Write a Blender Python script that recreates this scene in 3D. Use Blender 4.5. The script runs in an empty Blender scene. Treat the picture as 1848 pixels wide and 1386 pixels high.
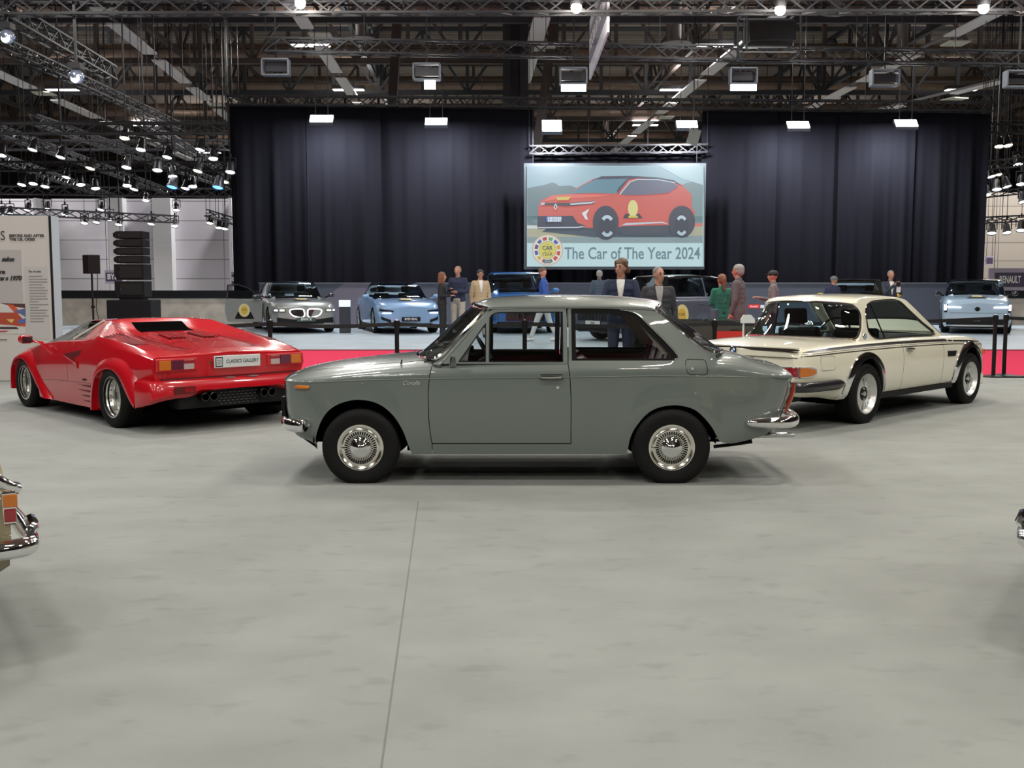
import bpy, bmesh, math, random
from mathutils import Vector, Matrix, geometry as geo
PI = math.pi
random.seed(7)
SC = bpy.context.scene
COL = SC.collection
# ---------------------------------------------------------------- camera
FPX, CH, TH = 1950.0, 1.484, math.radians(5.42)
cam = bpy.data.objects.new('camera', bpy.data.cameras.new('camera'))
COL.objects.link(cam)
cam.data.sensor_width = 36.0
cam.data.lens = 36.0 * FPX / 1848
cam.data.clip_end = 400
cam.location = (0, 0, CH)
cam.rotation_euler = (PI / 2 - TH, 0, 0)
SC.camera = cam
SC.view_settings.view_transform = 'Standard'
SC.view_settings.look = 'None'
SC.view_settings.gamma = 1
SC.view_settings.use_curve_mapping = False
SC.view_settings.exposure = 0.0
# ---------------------------------------------------------------- world: dim grey ambient fill added to the hall
W = bpy.data.worlds.new('hall_world'); SC.world = W; W.use_nodes = True
W.node_tree.nodes['Background'].inputs[0].default_value = (0.62, 0.66, 0.72, 1)
W.node_tree.nodes['Background'].inputs[1].default_value = 0.10
# hall floodlights: x, y, z, watts, colour, size x, size y  (each sits in a fixture built further down)
WARM, COOL, NEUT = (1.0, 0.93, 0.80), (0.86, 0.93, 1.0), (1.0, 0.98, 0.94)
HALL_LIGHTS = []
for yy, w in ((-9, 600), (-3.5, 850), (2.5, 780), (8.5, 900), (14.5, 1000), (20.5, 1150)):
    for xx in (-10.5, -3.6, 3.6, 10.5):
        HALL_LIGHTS.append((xx, yy, 9.0, w * .27, NEUT if (xx < 0) else WARM if abs(xx) < 4 else NEUT, 1.5, 0.45))

for yy, w in ((28, 480), (44, 900), (54, 900), (66, 900), (80, 900)):  # far rows added to brighten the back walls and roof
    for xx in ((-16, -5.5, 5.5, 16) if yy < 40 else (-22, -8, 8, 22)):
        HALL_LIGHTS.append((xx, yy, 9.6 if yy < 40 else 10.8, w * (.5 if yy < 40 else (1.5 if yy < 45 else .78)), NEUT, 1.5, 0.45))

# ---------------------------------------------------------------- small tools
def ray(px, py):
    c, s = math.cos(TH), math.sin(TH)
    u = (693 - py) / FPX
    return Vector(((px - 924) / FPX, c + s * u, -s + c * u))
def on_y(px, py, y):
    r = ray(px, py); return Vector((0, 0, CH)) + r * (y / r.y)
def on_z(px, py, z=0.0):
    r = ray(px, py); return Vector((0, 0, CH)) + r * ((z - CH) / r.z)

MATS = {}
def mat(name, col, rough=0.5, metal=0.0, coat=0.0, emit=None, estr=0.0, spec=None, noise=None, bump=None, trans=0.0, flake=None, sheen=0.0):
    if name in MATS: return MATS[name]
    m = bpy.data.materials.new(name); m.use_nodes = True
    nt = m.node_tree; b = nt.nodes['Principled BSDF']
    b.inputs['Base Color'].default_value = (*col, 1)
    b.inputs['Roughness'].default_value = rough
    b.inputs['Metallic'].default_value = metal
    b.inputs['Coat Weight'].default_value = coat
    b.inputs['Coat Roughness'].default_value = 0.03
    if sheen: b.inputs['Sheen Weight'].default_value = sheen
    if spec is not None: b.inputs['Specular IOR Level'].default_value = spec
    if trans: b.inputs['Transmission Weight'].default_value = trans
    if emit:
        b.inputs['Emission Color'].default_value = (*emit, 1); b.inputs['Emission Strength'].default_value = estr
    if noise or bump:
        tc = nt.nodes.new('ShaderNodeTexCoord')
    if noise:   # (scale, amount, detail)
        n = nt.nodes.new('ShaderNodeTexNoise'); n.inputs['Scale'].default_value = noise[0]; n.inputs['Detail'].default_value = noise[2] if len(noise) > 2 else 4
        nt.links.new(tc.outputs['Object'], n.inputs['Vector'])
        r = nt.nodes.new('ShaderNodeMapRange'); r.inputs[3].default_value = 1 - noise[1]; r.inputs[4].default_value = 1 + noise[1]
        r.inputs[1].default_value = 0.3; r.inputs[2].default_value = 0.7
        nt.links.new(n.outputs['Fac'], r.inputs[0])
        mx = nt.nodes.new('ShaderNodeVectorMath'); mx.operation = 'SCALE'; mx.inputs[0].default_value = col
        nt.links.new(r.outputs[0], mx.inputs['Scale']); nt.links.new(mx.outputs[0], b.inputs['Base Color'])
    if bump:    # (scale, strength, distance)
        n2 = nt.nodes.new('ShaderNodeTexNoise'); n2.inputs['Scale'].default_value = bump[0]; n2.inputs['Detail'].default_value = 3
        nt.links.new(tc.outputs['Object'], n2.inputs['Vector'])
        bp = nt.nodes.new('ShaderNodeBump'); bp.inputs['Strength'].default_value = bump[1]; bp.inputs['Distance'].default_value = bump[2]
        nt.links.new(n2.outputs['Fac'], bp.inputs['Height']); nt.links.new(bp.outputs[0], b.inputs['Normal'])
    MATS[name] = m; return m

def glass(name, tint=(0.75, 0.8, 0.8), refl=0.9):
    if name in MATS: return MATS[name]
    m = bpy.data.materials.new(name); m.use_nodes = True; nt = m.node_tree
    for n in list(nt.nodes): nt.nodes.remove(n)
    o = nt.nodes.new('ShaderNodeOutputMaterial'); mx = nt.nodes.new('ShaderNodeMixShader')
    t = nt.nodes.new('ShaderNodeBsdfTransparent'); t.inputs[0].default_value = (*tint, 1)
    g = nt.nodes.new('ShaderNodeBsdfGlossy'); g.inputs['Roughness'].default_value = 0.02; g.inputs[0].default_value = (refl, refl, refl, 1)
    f = nt.nodes.new('ShaderNodeFresnel'); f.inputs[0].default_value = 1.5
    nt.links.new(f.outputs[0], mx.inputs[0]); nt.links.new(t.outputs[0], mx.inputs[1]); nt.links.new(g.outputs[0], mx.inputs[2]); nt.links.new(mx.outputs[0], o.inputs[0])
    MATS[name] = m; return m

def shade(me, ang=35):
    me.shade_smooth()
    try: me.set_sharp_from_angle(angle=math.radians(ang))
    except Exception: pass

def tag(o, label=None, cat=None, group=None, kind=None):
    if label: o['label'] = label
    if cat: o['category'] = cat
    if group: o['group'] = group
    if kind: o['kind'] = kind
    return o

def empty(name, loc=(0, 0, 0), rz=0.0, label=None, cat=None, group=None):
    o = bpy.data.objects.new(name, None); COL.objects.link(o)
    o.location = loc; o.rotation_euler = (0, 0, rz); o.empty_display_size = 0.2
    return tag(o, label, cat, group)

def copy_tree(o, parent=None):
    c = o.copy(); COL.objects.link(c); c.parent = parent
    if parent is not None: c.matrix_parent_inverse = o.matrix_parent_inverse.copy()
    for ch in list(o.children): copy_tree(ch, c)
    return c

class MB:
    """mesh collector"""
    def __init__(s): s.v = []; s.f = []
    def add(s, vs, fs):
        b = len(s.v); s.v += [tuple(p) for p in vs]; s.f += [tuple(i + b for i in f) for f in fs]; return s
    def box(s, c, d, rz=0.0, M=None):
        vs = [Vector((c[0], c[1], c[2])) + (Matrix.Rotation(rz, 3, 'Z') @ Vector((x * d[0] / 2, y * d[1] / 2, z * d[2] / 2))) for x in (-1, 1) for y in (-1, 1) for z in (-1, 1)]
        if M: vs = [M @ v for v in vs]
        return s.add(vs, [(0, 1, 3, 2), (4, 6, 7, 5), (0, 4, 5, 1), (2, 3, 7, 6), (0, 2, 6, 4), (1, 5, 7, 3)])
    def bar(s, a, b, w, h=None, roll=0):
        a, b = Vector(a), Vector(b); h = h or w; d = (b - a).normalized()
        u = d.cross(Vector((0, 0, 1)));
        if u.length < 1e-4: u = Vector((1, 0, 0))
        u.normalize(); v = d.cross(u)
        vs = [p + u * (x * w / 2) + v * (y * h / 2) for p in (a, b) for x, y in ((-1, -1), (1, -1), (1, 1), (-1, 1))]
        return s.add(vs, [(0, 1, 2, 3), (7, 6, 5, 4), (0, 4, 5, 1), (1, 5, 6, 2), (2, 6, 7, 3), (3, 7, 4, 0)])
    def tube(s, pts, r, n=8, closed=False, cap=True, flat=1.0):
        pts = [Vector(p) for p in pts]; N = len(pts); rr = r if isinstance(r, (list, tuple)) else [r] * N
        vs = []; prev = None
        for i, p in enumerate(pts):
            if closed: d = pts[(i + 1) % N] - pts[i - 1]
            else: d = pts[min(i + 1, N - 1)] - pts[max(i - 1, 0)]
            if d.length < 1e-9: d = Vector((0, 0, 1))
            d.normalize()
            if prev is None:
                u = d.cross(Vector((0, 0, 1)))
                if u.length < 1e-3: u = d.cross(Vector((0, 1, 0)))
            else: u = prev - d * prev.dot(d)
            u.normalize(); prev = u; w = d.cross(u)
            for k in range(n):
                a = 2 * PI * k / n
                vs.append(p + (u * math.cos(a) + w * math.sin(a) * flat) * rr[i])
        fs = []
        for i in range(N if closed else N - 1):
            for k in range(n):
                a, b = i * n + k, i * n + (k + 1) % n; c, d2 = ((i + 1) % N) * n + (k + 1) % n, ((i + 1) % N) * n + k
                fs.append((a, b, c, d2))
        if cap and not closed: fs += [tuple(range(n))[::-1], tuple((N - 1) * n + k for k in range(n))]
        return s.add(vs, fs)
    def lathe(s, prof, n=32, M=None, closed=False):
        """prof: (r, h) spun about local Y axis; M places it"""
        vs = []; P = len(prof)
        for k in range(n):
            a = 2 * PI * k / n
            for r, h in prof: vs.append(Vector((r * math.cos(a), h, r * math.sin(a))))
        if M: vs = [M @ v for v in vs]
        fs = []
        for k in range(n):
            k2 = (k + 1) % n
            for j in range(P if closed else P - 1):
                j2 = (j + 1) % P; fs.append((k * P + j, k * P + j2, k2 * P + j2, k2 * P + j))
        return s.add(vs, fs)
    def cyl(s, a, b, r, n=12): return s.tube([a, b], r, n)
    def ball(s, c, r, n=12, m=8):
        r = r if isinstance(r, (list, tuple)) else (r, r, r); vs = []
        for i in range(m + 1):
            t = PI * i / m
            for k in range(n):
                a = 2 * PI * k / n; vs.append((c[0] + r[0] * math.sin(t) * math.cos(a), c[1] + r[1] * math.sin(t) * math.sin(a), c[2] + r[2] * math.cos(t)))
        fs = [(i * n + k, (i + 1) * n + k, (i + 1) * n + (k + 1) % n, i * n + (k + 1) % n) for i in range(m) for k in range(n)]
        return s.add(vs, fs)
    def grid(s, rows, flip=False):
        n = len(rows[0]); vs = [p for r in rows for p in r]; fs = []
        for i in range(len(rows) - 1):
            for j in range(n - 1):
                f = (i * n + j, i * n + j + 1, (i + 1) * n + j + 1, (i + 1) * n + j); fs.append(f[::-1] if flip else f)
        return s.add(vs, fs)
    def prism(s, poly, y0, y1):
        """polygon in (x,z) extruded along y"""
        n = len(poly); vs = [(x, y0, z) for x, z in poly] + [(x, y1, z) for x, z in poly]
        fs = [tuple(range(n)), tuple(range(2 * n - 1, n - 1, -1))] + [(i, i + n, (i + 1) % n + n, (i + 1) % n) for i in range(n)]
        return s.add(vs, fs)
    def mirror(s, axis=1):
        vs = [tuple(-c if i == axis else c for i, c in enumerate(p)) for p in s.v]
        b = len(s.v); fs = [tuple(i + b for i in f[::-1]) for f in s.f]; s.v += vs; s.f += fs; return s
    def build(s, name, m, parent=None, smooth=35, merge=True, recalc=True, bevel=0, thick=0, M=None, seg=2, subs=0):
        me = bpy.data.meshes.new(name); bm = bmesh.new()
        vs = [bm.verts.new(M @ Vector(p) if M else p) for p in s.v]
        for f in s.f:
            try: bm.faces.new([vs[i] for i in f])
            except ValueError: pass
        if merge: bmesh.ops.remove_doubles(bm, verts=bm.verts, dist=0.0004)
        if recalc: bmesh.ops.recalc_face_normals(bm, faces=bm.faces)
        bm.to_mesh(me); bm.free()
        if smooth: shade(me, smooth)
        if m: me.materials.append(m)
        o = bpy.data.objects.new(name, me); COL.objects.link(o)
        if parent is not None: o.parent = parent
        if bevel:
            b = o.modifiers.new('b', 'BEVEL'); b.width = bevel; b.segments = seg; b.limit_method = 'ANGLE'; b.angle_limit = math.radians(30); b.harden_normals = False
        if thick:
            t = o.modifiers.new('t', 'SOLIDIFY'); t.thickness = thick; t.offset = -1
        return o

# ---- 2D polygon helpers
def resample(poly, h):
    out = []
    n = len(poly)
    for i in range(n):
        a, b = poly[i], poly[(i + 1) % n]; d = math.hypot(b[0] - a[0], b[1] - a[1]); k = max(1, int(math.ceil(d / h)))
        for j in range(k): out.append((a[0] + (b[0] - a[0]) * j / k, a[1] + (b[1] - a[1]) * j / k))
    return out
def inside(p, poly):
    x, y = p; c = False; n = len(poly); j = n - 1
    for i in range(n):
        xi, yi = poly[i]; xj, yj = poly[j]
        if (yi > y) != (yj > y) and x < (xj - xi) * (y - yi) / (yj - yi) + xi: c = not c
        j = i
    return c
def segdist(p, poly):
    best = 1e9; n = len(poly)
    for i in range(n):
        ax, ay = poly[i]; bx, by = poly[(i + 1) % n]; dx, dy = bx - ax, by - ay; L = dx * dx + dy * dy
        t = 0 if L < 1e-12 else max(0, min(1, ((p[0] - ax) * dx + (p[1] - ay) * dy) / L))
        best = min(best, math.hypot(p[0] - ax - t * dx, p[1] - ay - t * dy))
    return best
def smooth_poly(pts, it=1, closed=True):
    for _ in range(it):
        out = []; n = len(pts)
        for i in range(n if closed else n - 1):
            a, b = pts[i], pts[(i + 1) % n]
            out += [(a[0] * .75 + b[0] * .25, a[1] * .75 + b[1] * .25), (a[0] * .25 + b[0] * .75, a[1] * .25 + b[1] * .75)]
        if not closed: out = [pts[0]] + out + [pts[-1]]
        pts = out
    return pts
def spline(pts, n=8, closed=False):
    """Catmull-Rom through pts (any dimension)"""
    out = []; N = len(pts)
    for i in range(N if closed else N - 1):
        p0 = pts[(i - 1) % N] if closed or i > 0 else pts[i]; p1 = pts[i]; p2 = pts[(i + 1) % N]; p3 = pts[(i + 2) % N] if closed or i + 2 < N else pts[i + 1]
        for j in range(n):
            t = j / n; out.append(tuple(0.5 * (2 * b + (c - a) * t + (2 * a - 5 * b + 4 * c - d) * t * t + (3 * b - a - 3 * c + d) * t ** 3) for a, b, c, d in zip(p0, p1, p2, p3)))
    if not closed: out.append(tuple(pts[-1]))
    return out
def pchip(xs, ys):
    n = len(xs); h = [xs[i + 1] - xs[i] for i in range(n - 1)]; dl = [(ys[i + 1] - ys[i]) / h[i] for i in range(n - 1)]
    m = [0.0] * n
    for i in range(1, n - 1):
        if dl[i - 1] * dl[i] > 0:
            w1, w2 = 2 * h[i] + h[i - 1], h[i] + 2 * h[i - 1]; m[i] = (w1 + w2) / (w1 / dl[i - 1] + w2 / dl[i])
    m[0], m[-1] = dl[0], dl[-1]
    def f(x):
        if x <= xs[0]: return ys[0]
        if x >= xs[-1]: return ys[-1]
        lo, hi = 0, n - 1
        while hi - lo > 1:
            k = (lo + hi) // 2
            if xs[k] <= x: lo = k
            else: hi = k
        t = (x - xs[lo]) / h[lo]; t2, t3 = t * t, t ** 3
        return (2 * t3 - 3 * t2 + 1) * ys[lo] + (t3 - 2 * t2 + t) * h[lo] * m[lo] + (-2 * t3 + 3 * t2) * ys[hi] + (t3 - t2) * h[lo] * m[hi]
    return f
def lerpf(pts):
    def f(x):
        if x <= pts[0][0]: return pts[0][1]
        for (a, b), (c, d) in zip(pts, pts[1:]):
            if x <= c: return b + (d - b) * (x - a) / (c - a)
        return pts[-1][1]
    return f

def cdt(outer, holes=(), h=0.05, grid=True):
    """constrained Delaunay fill of a 2D polygon with holes -> verts2d, tris"""
    loops = [resample(outer, h)] + [resample(q, h) for q in holes]
    V = []; E_ = []
    for L in loops:
        b = len(V); V += [Vector(p) for p in L]; n = len(L); E_ += [(b + i, b + (i + 1) % n) for i in range(n)]
    if grid:
        xs = [p[0] for p in loops[0]]; ys = [p[1] for p in loops[0]]
        y = min(ys) + h * .5; row = 0
        while y < max(ys):
            x = min(xs) + h * (0.5 if row % 2 else 1.0)
            while x < max(xs):
                if inside((x, y), loops[0]) and not any(inside((x, y), q) for q in loops[1:]) and all(segdist((x, y), q) > h * .45 for q in loops): V.append(Vector((x, y)))
                x += h
            y += h * .87; row += 1
    r = geo.delaunay_2d_cdt(V, E_, [], 0, 1e-6)
    vo, fo = r[0], r[2]; tris = []
    for f in fo:
        cx = sum(vo[i].x for i in f) / len(f); cy = sum(vo[i].y for i in f) / len(f)
        if inside((cx, cy), loops[0]) and not any(inside((cx, cy), q) for q in loops[1:]): tris.append(tuple(f))
    return [(v.x, v.y) for v in vo], tris

def panel(mb, outer, holes, fn, h=0.05, thick=0.0, inward=None):
    """map a 2D region through fn(u,v)->(x,y,z); thick gives it a folded-in edge"""
    v2, tr = cdt(outer, holes, h); vs = [Vector(fn(u, v)) for u, v in v2]
    if not thick: return mb.add(vs, tr)
    inn = inward or (lambda p: Vector((0, -math.copysign(1, p.y), 0)))
    n = len(vs); vb = [p + inn(p) * thick for p in vs]
    cnt = {}
    for t in tr:
        for i in range(3):
            e = (t[i], t[(i + 1) % 3]); cnt[e] = 1
    fs = list(tr) + [tuple(i + n for i in t[::-1]) for t in tr]
    for (a, b) in cnt:
        if (b, a) not in cnt: fs.append((b, a, a + n, b + n))
    return mb.add(vs + vb, fs)

def text_mb(s, size, depth=0.002, sx=1.0, align='CENTER', shear=0.0, bold=0.0, space=1.0):
    cu = bpy.data.curves.new('t', 'FONT'); cu.body = s; cu.size = size; cu.extrude = depth / 2; cu.align_x = align; cu.align_y = 'CENTER'
    cu.shear = shear; cu.offset = bold; cu.resolution_u = 3; cu.space_character = space
    o = bpy.data.objects.new('t', cu); COL.objects.link(o)
    me = o.to_mesh(); mb = MB(); mb.add([(v.co.x * sx, v.co.y, v.co.z) for v in me.vertices], [tuple(p.vertices) for p in me.polygons])
    o.to_mesh_clear(); bpy.data.objects.remove(o); bpy.data.curves.remove(cu); return mb
def place(origin, xdir, updir):
    """matrix: local x -> xdir, local y -> updir, local z -> normal"""
    x = Vector(xdir).normalized(); y = Vector(updir).normalized(); z = x.cross(y)
    M = Matrix((x, y, z)).transposed().to_4x4(); M.translation = Vector(origin); return M

# ---------------------------------------------------------------- shared materials
CHROME = mat('chrome', (0.86, 0.86, 0.87), 0.06, 1.0)
SATIN = mat('satin_aluminium', (0.62, 0.62, 0.62), 0.28, 1.0)
RUBBER = mat('tyre_rubber', (0.0065, 0.0065, 0.0065), 0.6, spec=.22, bump=(90, 0.15, 0.002))
BLACK = mat('black_plastic', (0.008, 0.008, 0.009), 0.5, spec=.22)
DARK = mat('dark_underbody', (0.003, 0.003, 0.003), 0.95, spec=.0)
GLOSSBLACK = mat('gloss_black', (0.008, 0.008, 0.010), 0.12, coat=1)
CLEAR = glass('clear_car_glass', (0.80, 0.83, 0.83))
TINT = glass('tinted_car_glass', (0.66, 0.78, 0.80))
DTINT = glass('dark_car_glass', (0.36, 0.42, 0.44))
AMBER = mat('amber_lens', (0.55, 0.15, 0.005), 0.15, coat=1)
REDLENS = mat('red_lens', (0.28, 0.008, 0.015), 0.12, coat=1)
SILVERLENS = mat('clear_lens', (0.45, 0.38, 0.38), 0.15, coat=1)
STEEL = mat('rig_steel', (0.017, 0.017, 0.020), 0.5, 0.3)
# ================================================================ HALL STRUCTURE
YAW = math.radians(2.2)
def hall_floor_mat():
    m = mat('carpet_grey', (0.40, 0.40, 0.38), 0.95, sheen=0.0)
    nt = m.node_tree; b = nt.nodes['Principled BSDF']; tc = nt.nodes.new('ShaderNodeTexCoord')
    def noise(sc, det, vec=None, st=None):
        n = nt.nodes.new('ShaderNodeTexNoise'); n.inputs['Scale'].default_value = sc; n.inputs['Detail'].default_value = det
        if st:
            mp = nt.nodes.new('ShaderNodeMapping'); mp.inputs['Scale'].default_value = st; nt.links.new(tc.outputs['Object'], mp.inputs[0]); nt.links.new(mp.outputs[0], n.inputs['Vector'])
        else: nt.links.new(tc.outputs['Object'], n.inputs['Vector'])
        return n
    a = noise(0.35, 2); c = noise(2.2, 6, st=(0.75, 1.0, 1)); d = noise(260, 2)
    def rng(n, lo, hi, f0=0.3, f1=0.7):
        r = nt.nodes.new('ShaderNodeMapRange'); r.inputs[1].default_value = f0; r.inputs[2].default_value = f1; r.inputs[3].default_value = lo; r.inputs[4].default_value = hi
        nt.links.new(n.outputs['Fac'], r.inputs[0]); return r
    def mul(x, y):
        k = nt.nodes.new('ShaderNodeMath'); k.operation = 'MULTIPLY'; nt.links.new(x.outputs[0], k.inputs[0]); nt.links.new(y.outputs[0], k.inputs[1]); return k
    f = mul(mul(rng(a, 0.93, 1.07), rng(c, 0.90, 1.07)), rng(d, 0.94, 1.06))
    # traffic marks: sparse darker smears
    e = noise(6.5, 4, st=(0.7, 1.2, 1)); f = mul(f, rng(e, 1.0, 0.86, 0.58, 0.72))
    v = nt.nodes.new('ShaderNodeVectorMath'); v.operation = 'SCALE'; v.inputs[0].default_value = (0.236, 0.245, 0.231)
    nt.links.new(f.outputs[0], v.inputs['Scale']); nt.links.new(v.outputs[0], b.inputs['Base Color'])
    bp = nt.nodes.new('ShaderNodeBump'); bp.inputs['Strength'].default_value = 0.25; bp.inputs['Distance'].default_value = 0.003
    nt.links.new(d.outputs['Fac'], bp.inputs['Height']); nt.links.new(bp.outputs[0], b.inputs['Normal'])
    return m
# floor carpet
o = MB().grid([[(x, y, 0) for x in (-60, 60)] for y in (-25, 120)]).build('floor', hall_floor_mat(), smooth=0, merge=False); tag(o, kind='structure')
# a carpet seam running from under the grey car towards the camera
seam = MB(); a, b_ = on_z(755, 905), on_z(688, 1386); b2 = a + (b_ - a) * 1.6
seam.bar((a.x, a.y, 0.0008), (b2.x, b2.y, 0.0008), 0.006, 0.001)
tag(seam.build('trim_1', mat('seam_grey', (0.15, 0.15, 0.145), 0.9), smooth=0), kind='structure')
# red carpet lane and pale stage floor
RED = mat('red_carpet', (0.50, 0.030, 0.075), 1.0, noise=(60, 0.10), spec=.1)
y1, y2 = 17.0, 23.25
o = MB().box((0, (y1 + y2) / 2, 0.004), (50, y2 - y1, 0.008)).build('floor_lane', RED, smooth=0); tag(o, kind='structure')
stage = mat('stage_carpet_pale', (0.30, 0.36, 0.40), 0.5, noise=(1.5, 0.10, 5))
o = MB().box((0, (y2 + 38.5) / 2, 0.010), (60, 38.5 - y2, 0.02)).build('floor_stage', stage, smooth=0); tag(o, kind='structure')
o = MB().box((0, y2 - 0.02, 0.012), (50, 0.06, 0.026)).build('trim_2', mat('dark_red_edge', (0.12, 0.01, 0.02), 0.6), smooth=0); tag(o, kind='structure')
# black cable cover at the red lane's near edge, right
o = MB().box((12.3, 16.75, 0.012), (9.4, 0.22, 0.024)).build('trim_3', BLACK, smooth=0); tag(o, kind='structure')
# stage backdrop wall, grey with broad diagonal stripes
def stripes_mat():
    m = mat('backdrop_grey', (0.06, 0.068, 0.09), 0.7); nt = m.node_tree; b = nt.nodes['Principled BSDF']
    tc = nt.nodes.new('ShaderNodeTexCoord'); sp = nt.nodes.new('ShaderNodeSeparateXYZ'); nt.links.new(tc.outputs['Object'], sp.inputs[0])
    def M(op, a, bb, c=None):
        k = nt.nodes.new('ShaderNodeMath'); k.operation = op
        for i, q in enumerate((a, bb)):
            if isinstance(q, (int, float)): k.inputs[i].default_value = q
            elif q is not None: nt.links.new(q, k.inputs[i])
        return k.outputs[0]
    z = sp.outputs[2]; x = sp.outputs[0]
    zz = M('SUBTRACT', 1.45, M('ABSOLUTE', M('SUBTRACT', z, 0.75), None))       # chevron pointing left at mid height
    u = M('SUBTRACT', x, M('MULTIPLY', M('ABSOLUTE', M('SUBTRACT', z, 0.55), None), 1.25))
    fr = M('FRACT', M('MULTIPLY', M('ADD', u, 20.35), 1 / 5.2), None)
    g = M('GREATER_THAN', fr, 0.62); rgt = M('LESS_THAN', x, -0.5); g = M('MULTIPLY', g, rgt)
    mx = nt.nodes.new('ShaderNodeMix'); mx.data_type = 'RGBA'; nt.links.new(g, mx.inputs[0])
    mx.inputs[6].default_value = (0.052, 0.057, 0.076, 1); mx.inputs[7].default_value = (0.115, 0.100, 0.125, 1)
    nt.links.new(mx.outputs[2], b.inputs['Base Color']); return m
WL, WR = on_y(468, 512, 36.4), on_y(1790, 512, 36.4)
o = MB().box(((WL.x + WR.x) / 2, 36.5, 0.71), (WR.x - WL.x, 0.2, 1.42)).build('wall_stage_back', stripes_mat(), smooth=0); tag(o, kind='structure')
o = MB().box(((WL.x + WR.x) / 2, 36.5, 1.432), (WR.x - WL.x + .04, 0.24, 0.024)).build('trim_4', mat('wall_cap', (0.16, 0.17, 0.2), 0.5), smooth=0); tag(o, kind='structure')
# concrete barrier left with black band, and right
CONC = mat('raw_concrete', (0.42, 0.37, 0.31), 0.85, noise=(2.5, 0.22, 8), bump=(30, 0.2, 0.01))
def conc(n, xa, xb, y, nb):
    o = MB().box(((xa + xb) / 2, y, 0.46), (xb - xa, 0.3, 0.92)).build(n, CONC, smooth=0); tag(o, kind='structure')
    o = MB().box(((xa + xb) / 2, y - .02, 1.05), (xb - xa, 0.34, 0.26)).build(nb, BLACK, smooth=0); tag(o, kind='structure')
conc('wall_barrier_left', -32, WL.x - .05, 37.0, 'trim_5'); conc('wall_barrier_right', WR.x + .1, 40, 37.0, 'trim_6')
# white clad wall behind (left and right) with panel joints
def clad_mat(n, c):
    m = mat(n, c, 0.75); nt = m.node_tree; b = nt.nodes['Principled BSDF']; tc = nt.nodes.new('ShaderNodeTexCoord')
    mp = nt.nodes.new('ShaderNodeMapping'); mp.inputs['Rotation'].default_value = (PI / 2, 0, 0); nt.links.new(tc.outputs['Object'], mp.inputs[0])
    br = nt.nodes.new('ShaderNodeTexBrick'); br.offset = 0; br.inputs['Scale'].default_value = 1; br.inputs['Mortar Size'].default_value = 0.018; br.inputs['Mortar Smooth'].default_value = 0
    br.inputs['Brick Width'].default_value = 2.4; br.inputs['Row Height'].default_value = 0.8
    br.inputs['Color1'].default_value = (*c, 1); br.inputs['Color2'].default_value = (c[0] * .93, c[1] * .93, c[2] * .95, 1); br.inputs['Mortar'].default_value = (c[0] * .45, c[1] * .45, c[2] * .45, 1)
    nt.links.new(mp.outputs[0], br.inputs['Vector']); nt.links.new(br.outputs['Color'], b.inputs['Base Color']); return m
o = MB().box((-24, 45.5, 2.45), (40, 0.3, 4.9)).build('wall_back_left', clad_mat('clad_white', (0.86, 0.83, 0.90)), smooth=0); tag(o, kind='structure')
o = MB().box((31, 48.5, 2.7), (34, 0.3, 5.4)).build('wall_back_right', clad_mat('clad_beige', (0.50, 0.44, 0.38)), smooth=0); tag(o, kind='structure')
for i, (x, w) in enumerate(((-16.3, .6), (-14.4, .75), (-19.6, .1), (-11.6, .1))):
    o = MB().box((x, 45.1, 2.45), (w, 0.5, 4.9)).build('trim_%d' % (7 + i), mat('pilaster_pale', (0.90, 0.89, 0.93), 0.7), smooth=0); tag(o, kind='structure')
# roof deck and end wall, far hall sides
deck = mat('roof_deck', (0.22, 0.185, 0.155), 0.8)
nt = deck.node_tree; b = nt.nodes['Principled BSDF']; tc = nt.nodes.new('ShaderNodeTexCoord'); wv = nt.nodes.new('ShaderNodeTexWave'); wv.bands_direction = 'Y'; wv.inputs['Scale'].default_value = 0.9; wv.inputs['Distortion'].default_value = 0
nt.links.new(tc.outputs['Object'], wv.inputs['Vector']); rp = nt.nodes.new('ShaderNodeValToRGB'); rp.color_ramp.elements[0].position = .35; rp.color_ramp.elements[1].position = .6
rp.color_ramp.elements[0].color = (0.07, 0.058, 0.052, 1); rp.color_ramp.elements[1].color = (0.40, 0.33, 0.28, 1); nt.links.new(wv.outputs['Fac'], rp.inputs[0]); nt.links.new(rp.outputs[0], b.inputs['Base Color'])
o = MB().box((0, 48, 14.6), (120, 146, 0.2)).build('ceiling', deck, smooth=0); tag(o, kind='structure')
wd = mat('far_wall_dark', (0.10, 0.095, 0.10), 0.9)
o = MB().box((0, 120, 7), (120, 0.4, 15)).build('wall_end', wd, smooth=0); tag(o, kind='structure')
for n, x in (('wall_left', -60), ('wall_right', 60)):
    o = MB().box((x, 48, 7), (0.4, 146, 15)).build(n, mat('side_wall', (0.30, 0.30, 0.31), 0.9), smooth=0); tag(o, kind='structure')
o = MB().box((0, -25, 7), (120, 0.4, 15)).build('wall_front', mat('side_wall', (0.3, 0.3, 0.31), 0.9), smooth=0); tag(o, kind='structure')
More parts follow.
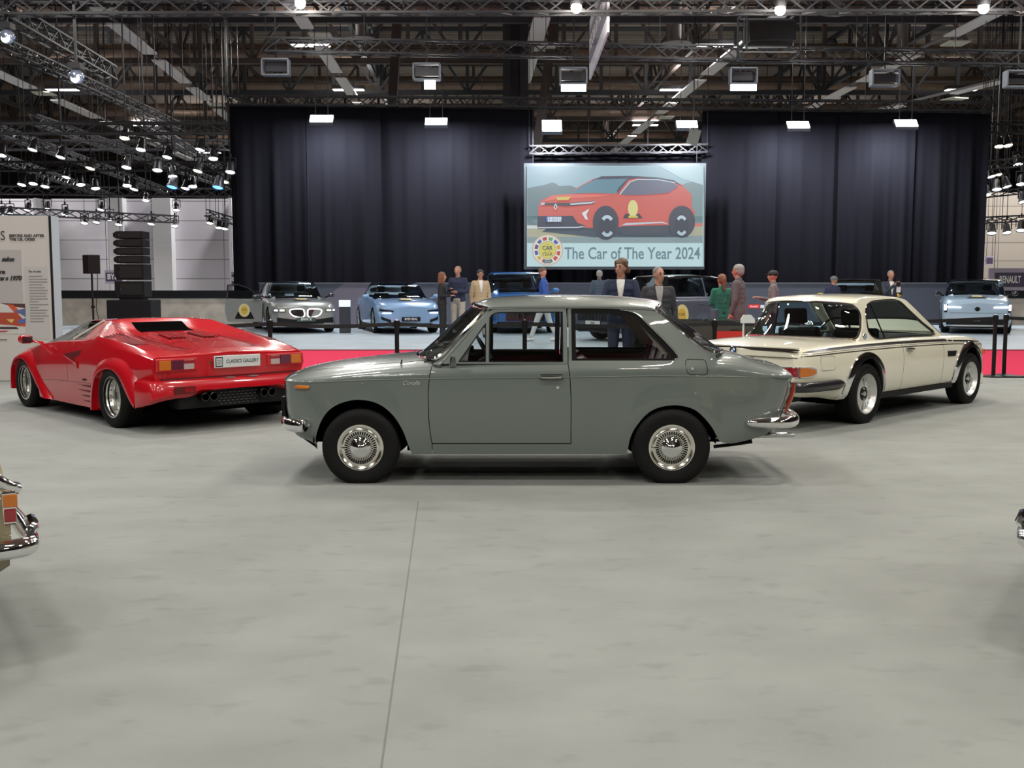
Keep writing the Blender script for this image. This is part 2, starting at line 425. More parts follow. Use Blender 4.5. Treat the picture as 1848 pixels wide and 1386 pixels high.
# ================================================================ CAR TOOLS   (car frame: x to the nose, y to its left, z up)
def tyre_mb(R, W, r0, groove=True, block=False, n=56):
    w = W / 2
    prof = [(r0 - .012, -w * .80), (r0 + .008, -w * .92), ((r0 + R) / 2, -w * 1.03), (R - .03, -w * .98), (R - .010, -w * .86), (R, -w * .72)]
    if groove:
        k = max(4, int(W / .035)); xs = [-w * .72 + w * 1.44 * i / k for i in range(1, k)]
        for x in xs: prof += [(R, x - .004), (R - .007, x - .003), (R - .007, x + .003), (R, x + .004)]
    prof += [(R, w * .72), (R - .010, w * .86), (R - .030, w * .98), ((r0 + R) / 2 + .012, w * 1.035), ((r0 + R) / 2, w * 1.03), (r0 + .022, w * .97), (r0 + .008, w * .92), (r0 - .006, w * .84), (r0 - .014, w * .6)]
    mb = MB().lathe(prof, n)
    return mb
def flatten(mb, z0):   # the contact patch: nothing below the ground
    mb.v = [(x, y, max(z, -z0)) for x, y, z in mb.v]; return mb
def make_wheel(name, R, W, r0, style, zc, parent=None):
    """wheel with outward +y; its tyre is the part itself, rim and cap are sub-parts"""
    o = flatten(tyre_mb(R, W, r0), zc).build(name, RUBBER, parent, smooth=40)
    w = W / 2; f = w * .90
    if style == 'classic':
        mb = MB().lathe([(r0 - .03, -w * .6), (r0 - .012, 0), (r0 - .006, f * .85), (r0 + .006, f * .98), (r0 + .004, f * 1.06), (r0 - .010, f * 1.07), (r0 - .016, f * .98), (r0 - .024, f * .93), (r0 - .033, f * 1.03), (r0 - .046, f * .99), (r0 - .072, f * .86), (r0 - .088, f * .95), (r0 - .094, f * .93)], 64)
        mb.build('rim', mat('rim_silver', (0.85, 0.83, 0.76), 0.16, 1.0), o, smooth=50)
        rc = r0 - .092
        MB().lathe([(rc + .006, f * .88), (rc + .002, f * 1.02), (rc - .004, f * 1.05), (rc - .030, f * 1.16), (.030, f * 1.36), (.008, f * 1.46), (0, f * 1.47)], 64).build('hub_cap', CHROME, o, smooth=60)
        mb = MB()
        for k in range(40):
            a = 2 * PI * k / 40; M = Matrix.Rotation(a, 4, 'Y')
            mb.box((r0 - .059, f * .935, 0), (.024, .010, .010), M=M)
        for k in range(40):
            a = 2 * PI * (k + .5) / 40; mb.box((r0 - .080, f * .925, 0), (.010, .012, .006), M=Matrix.Rotation(a, 4, 'Y'))
        mb.build('rim_slots', BLACK, o, smooth=0)
        MB().cyl((r0 - .03, f, 0), (r0 - .045, f * 1.12, 0), .004, 8).build('valve', BLACK, o)
    elif style == 'finned':        # white coupe: silver fins, dark hub, wide polished lip
        lip = mat('rim_lip', (0.80, 0.80, 0.78), 0.34, .9)
        MB().lathe([(r0 - .02, -w * .7), (r0 - .022, f * .2), (r0 - .012, f * .8), (r0 + .006, f * .95), (r0 + .008, f * 1.05), (r0 - .006, f * 1.06), (r0 - .014, f * .9), (r0 - .03, f * .45), (r0 - .05, f * .30), (.07, f * .40), (.0, f * .40)], 56).build('rim', lip, o, smooth=50)
        mb = MB()
        for k in range(20):
            a = 2 * PI * k / 20; mb.bar(Matrix.Rotation(a, 3, 'Y') @ Vector((.07, f * .60, 0)), Matrix.Rotation(a, 3, 'Y') @ Vector((r0 - .03, f * .52, 0)), .013, .035)
        mb.build('spokes', lip, o, smooth=0)
        MB().lathe([(.082, f * .4), (.080, f * .66), (.06, f * .70), (0, f * .70)], 24).build('hub', BLACK, o)
        mb = MB()
        for k in range(5): mb.cyl(Matrix.Rotation(2 * PI * k / 5, 3, 'Y') @ Vector((.056, f * .66, 0)), Matrix.Rotation(2 * PI * k / 5, 3, 'Y') @ Vector((.056, f * .82, 0)), .011, 6)
        mb.lathe([(.028, f * .7), (.026, f * .80), (0, f * .82)], 16); mb.build('wheel_nuts', SATIN, o)
    elif style == 'dish':          # red wedge car: very deep polished dish
        MB().lathe([(r0 - .02, -w * .7), (r0 - .030, f * .1), (r0 - .024, f * .55), (r0 - .012, f * .62), (r0 - .010, f * .86), (r0 + .006, f * .95), (r0 + .008, f * 1.03), (r0 - .006, f * 1.04)], 56).build('rim', mat('polished_alloy', (0.88, 0.87, 0.82), 0.24, .95), o, smooth=50)
        MB().lathe([(r0 - .028, f * .12), (r0 - .05, f * .20), (.08, f * .34), (.06, f * .5), (.0, f * .52)], 56).build('wheel_disc', mat('brushed_alloy', (0.60, 0.59, 0.54), 0.32, .9), o, smooth=50)
        mb = MB()
        for k in range(5): mb.cyl(Matrix.Rotation(2 * PI * k / 5, 3, 'Y') @ Vector((.115, f * .1, 0)), Matrix.Rotation(2 * PI * k / 5, 3, 'Y') @ Vector((.115, f * .335, 0)), .036, 16)
        mb.build('disc_holes', mat('alloy_hole', (0.10, 0.10, 0.10), 0.4, 1.0), o, smooth=30)
        mb = MB()
        for k in range(20):
            R3 = Matrix.Rotation(2 * PI * k / 20, 3, 'Y'); mb.cyl(R3 @ Vector((r0 - .022, f * .52, 0)), R3 @ Vector((r0 - .022, f * .64, 0)), .006, 6)
        mb.build('rim_bolts', CHROME, o)
    else:                           # modern five double spoke
        dk = style == 'dark'
        m = mat('alloy_dark', (0.10, 0.10, 0.11), 0.3, 0.9) if dk else mat('alloy_bright', (0.55, 0.56, 0.58), 0.25, 0.9)
        MB().lathe([(r0 - .02, -w * .7), (r0 - .03, f * .2), (r0 - .02, f * .85), (r0 + .004, f), (r0 - .006, f * 1.03), (r0 - .02, f * .9)], 40).build('rim', m, o, smooth=50)
        mb = MB()
        for k in range(5):
            R3 = Matrix.Rotation(2 * PI * k / 5 + .3, 3, 'Y')
            for s_ in (-1, 1): mb.bar(R3 @ Vector((.03, f * .80, .02 * s_)), R3 @ Vector((r0 - .02, f * .86, .045 * s_)), .03, .03)
        mb.lathe([(.07, f * .5), (.065, f * .85), (0, f * .9)], 20); mb.build('spokes', m, o, smooth=0)
        MB().lathe([(r0 - .03, f * .3), (.0, f * .3)], 24).build('brake_disc', mat('brake_grey', (0.05, 0.05, 0.05), .5, .5), o)
    return o
def put_wheels(root, specs):
    """specs: (x, y outer face, z centre, R, W, r0, style); same spec pairs share meshes"""
    cache = {}
    for (x, y, z, R, W, r0, st) in specs:
        key = (R, W, r0, st)
        if key in cache: o = copy_tree(cache[key], root)
        else: o = make_wheel('wheel', R, W, r0, st, z, root); cache[key] = o
        s_ = 1 if y > 0 else -1
        o.location = (x, y - s_ * W * .5, z); o.rotation_euler = (0, 0, 0 if s_ > 0 else PI)

def arch_loop(cx, zc, r, zb, n=18, rx=None):
    """arch opening outline from front-bottom over the top to rear-bottom (x,z)"""
    rx = rx or r; out = []
    a0 = math.asin(max(-1, min(1, (zb - zc) / r)))
    for i in range(n + 1):
        a = a0 + (PI - 2 * a0) * i / n; out.append((cx + rx * math.cos(a), zc + r * math.sin(a)))
    return out
def wheel_wells(root, wells, m=DARK):
    """wells: (cx, zc, r, ytop, depth) -> dark liner behind each arch, both sides"""
    mb = MB()
    for cx, zc, r, y, d in wells:
        for s_ in (-1, 1):
            rows = []
            for yy in (y, y - d):
                rows.append([(cx + r * math.cos(a), s_ * yy, max(.255, zc + r * math.sin(a))) for a in [PI * i / 24 for i in range(25)]])
            mb.grid(rows); mb.add([(cx, s_ * (y - d), zc)] + [p for p in rows[1]], [(0, i, i + 1) for i in range(1, 25)])
    return mb.build('wheel_well', m, root, smooth=40)

def lid_surface(mb, edge, centre, p=2.6, nt=14, ns=None, t0=0.0, t1=1.0, both=True):
    """surface spanning from the side edge curve E(s)=(x,y,z) to the centre curve C(s)=(x,z); superelliptic plan and crown"""
    rows = []
    for (xe, ye, ze), (xc, zc) in zip(edge, centre):
        r = []
        ts = [t0 + (t1 - t0) * i / nt for i in range(nt + 1)]
        for t in ts:
            u = 1 - t; k = (1 - u ** p)          # t=0 edge, t=1 centre
            q = (1 - u ** p) ** (1 / 1.15)
            r.append((xe + (xc - xe) * k, ye * u, ze + (zc - ze) * q))
        rows.append(r)
    mb.grid(rows)
    if both: mb.grid([[(x, -y, z) for x, y, z in r] for r in rows], flip=True)
    return rows

class Shell:
    """body built on stations: half profile of K points (y,z) bottom..top at each x; pchip along x, linear or smooth across"""
    def __init__(s, st, smooth=True):
        xs = [a[0] for a in st]; s.K = len(st[0][1]); s.x0, s.x1 = xs[0], xs[-1]
        F = pchip if smooth else (lambda X, Y: lerpf(list(zip(X, Y))))
        s.fy = [F(xs, [a[1][k][0] for a in st]) for k in range(s.K)]; s.fz = [F(xs, [a[1][k][1] for a in st]) for k in range(s.K)]
        s.round = True
    def pt(s, x, t):
        k = min(int(t), s.K - 2); u = t - k
        P = lambda i: (s.fy[i](x), s.fz[i](x))
        p1, p2 = P(k), P(k + 1)
        if not s.round: return (x, p1[0] + (p2[0] - p1[0]) * u, p1[1] + (p2[1] - p1[1]) * u)
        p0 = P(k - 1) if k > 0 else p1; 
        if k + 2 < s.K: p3 = P(k + 2)
        else: p3 = (-p1[0], p1[1]) if abs(p2[0]) < 1e-6 else p2
        tn = s.tension if hasattr(s, 'tension') else 0.5
        def cr(a, b, c, d):
            m1, m2 = (c - a) * tn, (d - b) * tn
            return (2 * u ** 3 - 3 * u * u + 1) * b + (u ** 3 - 2 * u * u + u) * m1 + (-2 * u ** 3 + 3 * u * u) * c + (u ** 3 - u * u) * m2
        return (x, cr(p0[0], p1[0], p2[0], p3[0]), cr(p0[1], p1[1], p2[1], p3[1]))
    def tz(s, x, z, lo=0.0, hi=None):
        hi = hi if hi is not None else s.K - 1.0
        for _ in range(26):
            m = (lo + hi) / 2
            if s.pt(x, m)[2] < z: lo = m
            else: hi = m
        return (lo + hi) / 2
    def build(s, root, mats, part, xs, nper=4, arches=(), tside=2.0, extra_t=(), both=True, smooth=30, tmax=None):
        """part(x,t,y,z,side)->name or None; arches: (cx, zc, r) open the lower edge"""
        cols = []
        ts = sorted(set([k + i / nper for k in range(s.K - 1) for i in range(nper)] + [float(s.K - 1)] + list(extra_t)))
        if tmax: ts = [t for t in ts if t <= tmax]
        for x in xs:
            tb = 0.0
            for cx, zc, r in arches:
                if abs(x - cx) < r:
                    za = zc + math.sqrt(r * r - (x - cx) ** 2)
                    if za > s.pt(x, 0)[2]: tb = max(tb, s.tz(x, za, 0, tside))
            col = []
            for t in ts:
                tt = t if t >= tside else tb + (tside - tb) * t / tside
                col.append((*s.pt(x, tt), tt))
            cols.append(col)
        mbs = {}
        for i in range(len(xs) - 1):
            for j in range(len(ts) - 1):
                q = [cols[i][j], cols[i + 1][j], cols[i + 1][j + 1], cols[i][j + 1]]
                xm, ym, zm, tm = [sum(c[k] for c in q) / 4 for k in range(4)]
                for sd in ((1, -1) if both else (1,)):
                    n = part(xm, tm if tm >= tside else (ts[j] + ts[j + 1]) / 2, ym, zm, sd)
                    if n is None: continue
                    mb = mbs.setdefault(n, MB()); vs = [(a, b * sd, c) for a, b, c, _ in q]
                    mb.add(vs, [(0, 1, 2, 3) if sd > 0 else (3, 2, 1, 0)])
        out = {}
        for n, mb in mbs.items():
            base = n.split('#')[0]
            out[n] = mb.build(base, mats[base] if base in mats else mats['body'], root, smooth=smooth)
        return out
def xsamples(x0, x1, step, arches=(), extra=()):
    xs = [x0 + (x1 - x0) * i / max(1, round((x1 - x0) / step)) for i in range(max(1, round((x1 - x0) / step)) + 1)]
    for cx, zc, r in arches: xs += [cx + r * math.cos(PI * i / 20) for i in range(21)]
    xs += list(extra); xs = sorted(xs); out = [xs[0]]
    ex = set(extra)
    for x in xs[1:]:
        if x - out[-1] > 0.003 or x in ex: 
            if x - out[-1] > 1e-5: out.append(x)
    return out
def seat(mb, x, y, z, w=.5, h=.62, hr=True, lean=.18, th=.12):
    """seat with backrest and headrest, facing +x"""
    def pad(c, d, ang=0, ax=0):
        M = Matrix.Translation(c) @ Matrix.Rotation(ang, 4, 'Y'); b = MB()
        b.box((0, 0, 0), d); 
        mb.add([M @ Vector(v) for v in b.v], b.f)
    pad((x + .20, y, z), (.50, w, .16)); pad((x - .05 - lean * .3, y, z + .05 + h / 2), (th, w, h), -lean)
    if hr: pad((x - .08 - lean * .75, y, z + h + .17), (.09, w * .55, .18), -lean)
def steering(root, c, r=.19, tilt=.45, m=BLACK, col=None):
    M = Matrix.Translation(c) @ Matrix.Rotation(-PI / 2 + tilt, 4, 'Y'); mb = MB()
    mb.tube([M @ Vector((r * math.cos(a), r * math.sin(a), 0)) for a in [2 * PI * k / 28 for k in range(28)]], .012, 6, closed=True)
    for a in (PI * .5, -PI * .5, PI): mb.bar(M @ Vector((0, 0, 0)), M @ Vector((r * math.cos(a), r * math.sin(a), 0)), .03, .01)
    mb.cyl(M @ Vector((0, 0, .02)), M @ Vector((0, 0, -.30)), .03, 8)
    return mb.build('steering_wheel', m, root)
# ================================================================ GREY TWO-DOOR SALOON (side on, nose to the left of the picture)
GREYP = mat('paint_grey_green', (0.138, 0.164, 0.150), 0.34, coat=1.0, spec=0.5)
def grey_saloon():
    W = 0.7425; OX = 1.175; YC = 7.85 + W
    root = empty('vintage_saloon_car', (OX, YC, 0), PI, 'grey-green vintage two-door saloon standing side-on in the middle of the carpet', 'car')
    def T(px, py, yl=0.72):
        p = on_y(px, py, YC - yl); return (OX - p.x, p.z)
    TT = lambda pts, yl=0.72: [T(a, b, yl) for a, b in pts]
    # ---- guide curves
    crease = lerpf(sorted(TT([(500, 692), (570, 690), (640, 686), (773, 682.8), (1030, 680), (1180, 678), (1300, 679), (1387, 681.5), (1440, 685)])))
    topt = TT([(514, 686.5)], .5) + TT([(530.4, 675), (540.5, 667.5)], .2) + TT([(560.7, 659.8), (591, 653.4), (611, 650.4), (661.8, 644.4), (712, 638.6), (752, 635)], -.15) 
    tail = TT([(1302.8, 630.6), (1343.9, 641.6), (1387.8, 654)], -.15) + TT([(1409.7, 665), (1423.4, 675.5)], .2) + TT([(1429, 685)], .5)
    tp = sorted(topt + [(1.6, .955), (1.2, .985), (.6, 1.0), (.2, .985), (-.1, .955)] + tail)
    ztop = pchip([a for a, b in tp], [b for a, b in tp])
    XN, XT = topt[0][0], tail[-1][0]
    xn = lerpf([(z, x) for x, z in sorted(TT([(567, 801), (540, 790), (530, 783), (521, 765), (516, 740), (513.5, 715), (513, 700), (514, 686)], .55), key=lambda q: q[1])])
    xt = lerpf([(z, x) for x, z in sorted(TT([(1319, 801), (1349, 797), (1388, 787), (1399, 779), (1406, 772), (1411, 755), (1416.5, 737.6), (1423.4, 721), (1429, 702), (1429.5, 685)], .55), key=lambda q: q[1])])
    yc = pchip([-.96, -.93, -.90, -.85, -.72, -.4, 0, .6, 1.6, 2.1, 2.5, 2.68, 2.78, 2.835, 2.86, 2.875], [.50, .56, .60, .645, .69, .722, .736, W, W, .737, .715, .69, .655, .61, .57, .52])
    prof = pchip([.15, .22, .30, .45, .62, .78], [.925, .945, .968, .990, 1.0, .996])
    nexp = pchip([-.95, -.6, -.33, 0, .7, 1.7, 2.3, 2.87], [2.2, 3.0, 4.2, 3.4, 2.9, 3.0, 2.7, 2.0])
    def warp(x, z):
        zz = min(z, .70)
        if x > 2.2: return 2.2 + (x - 2.2) * (2.875 - 2.2) / max(.05, xn(zz) - 2.2)
        if x < -.3: return -.3 + (x + .3) * (-.955 + .3) / min(-.05, xt(zz) + .3)
        return x
    ycab = lambda z: .712 - (z - .885) * .27 - max(0, z - 1.1) ** 2 * .35
    def Y(x, z):
        zc = crease(x); 
        if z <= zc: y = yc(warp(x, z)) * prof(z)
        else:
            H = max(.01, ztop(x) - zc); u = min(.9999, (z - zc) / H); y = yc(x) * prof(zc) * (1 - u ** nexp(x)) ** (1 / nexp(x))
        # swelling lips round the wheel arches
        for cx in (0.0, 2.289):
            d = math.hypot(x - cx, z - .275)
            if .30 < d < .46 and z < .7: y += .012 * math.exp(-((d - .355) / .045) ** 2)
        if z > .86 and x > -.36 and x < 1.9: w_ = max(0, min(1, (x + .36) / .05)); yc_ = max(y, ycab(z)); y = (yc_ * w_ + y * (1 - w_)) if x < .1 or z > .89 else y
        return y
    L = lambda s_: (lambda x, z: (x, s_ * Y(x, z), z))
    # ---- outlines traced on the near side (px)
    archF = [(567.8, 800), (568.8, 788), (574.9, 769.7), (583, 753.5), (595, 739.3), (611.3, 729), (631.5, 722.6), (650, 721), (671.9, 724), (692.1, 733), (708.3, 747), (720.4, 763.6), (730.5, 783.8), (736.6, 802), (742.6, 817.5)]
    archR = [(1132.7, 817), (1135.5, 797), (1140, 783), (1146.5, 771), (1162.9, 750.3), (1182, 737.2), (1206.8, 731.3), (1228.7, 731.8), (1250.7, 738), (1267, 750.3), (1283.6, 769.5), (1293.2, 786), (1301.4, 798), (1319, 801)]
    dfr = [(780.2, 658.5), (777.5, 668), (775.2, 680), (773, 707), (774, 757), (777.8, 790), (779.8, 800.5)]
    drr = [(1030.2, 799.3), (1030.2, 720), (1029, 690), (1027.5, 672), (1025.2, 656.2)]
    cre = lambda x: (x, crease(x))
    Fd, Dr = TT(dfr), TT(drr)
    sillz = .215
    # front fender: below the crease (traced side), above it (rolled shell)
    xd = lambda z: lerpf(sorted((b, a) for a, b in Fd))(z)
    G = .0028
    nosep = [(xn(z) - .004, z) for z in (.30, .36, .42, .50, .56, .62, .68, .73)]
    fr = TT([(742.6, 819.5), (779.5, 819.5)]) 
    lowF = spline(TT(archF), 4)
    outer = [(xn(.245) - .03, .235)] + nosep + [cre(2.86), cre(2.75), cre(2.6), cre(2.4), cre(2.1), cre(1.95), cre(1.85), (xd(crease(1.79)) + G, crease(1.79))]
    outer += [(x + G, z) for x, z in Fd[3:]] + [(fr[1][0], sillz), (fr[0][0], sillz)] + lowF[::-1]
    outer = [p for i, p in enumerate(outer)]
    def body_part(name, fn, m=GREYP, **k):
        mb = MB(); fn(mb); return mb.build(name, m, root, smooth=28, recalc=False, **k)
    zsill_ = Fd[0][1]
    def fender(mb):
        for s_ in (1, -1):
            panel(mb, outer, [], L(s_), .045, .012)
            xs = xsamples(1.79, XN - .002, .04, extra=[XN - .012, XN - .03]); rows = []
            for x in xs:
                r = []
                for i in range(9):
                    u = (i / 8) * .80; u = u if x < 2.75 else (i / 8) * (.80 + .2 * min(1, (x - 2.75) / .1))
                    zc = crease(x); H = max(.003, ztop(x) - zc); z = zc + H * u
                    xe_ = x if x > 1.90 else 1.90 - (1.90 - x) / (1.90 - 1.79) * (1.90 - (xd(min(z, zsill_)) + G)); r.append((xe_, s_ * yc(x) * prof(zc) * (1 - min(.99999, u) ** nexp(x)) ** (1 / nexp(x)), z))
                rows.append(r)
            mb.grid(rows, flip=(s_ < 0))
    body_part('front_fender', fender)
    def hood(mb):
        xs = xsamples(1.56, XN - .002, .045, extra=[XN - .012, XN - .03]); rows = []
        for x in xs:
            r = []
            zc = crease(x); H = max(.003, ztop(x) - zc); n = nexp(x); yb = yc(x) * prof(zc)
            u0 = .815 if x < 2.75 else .815 + .185 * min(1, (x - 2.75) / .1)
            y0 = yb * max(0, 1 - min(.99999, u0) ** n) ** (1 / n)
            for i in range(25):
                y = y0 * math.cos(PI * i / 24); z = zc + H * (1 - min(1, abs(y) / yb) ** n) ** (1 / n); r.append((x, y, z))
            rows.append(r)
        mb.grid(rows)
    body_part('bonnet', hood)
    # nose face: body colour rim, dark grille, lamps
    def face(mb, z0, z1, inset=0.0, ysc=1.0, xo=0.0, end=1):
        rows = []
        for i in range(9):
            z = z0 + (z1 - z0) * i / 8; f = xn if end > 0 else xt; xe = f(min(z, .715)) ; ye = yc(2.87 if end > 0 else -.953) * prof(min(z, .77)) * ysc
            rows.append([(xe + end * (.035 * (1 - (j / 10 - 1) ** 2) + xo), ye * (1 - j / 10), z) for j in range(21)])
        mb.grid(rows)
    body_part('nose_panel', lambda mb: face(mb, .24, .765))
    body_part('grille', lambda mb: face(mb, .50, .70, ysc=.78, xo=.012), BLACK)
    for s_ in (1, -1):
        MB().lathe([(.10, 0), (.095, .03), (.08, .045), (0, .055)], 24, M=Matrix.Translation((xn(.6) - .035, s_ * .40, .60)) @ Matrix.Rotation(-PI / 2, 4, 'Z')).build('headlight', SILVERLENS, root)
    # doors
    xr = lambda z: lerpf(sorted((b, a) for a, b in Dr))(z)
    dB, dA = T(780.6, 799.6)[1], None
    zb = .885
    dpoly = [(x - G, z) for x, z in Fd] + [(x + G, z) for x, z in Dr]
    dpoly[0] = (Fd[0][0] - G, T(0, 656.5)[1]); zs = dpoly[0][1]
    dpoly[-1] = (Dr[-1][0] + G, zs)
    dpoly[len(Fd) - 1] = (Fd[-1][0] - G, dB); dpoly[len(Fd)] = (Dr[0][0] + G, dB)
    # upper door frame with the vent pane and main pane openings, leaning inward
    cy = .66
    fo = TT([(799, 656), (826, 626), (853, 595), (876, 568.5), (883, 562), (890.5, 558.5), (900, 557.2), (960, 556.6), (1022.3, 556.4), (1024, 600), (1025, 656)], cy)
    fo[0] = (fo[0][0], zs); fo[-1] = (Dr[-1][0] + G, zs)
    vent = TT([(828, 652), (840, 636), (860, 607), (876.5, 583.5), (876.5, 652)], cy)
    main = TT([(883.2, 652), (883.5, 574), (887, 569), (893, 565.8), (900, 564.6), (960, 564), (1015.6, 563.6), (1015.2, 652)], cy)
    Lc = lambda s_, off=0: (lambda x, z: (x, s_ * (ycab(z) + off), z))
    dfr_mb = []
    for s_ in (1, -1):
        mb = MB(); 
        panel(mb, dpoly, [], L(s_), .05, .012)
        panel(mb, fo, [vent, main], Lc(s_, 0.004), .05, .03)
        d = mb.build('door', GREYP, root, smooth=28, recalc=False)
        dfr_mb.append(d)
        # panes and seals
        g = MB(); panel(g, vent, [], Lc(s_, -.012), .08); g.build('vent_pane', CLEAR, d, recalc=False)
        g = MB(); panel(g, main, [], Lc(s_, -.012), .10); g.build('door_pane', CLEAR, d, recalc=False)
        sl = MB()
        for lp in (vent, main): sl.tube([Lc(s_, .001)(x, z) for x, z in resample(lp, .05)], .005, 5, closed=True)
        sl.build('window_seal', BLACK, d)
        hb = MB(); hx, hz = T(995, 680, .745); M = lambda x, z, o: (x, s_ * (Y(x, z) + o), z)
        hb.tube([M(hx + .083, hz, .006), M(hx + .07, hz, .026), M(hx, hz, .032), M(hx - .07, hz, .026), M(hx - .083, hz, .006)], [.008, .011, .012, .011, .008], 8)
        hb.build('handle', CHROME, d)
        hb = MB(); hb.cyl(M(hx, hz, -.004), M(hx, hz, .003), .02); hb = MB(); hb.box((hx, s_ * (Y(hx, hz)), hz), (.16, .006, .034)); hb.build('handle_cup', BLACK, d)
        kx, kz = T(1006.3, 699); hb = MB().cyl(M(kx, kz, -.002), M(kx, kz, .006), .0105, 16); hb.build('lock', CHROME, d)
    # mirror base of chrome at the corner of the near door, thin arm
    for s_ in (1, -1):
        mb = MB(); bx, bz = T(814, 662)
        yy = Y(bx, .88)
        mb.tube([(bx + .055, s_ * (yy + .004), bz + .0), (bx - .05, s_ * (yy + .004), bz + .003)], [.012, .012], 8)
        mb.tube([(bx - .01, s_ * (yy + .004), bz + .01), (bx - .015, s_ * (yy + .02), bz + .075)], [.035, .016], 8)
        mb.tube([(bx + .04, s_ * (yy - .01), bz + .01), (bx - .03, s_ * (yy - .035), bz + .13)], [.008, .006], 6)
        mb.build('mirror_mount', CHROME, root)
    # sill and quarter panel (one welded piece) with the side window opening
    qw = smooth_poly(TT([(1031.3, 557.5), (1101, 557.8), (1133.6, 560.3), (1152, 567.5), (1166, 580.5), (1182.3, 597), (1198.6, 613.2), (1214.8, 631), (1221.5, 641.5), (1217, 649.6), (1031.3, 649.8)], cy)[0:0] or TT([(1031.3, 557.5), (1070, 557.5), (1101, 557.8), (1120, 558.6), (1133.6, 560.6), (1144, 563.4), (1152, 567.5), (1159, 573), (1166, 580.5), (1182.3, 597), (1198.6, 613.2), (1214.8, 631), (1220, 638), (1220.5, 644), (1216, 648.8), (1209, 650), (1031.3, 650)], cy), 0)
    roof_z = lambda px: T(px, 553.5, .60)
    q_up = [(Dr[-1][0] - G, zs), (T(1026.2, 600, cy)[0], 1.10), T(1025.6, 555.3, .61), T(1080, 554.6, .61), T(1130, 555.2, .61), T(1160, 556.5, .61), T(1182, 558.5, .61)]
    rear_edge = TT([(1184, 560), (1206, 578.5), (1236, 604.5), (1263.5, 626), (1277, 634.5), (1287, 637.5), (1294, 637)], .64)
    xq = -.33
    tailp = [(xt(z) + .004, z) for z in (.70, .64, .58, .52, .46, .42, .38, .34)]
    q = q_up + rear_edge[:] + [(xq, ztop(xq) - .035), (xq, crease(xq))]
    q += [cre(-.5), cre(-.7), cre(-.85), cre(-.93)] + tailp + TT([(1397, 780.5), (1388, 787.5), (1349.4, 797), (1330, 801), (1319.2, 802)])[0:5]
    q += spline(TT(archR), 4)[::-1][1:] + [(T(1132, 817)[0], sillz), (fr[1][0] - .0015, sillz), (Fd[-1][0] - .003, dB - .008), (Dr[0][0] - .003, dB - .008)]
    q += [(x - G, z) for x, z in Dr[1:-1]]
    # split into side panel (in x,z) and shell behind the rear window
    def quarter(mb):
        for s_ in (1, -1):
            panel(mb, q, [qw], L(s_), .045, .012)
            xs = xsamples(XT + .002, xq, .04, extra=[XT + .012, XT + .03]); rows = []
            for x in xs:
                zc = crease(x); H = max(.003, ztop(x) - zc); n = nexp(x); r = []
                for i in range(13):
                    u = i / 12; u = 1 - (1 - u) ** 1.0; a = u * PI / 2 * .62
                    r.append((x, s_ * yc(x) * prof(zc) * max(0, math.cos(a)) ** (2 / n), zc + H * math.sin(a) ** (2 / n)))
                rows.append(r)
            mb.grid(rows, flip=(s_ > 0))
    body_part('rear_quarter', quarter)
    def deck(mb):
        xs = xsamples(XT + .002, .05, .04, extra=[XT + .012, XT + .03]); rows = []
        for x in xs:
            zc = crease(x); H = max(.003, ztop(x) - zc); n = nexp(x); yb = yc(x) * prof(zc); a0 = PI / 2 * .63; y0 = yb * math.cos(a0) ** (2 / n)
            if x > xq: y0 = min(y0, .60)
            rows.append([(x, y0 * math.cos(PI * i / 24), zc + H * (1 - min(1, abs(y0 * math.cos(PI * i / 24)) / yb) ** n) ** (1 / n)) for i in range(25)])
        mb.grid(rows)
    body_part('boot_lid', deck)
    body_part('tail_panel', lambda mb: face(mb, .33, .765, end=-1))
    # quarter window seal, pane
    inner = TT([(1039, 566), (1070, 566), (1100, 566.3), (1127, 569), (1140, 573.5), (1150, 580), (1160, 590), (1176, 606), (1192, 622), (1205, 637), (1209, 643), (1206, 646.5), (1039, 646.5)], cy)
    for s_ in (1, -1):
        mb = MB(); panel(mb, qw, [inner], Lc(s_, .000), .04, .012); mb.build('window_seal', mat('seal_rubber', (.005, .005, .005), .7, spec=.15), root, recalc=False)
        mb = MB(); panel(mb, inner, [], Lc(s_, -.008), .08); mb.build('quarter_pane', CLEAR, root, recalc=False)
        mb = MB(); mb.tube([Lc(s_, .004)(x, z) for x, z in qw[3:16]], .0045, 6); mb.build('window_trim', CHROME, root)
    # roof: drip edge on the side -> centre line
    e_px = [(879, 557), (884, 556), (890, 555.2), (905, 554.6), (940, 554.2), (1020, 554), (1080, 554), (1130, 554.6), (1160, 555.6), (1176, 556.8), (1184, 558)]
    c_px = [(858, 547.5), (864, 543.5), (872, 540.5), (888, 537), (912, 534.4), (983.5, 531.7), (1050, 531.8), (1110, 533.5), (1148, 537), (1170, 539.5), (1186, 543.5)]
    edge = [(T(a, b, .60)[0], ycab(T(a, b, .60)[1]) + .006, T(a, b, .60)[1]) for a, b in e_px]; cent = TT(c_px, -.1)
    edge = spline(edge, 4); cent = spline(cent, 4)
    mb = MB(); lid_surface(mb, edge, cent, 2.7, 18)
    mb.build('roof', GREYP, root, smooth=50, recalc=True, thick=.012)
    for s_ in (1, -1):
        mb = MB(); mb.tube([(x, s_ * (y + .006), z - .004) for x, y, z in edge], .0055, 6); mb.build('drip_rail', CHROME, root)
    # windscreen
    we = TT([(878, 557.3), (866, 569), (853.6, 583.5), (838, 599), (821, 616), (806, 632), (796, 641), (788, 645.5)], .66); wc = TT([(855, 549), (838, 564), (820, 580), (803, 596.5), (786, 613), (771, 626), (763, 633), (757, 637.5)], -.05)
    WE = spline([(x, ycab(z) - .012 + (.02 if i > 5 else 0) * 0, z) for i, (x, z) in enumerate(we)], 3); WC = spline(wc, 3)
    mb = MB(); rows = lid_surface(mb, WE, WC, 2.5, 16); mb.build('windscreen', CLEAR, root, smooth=60)
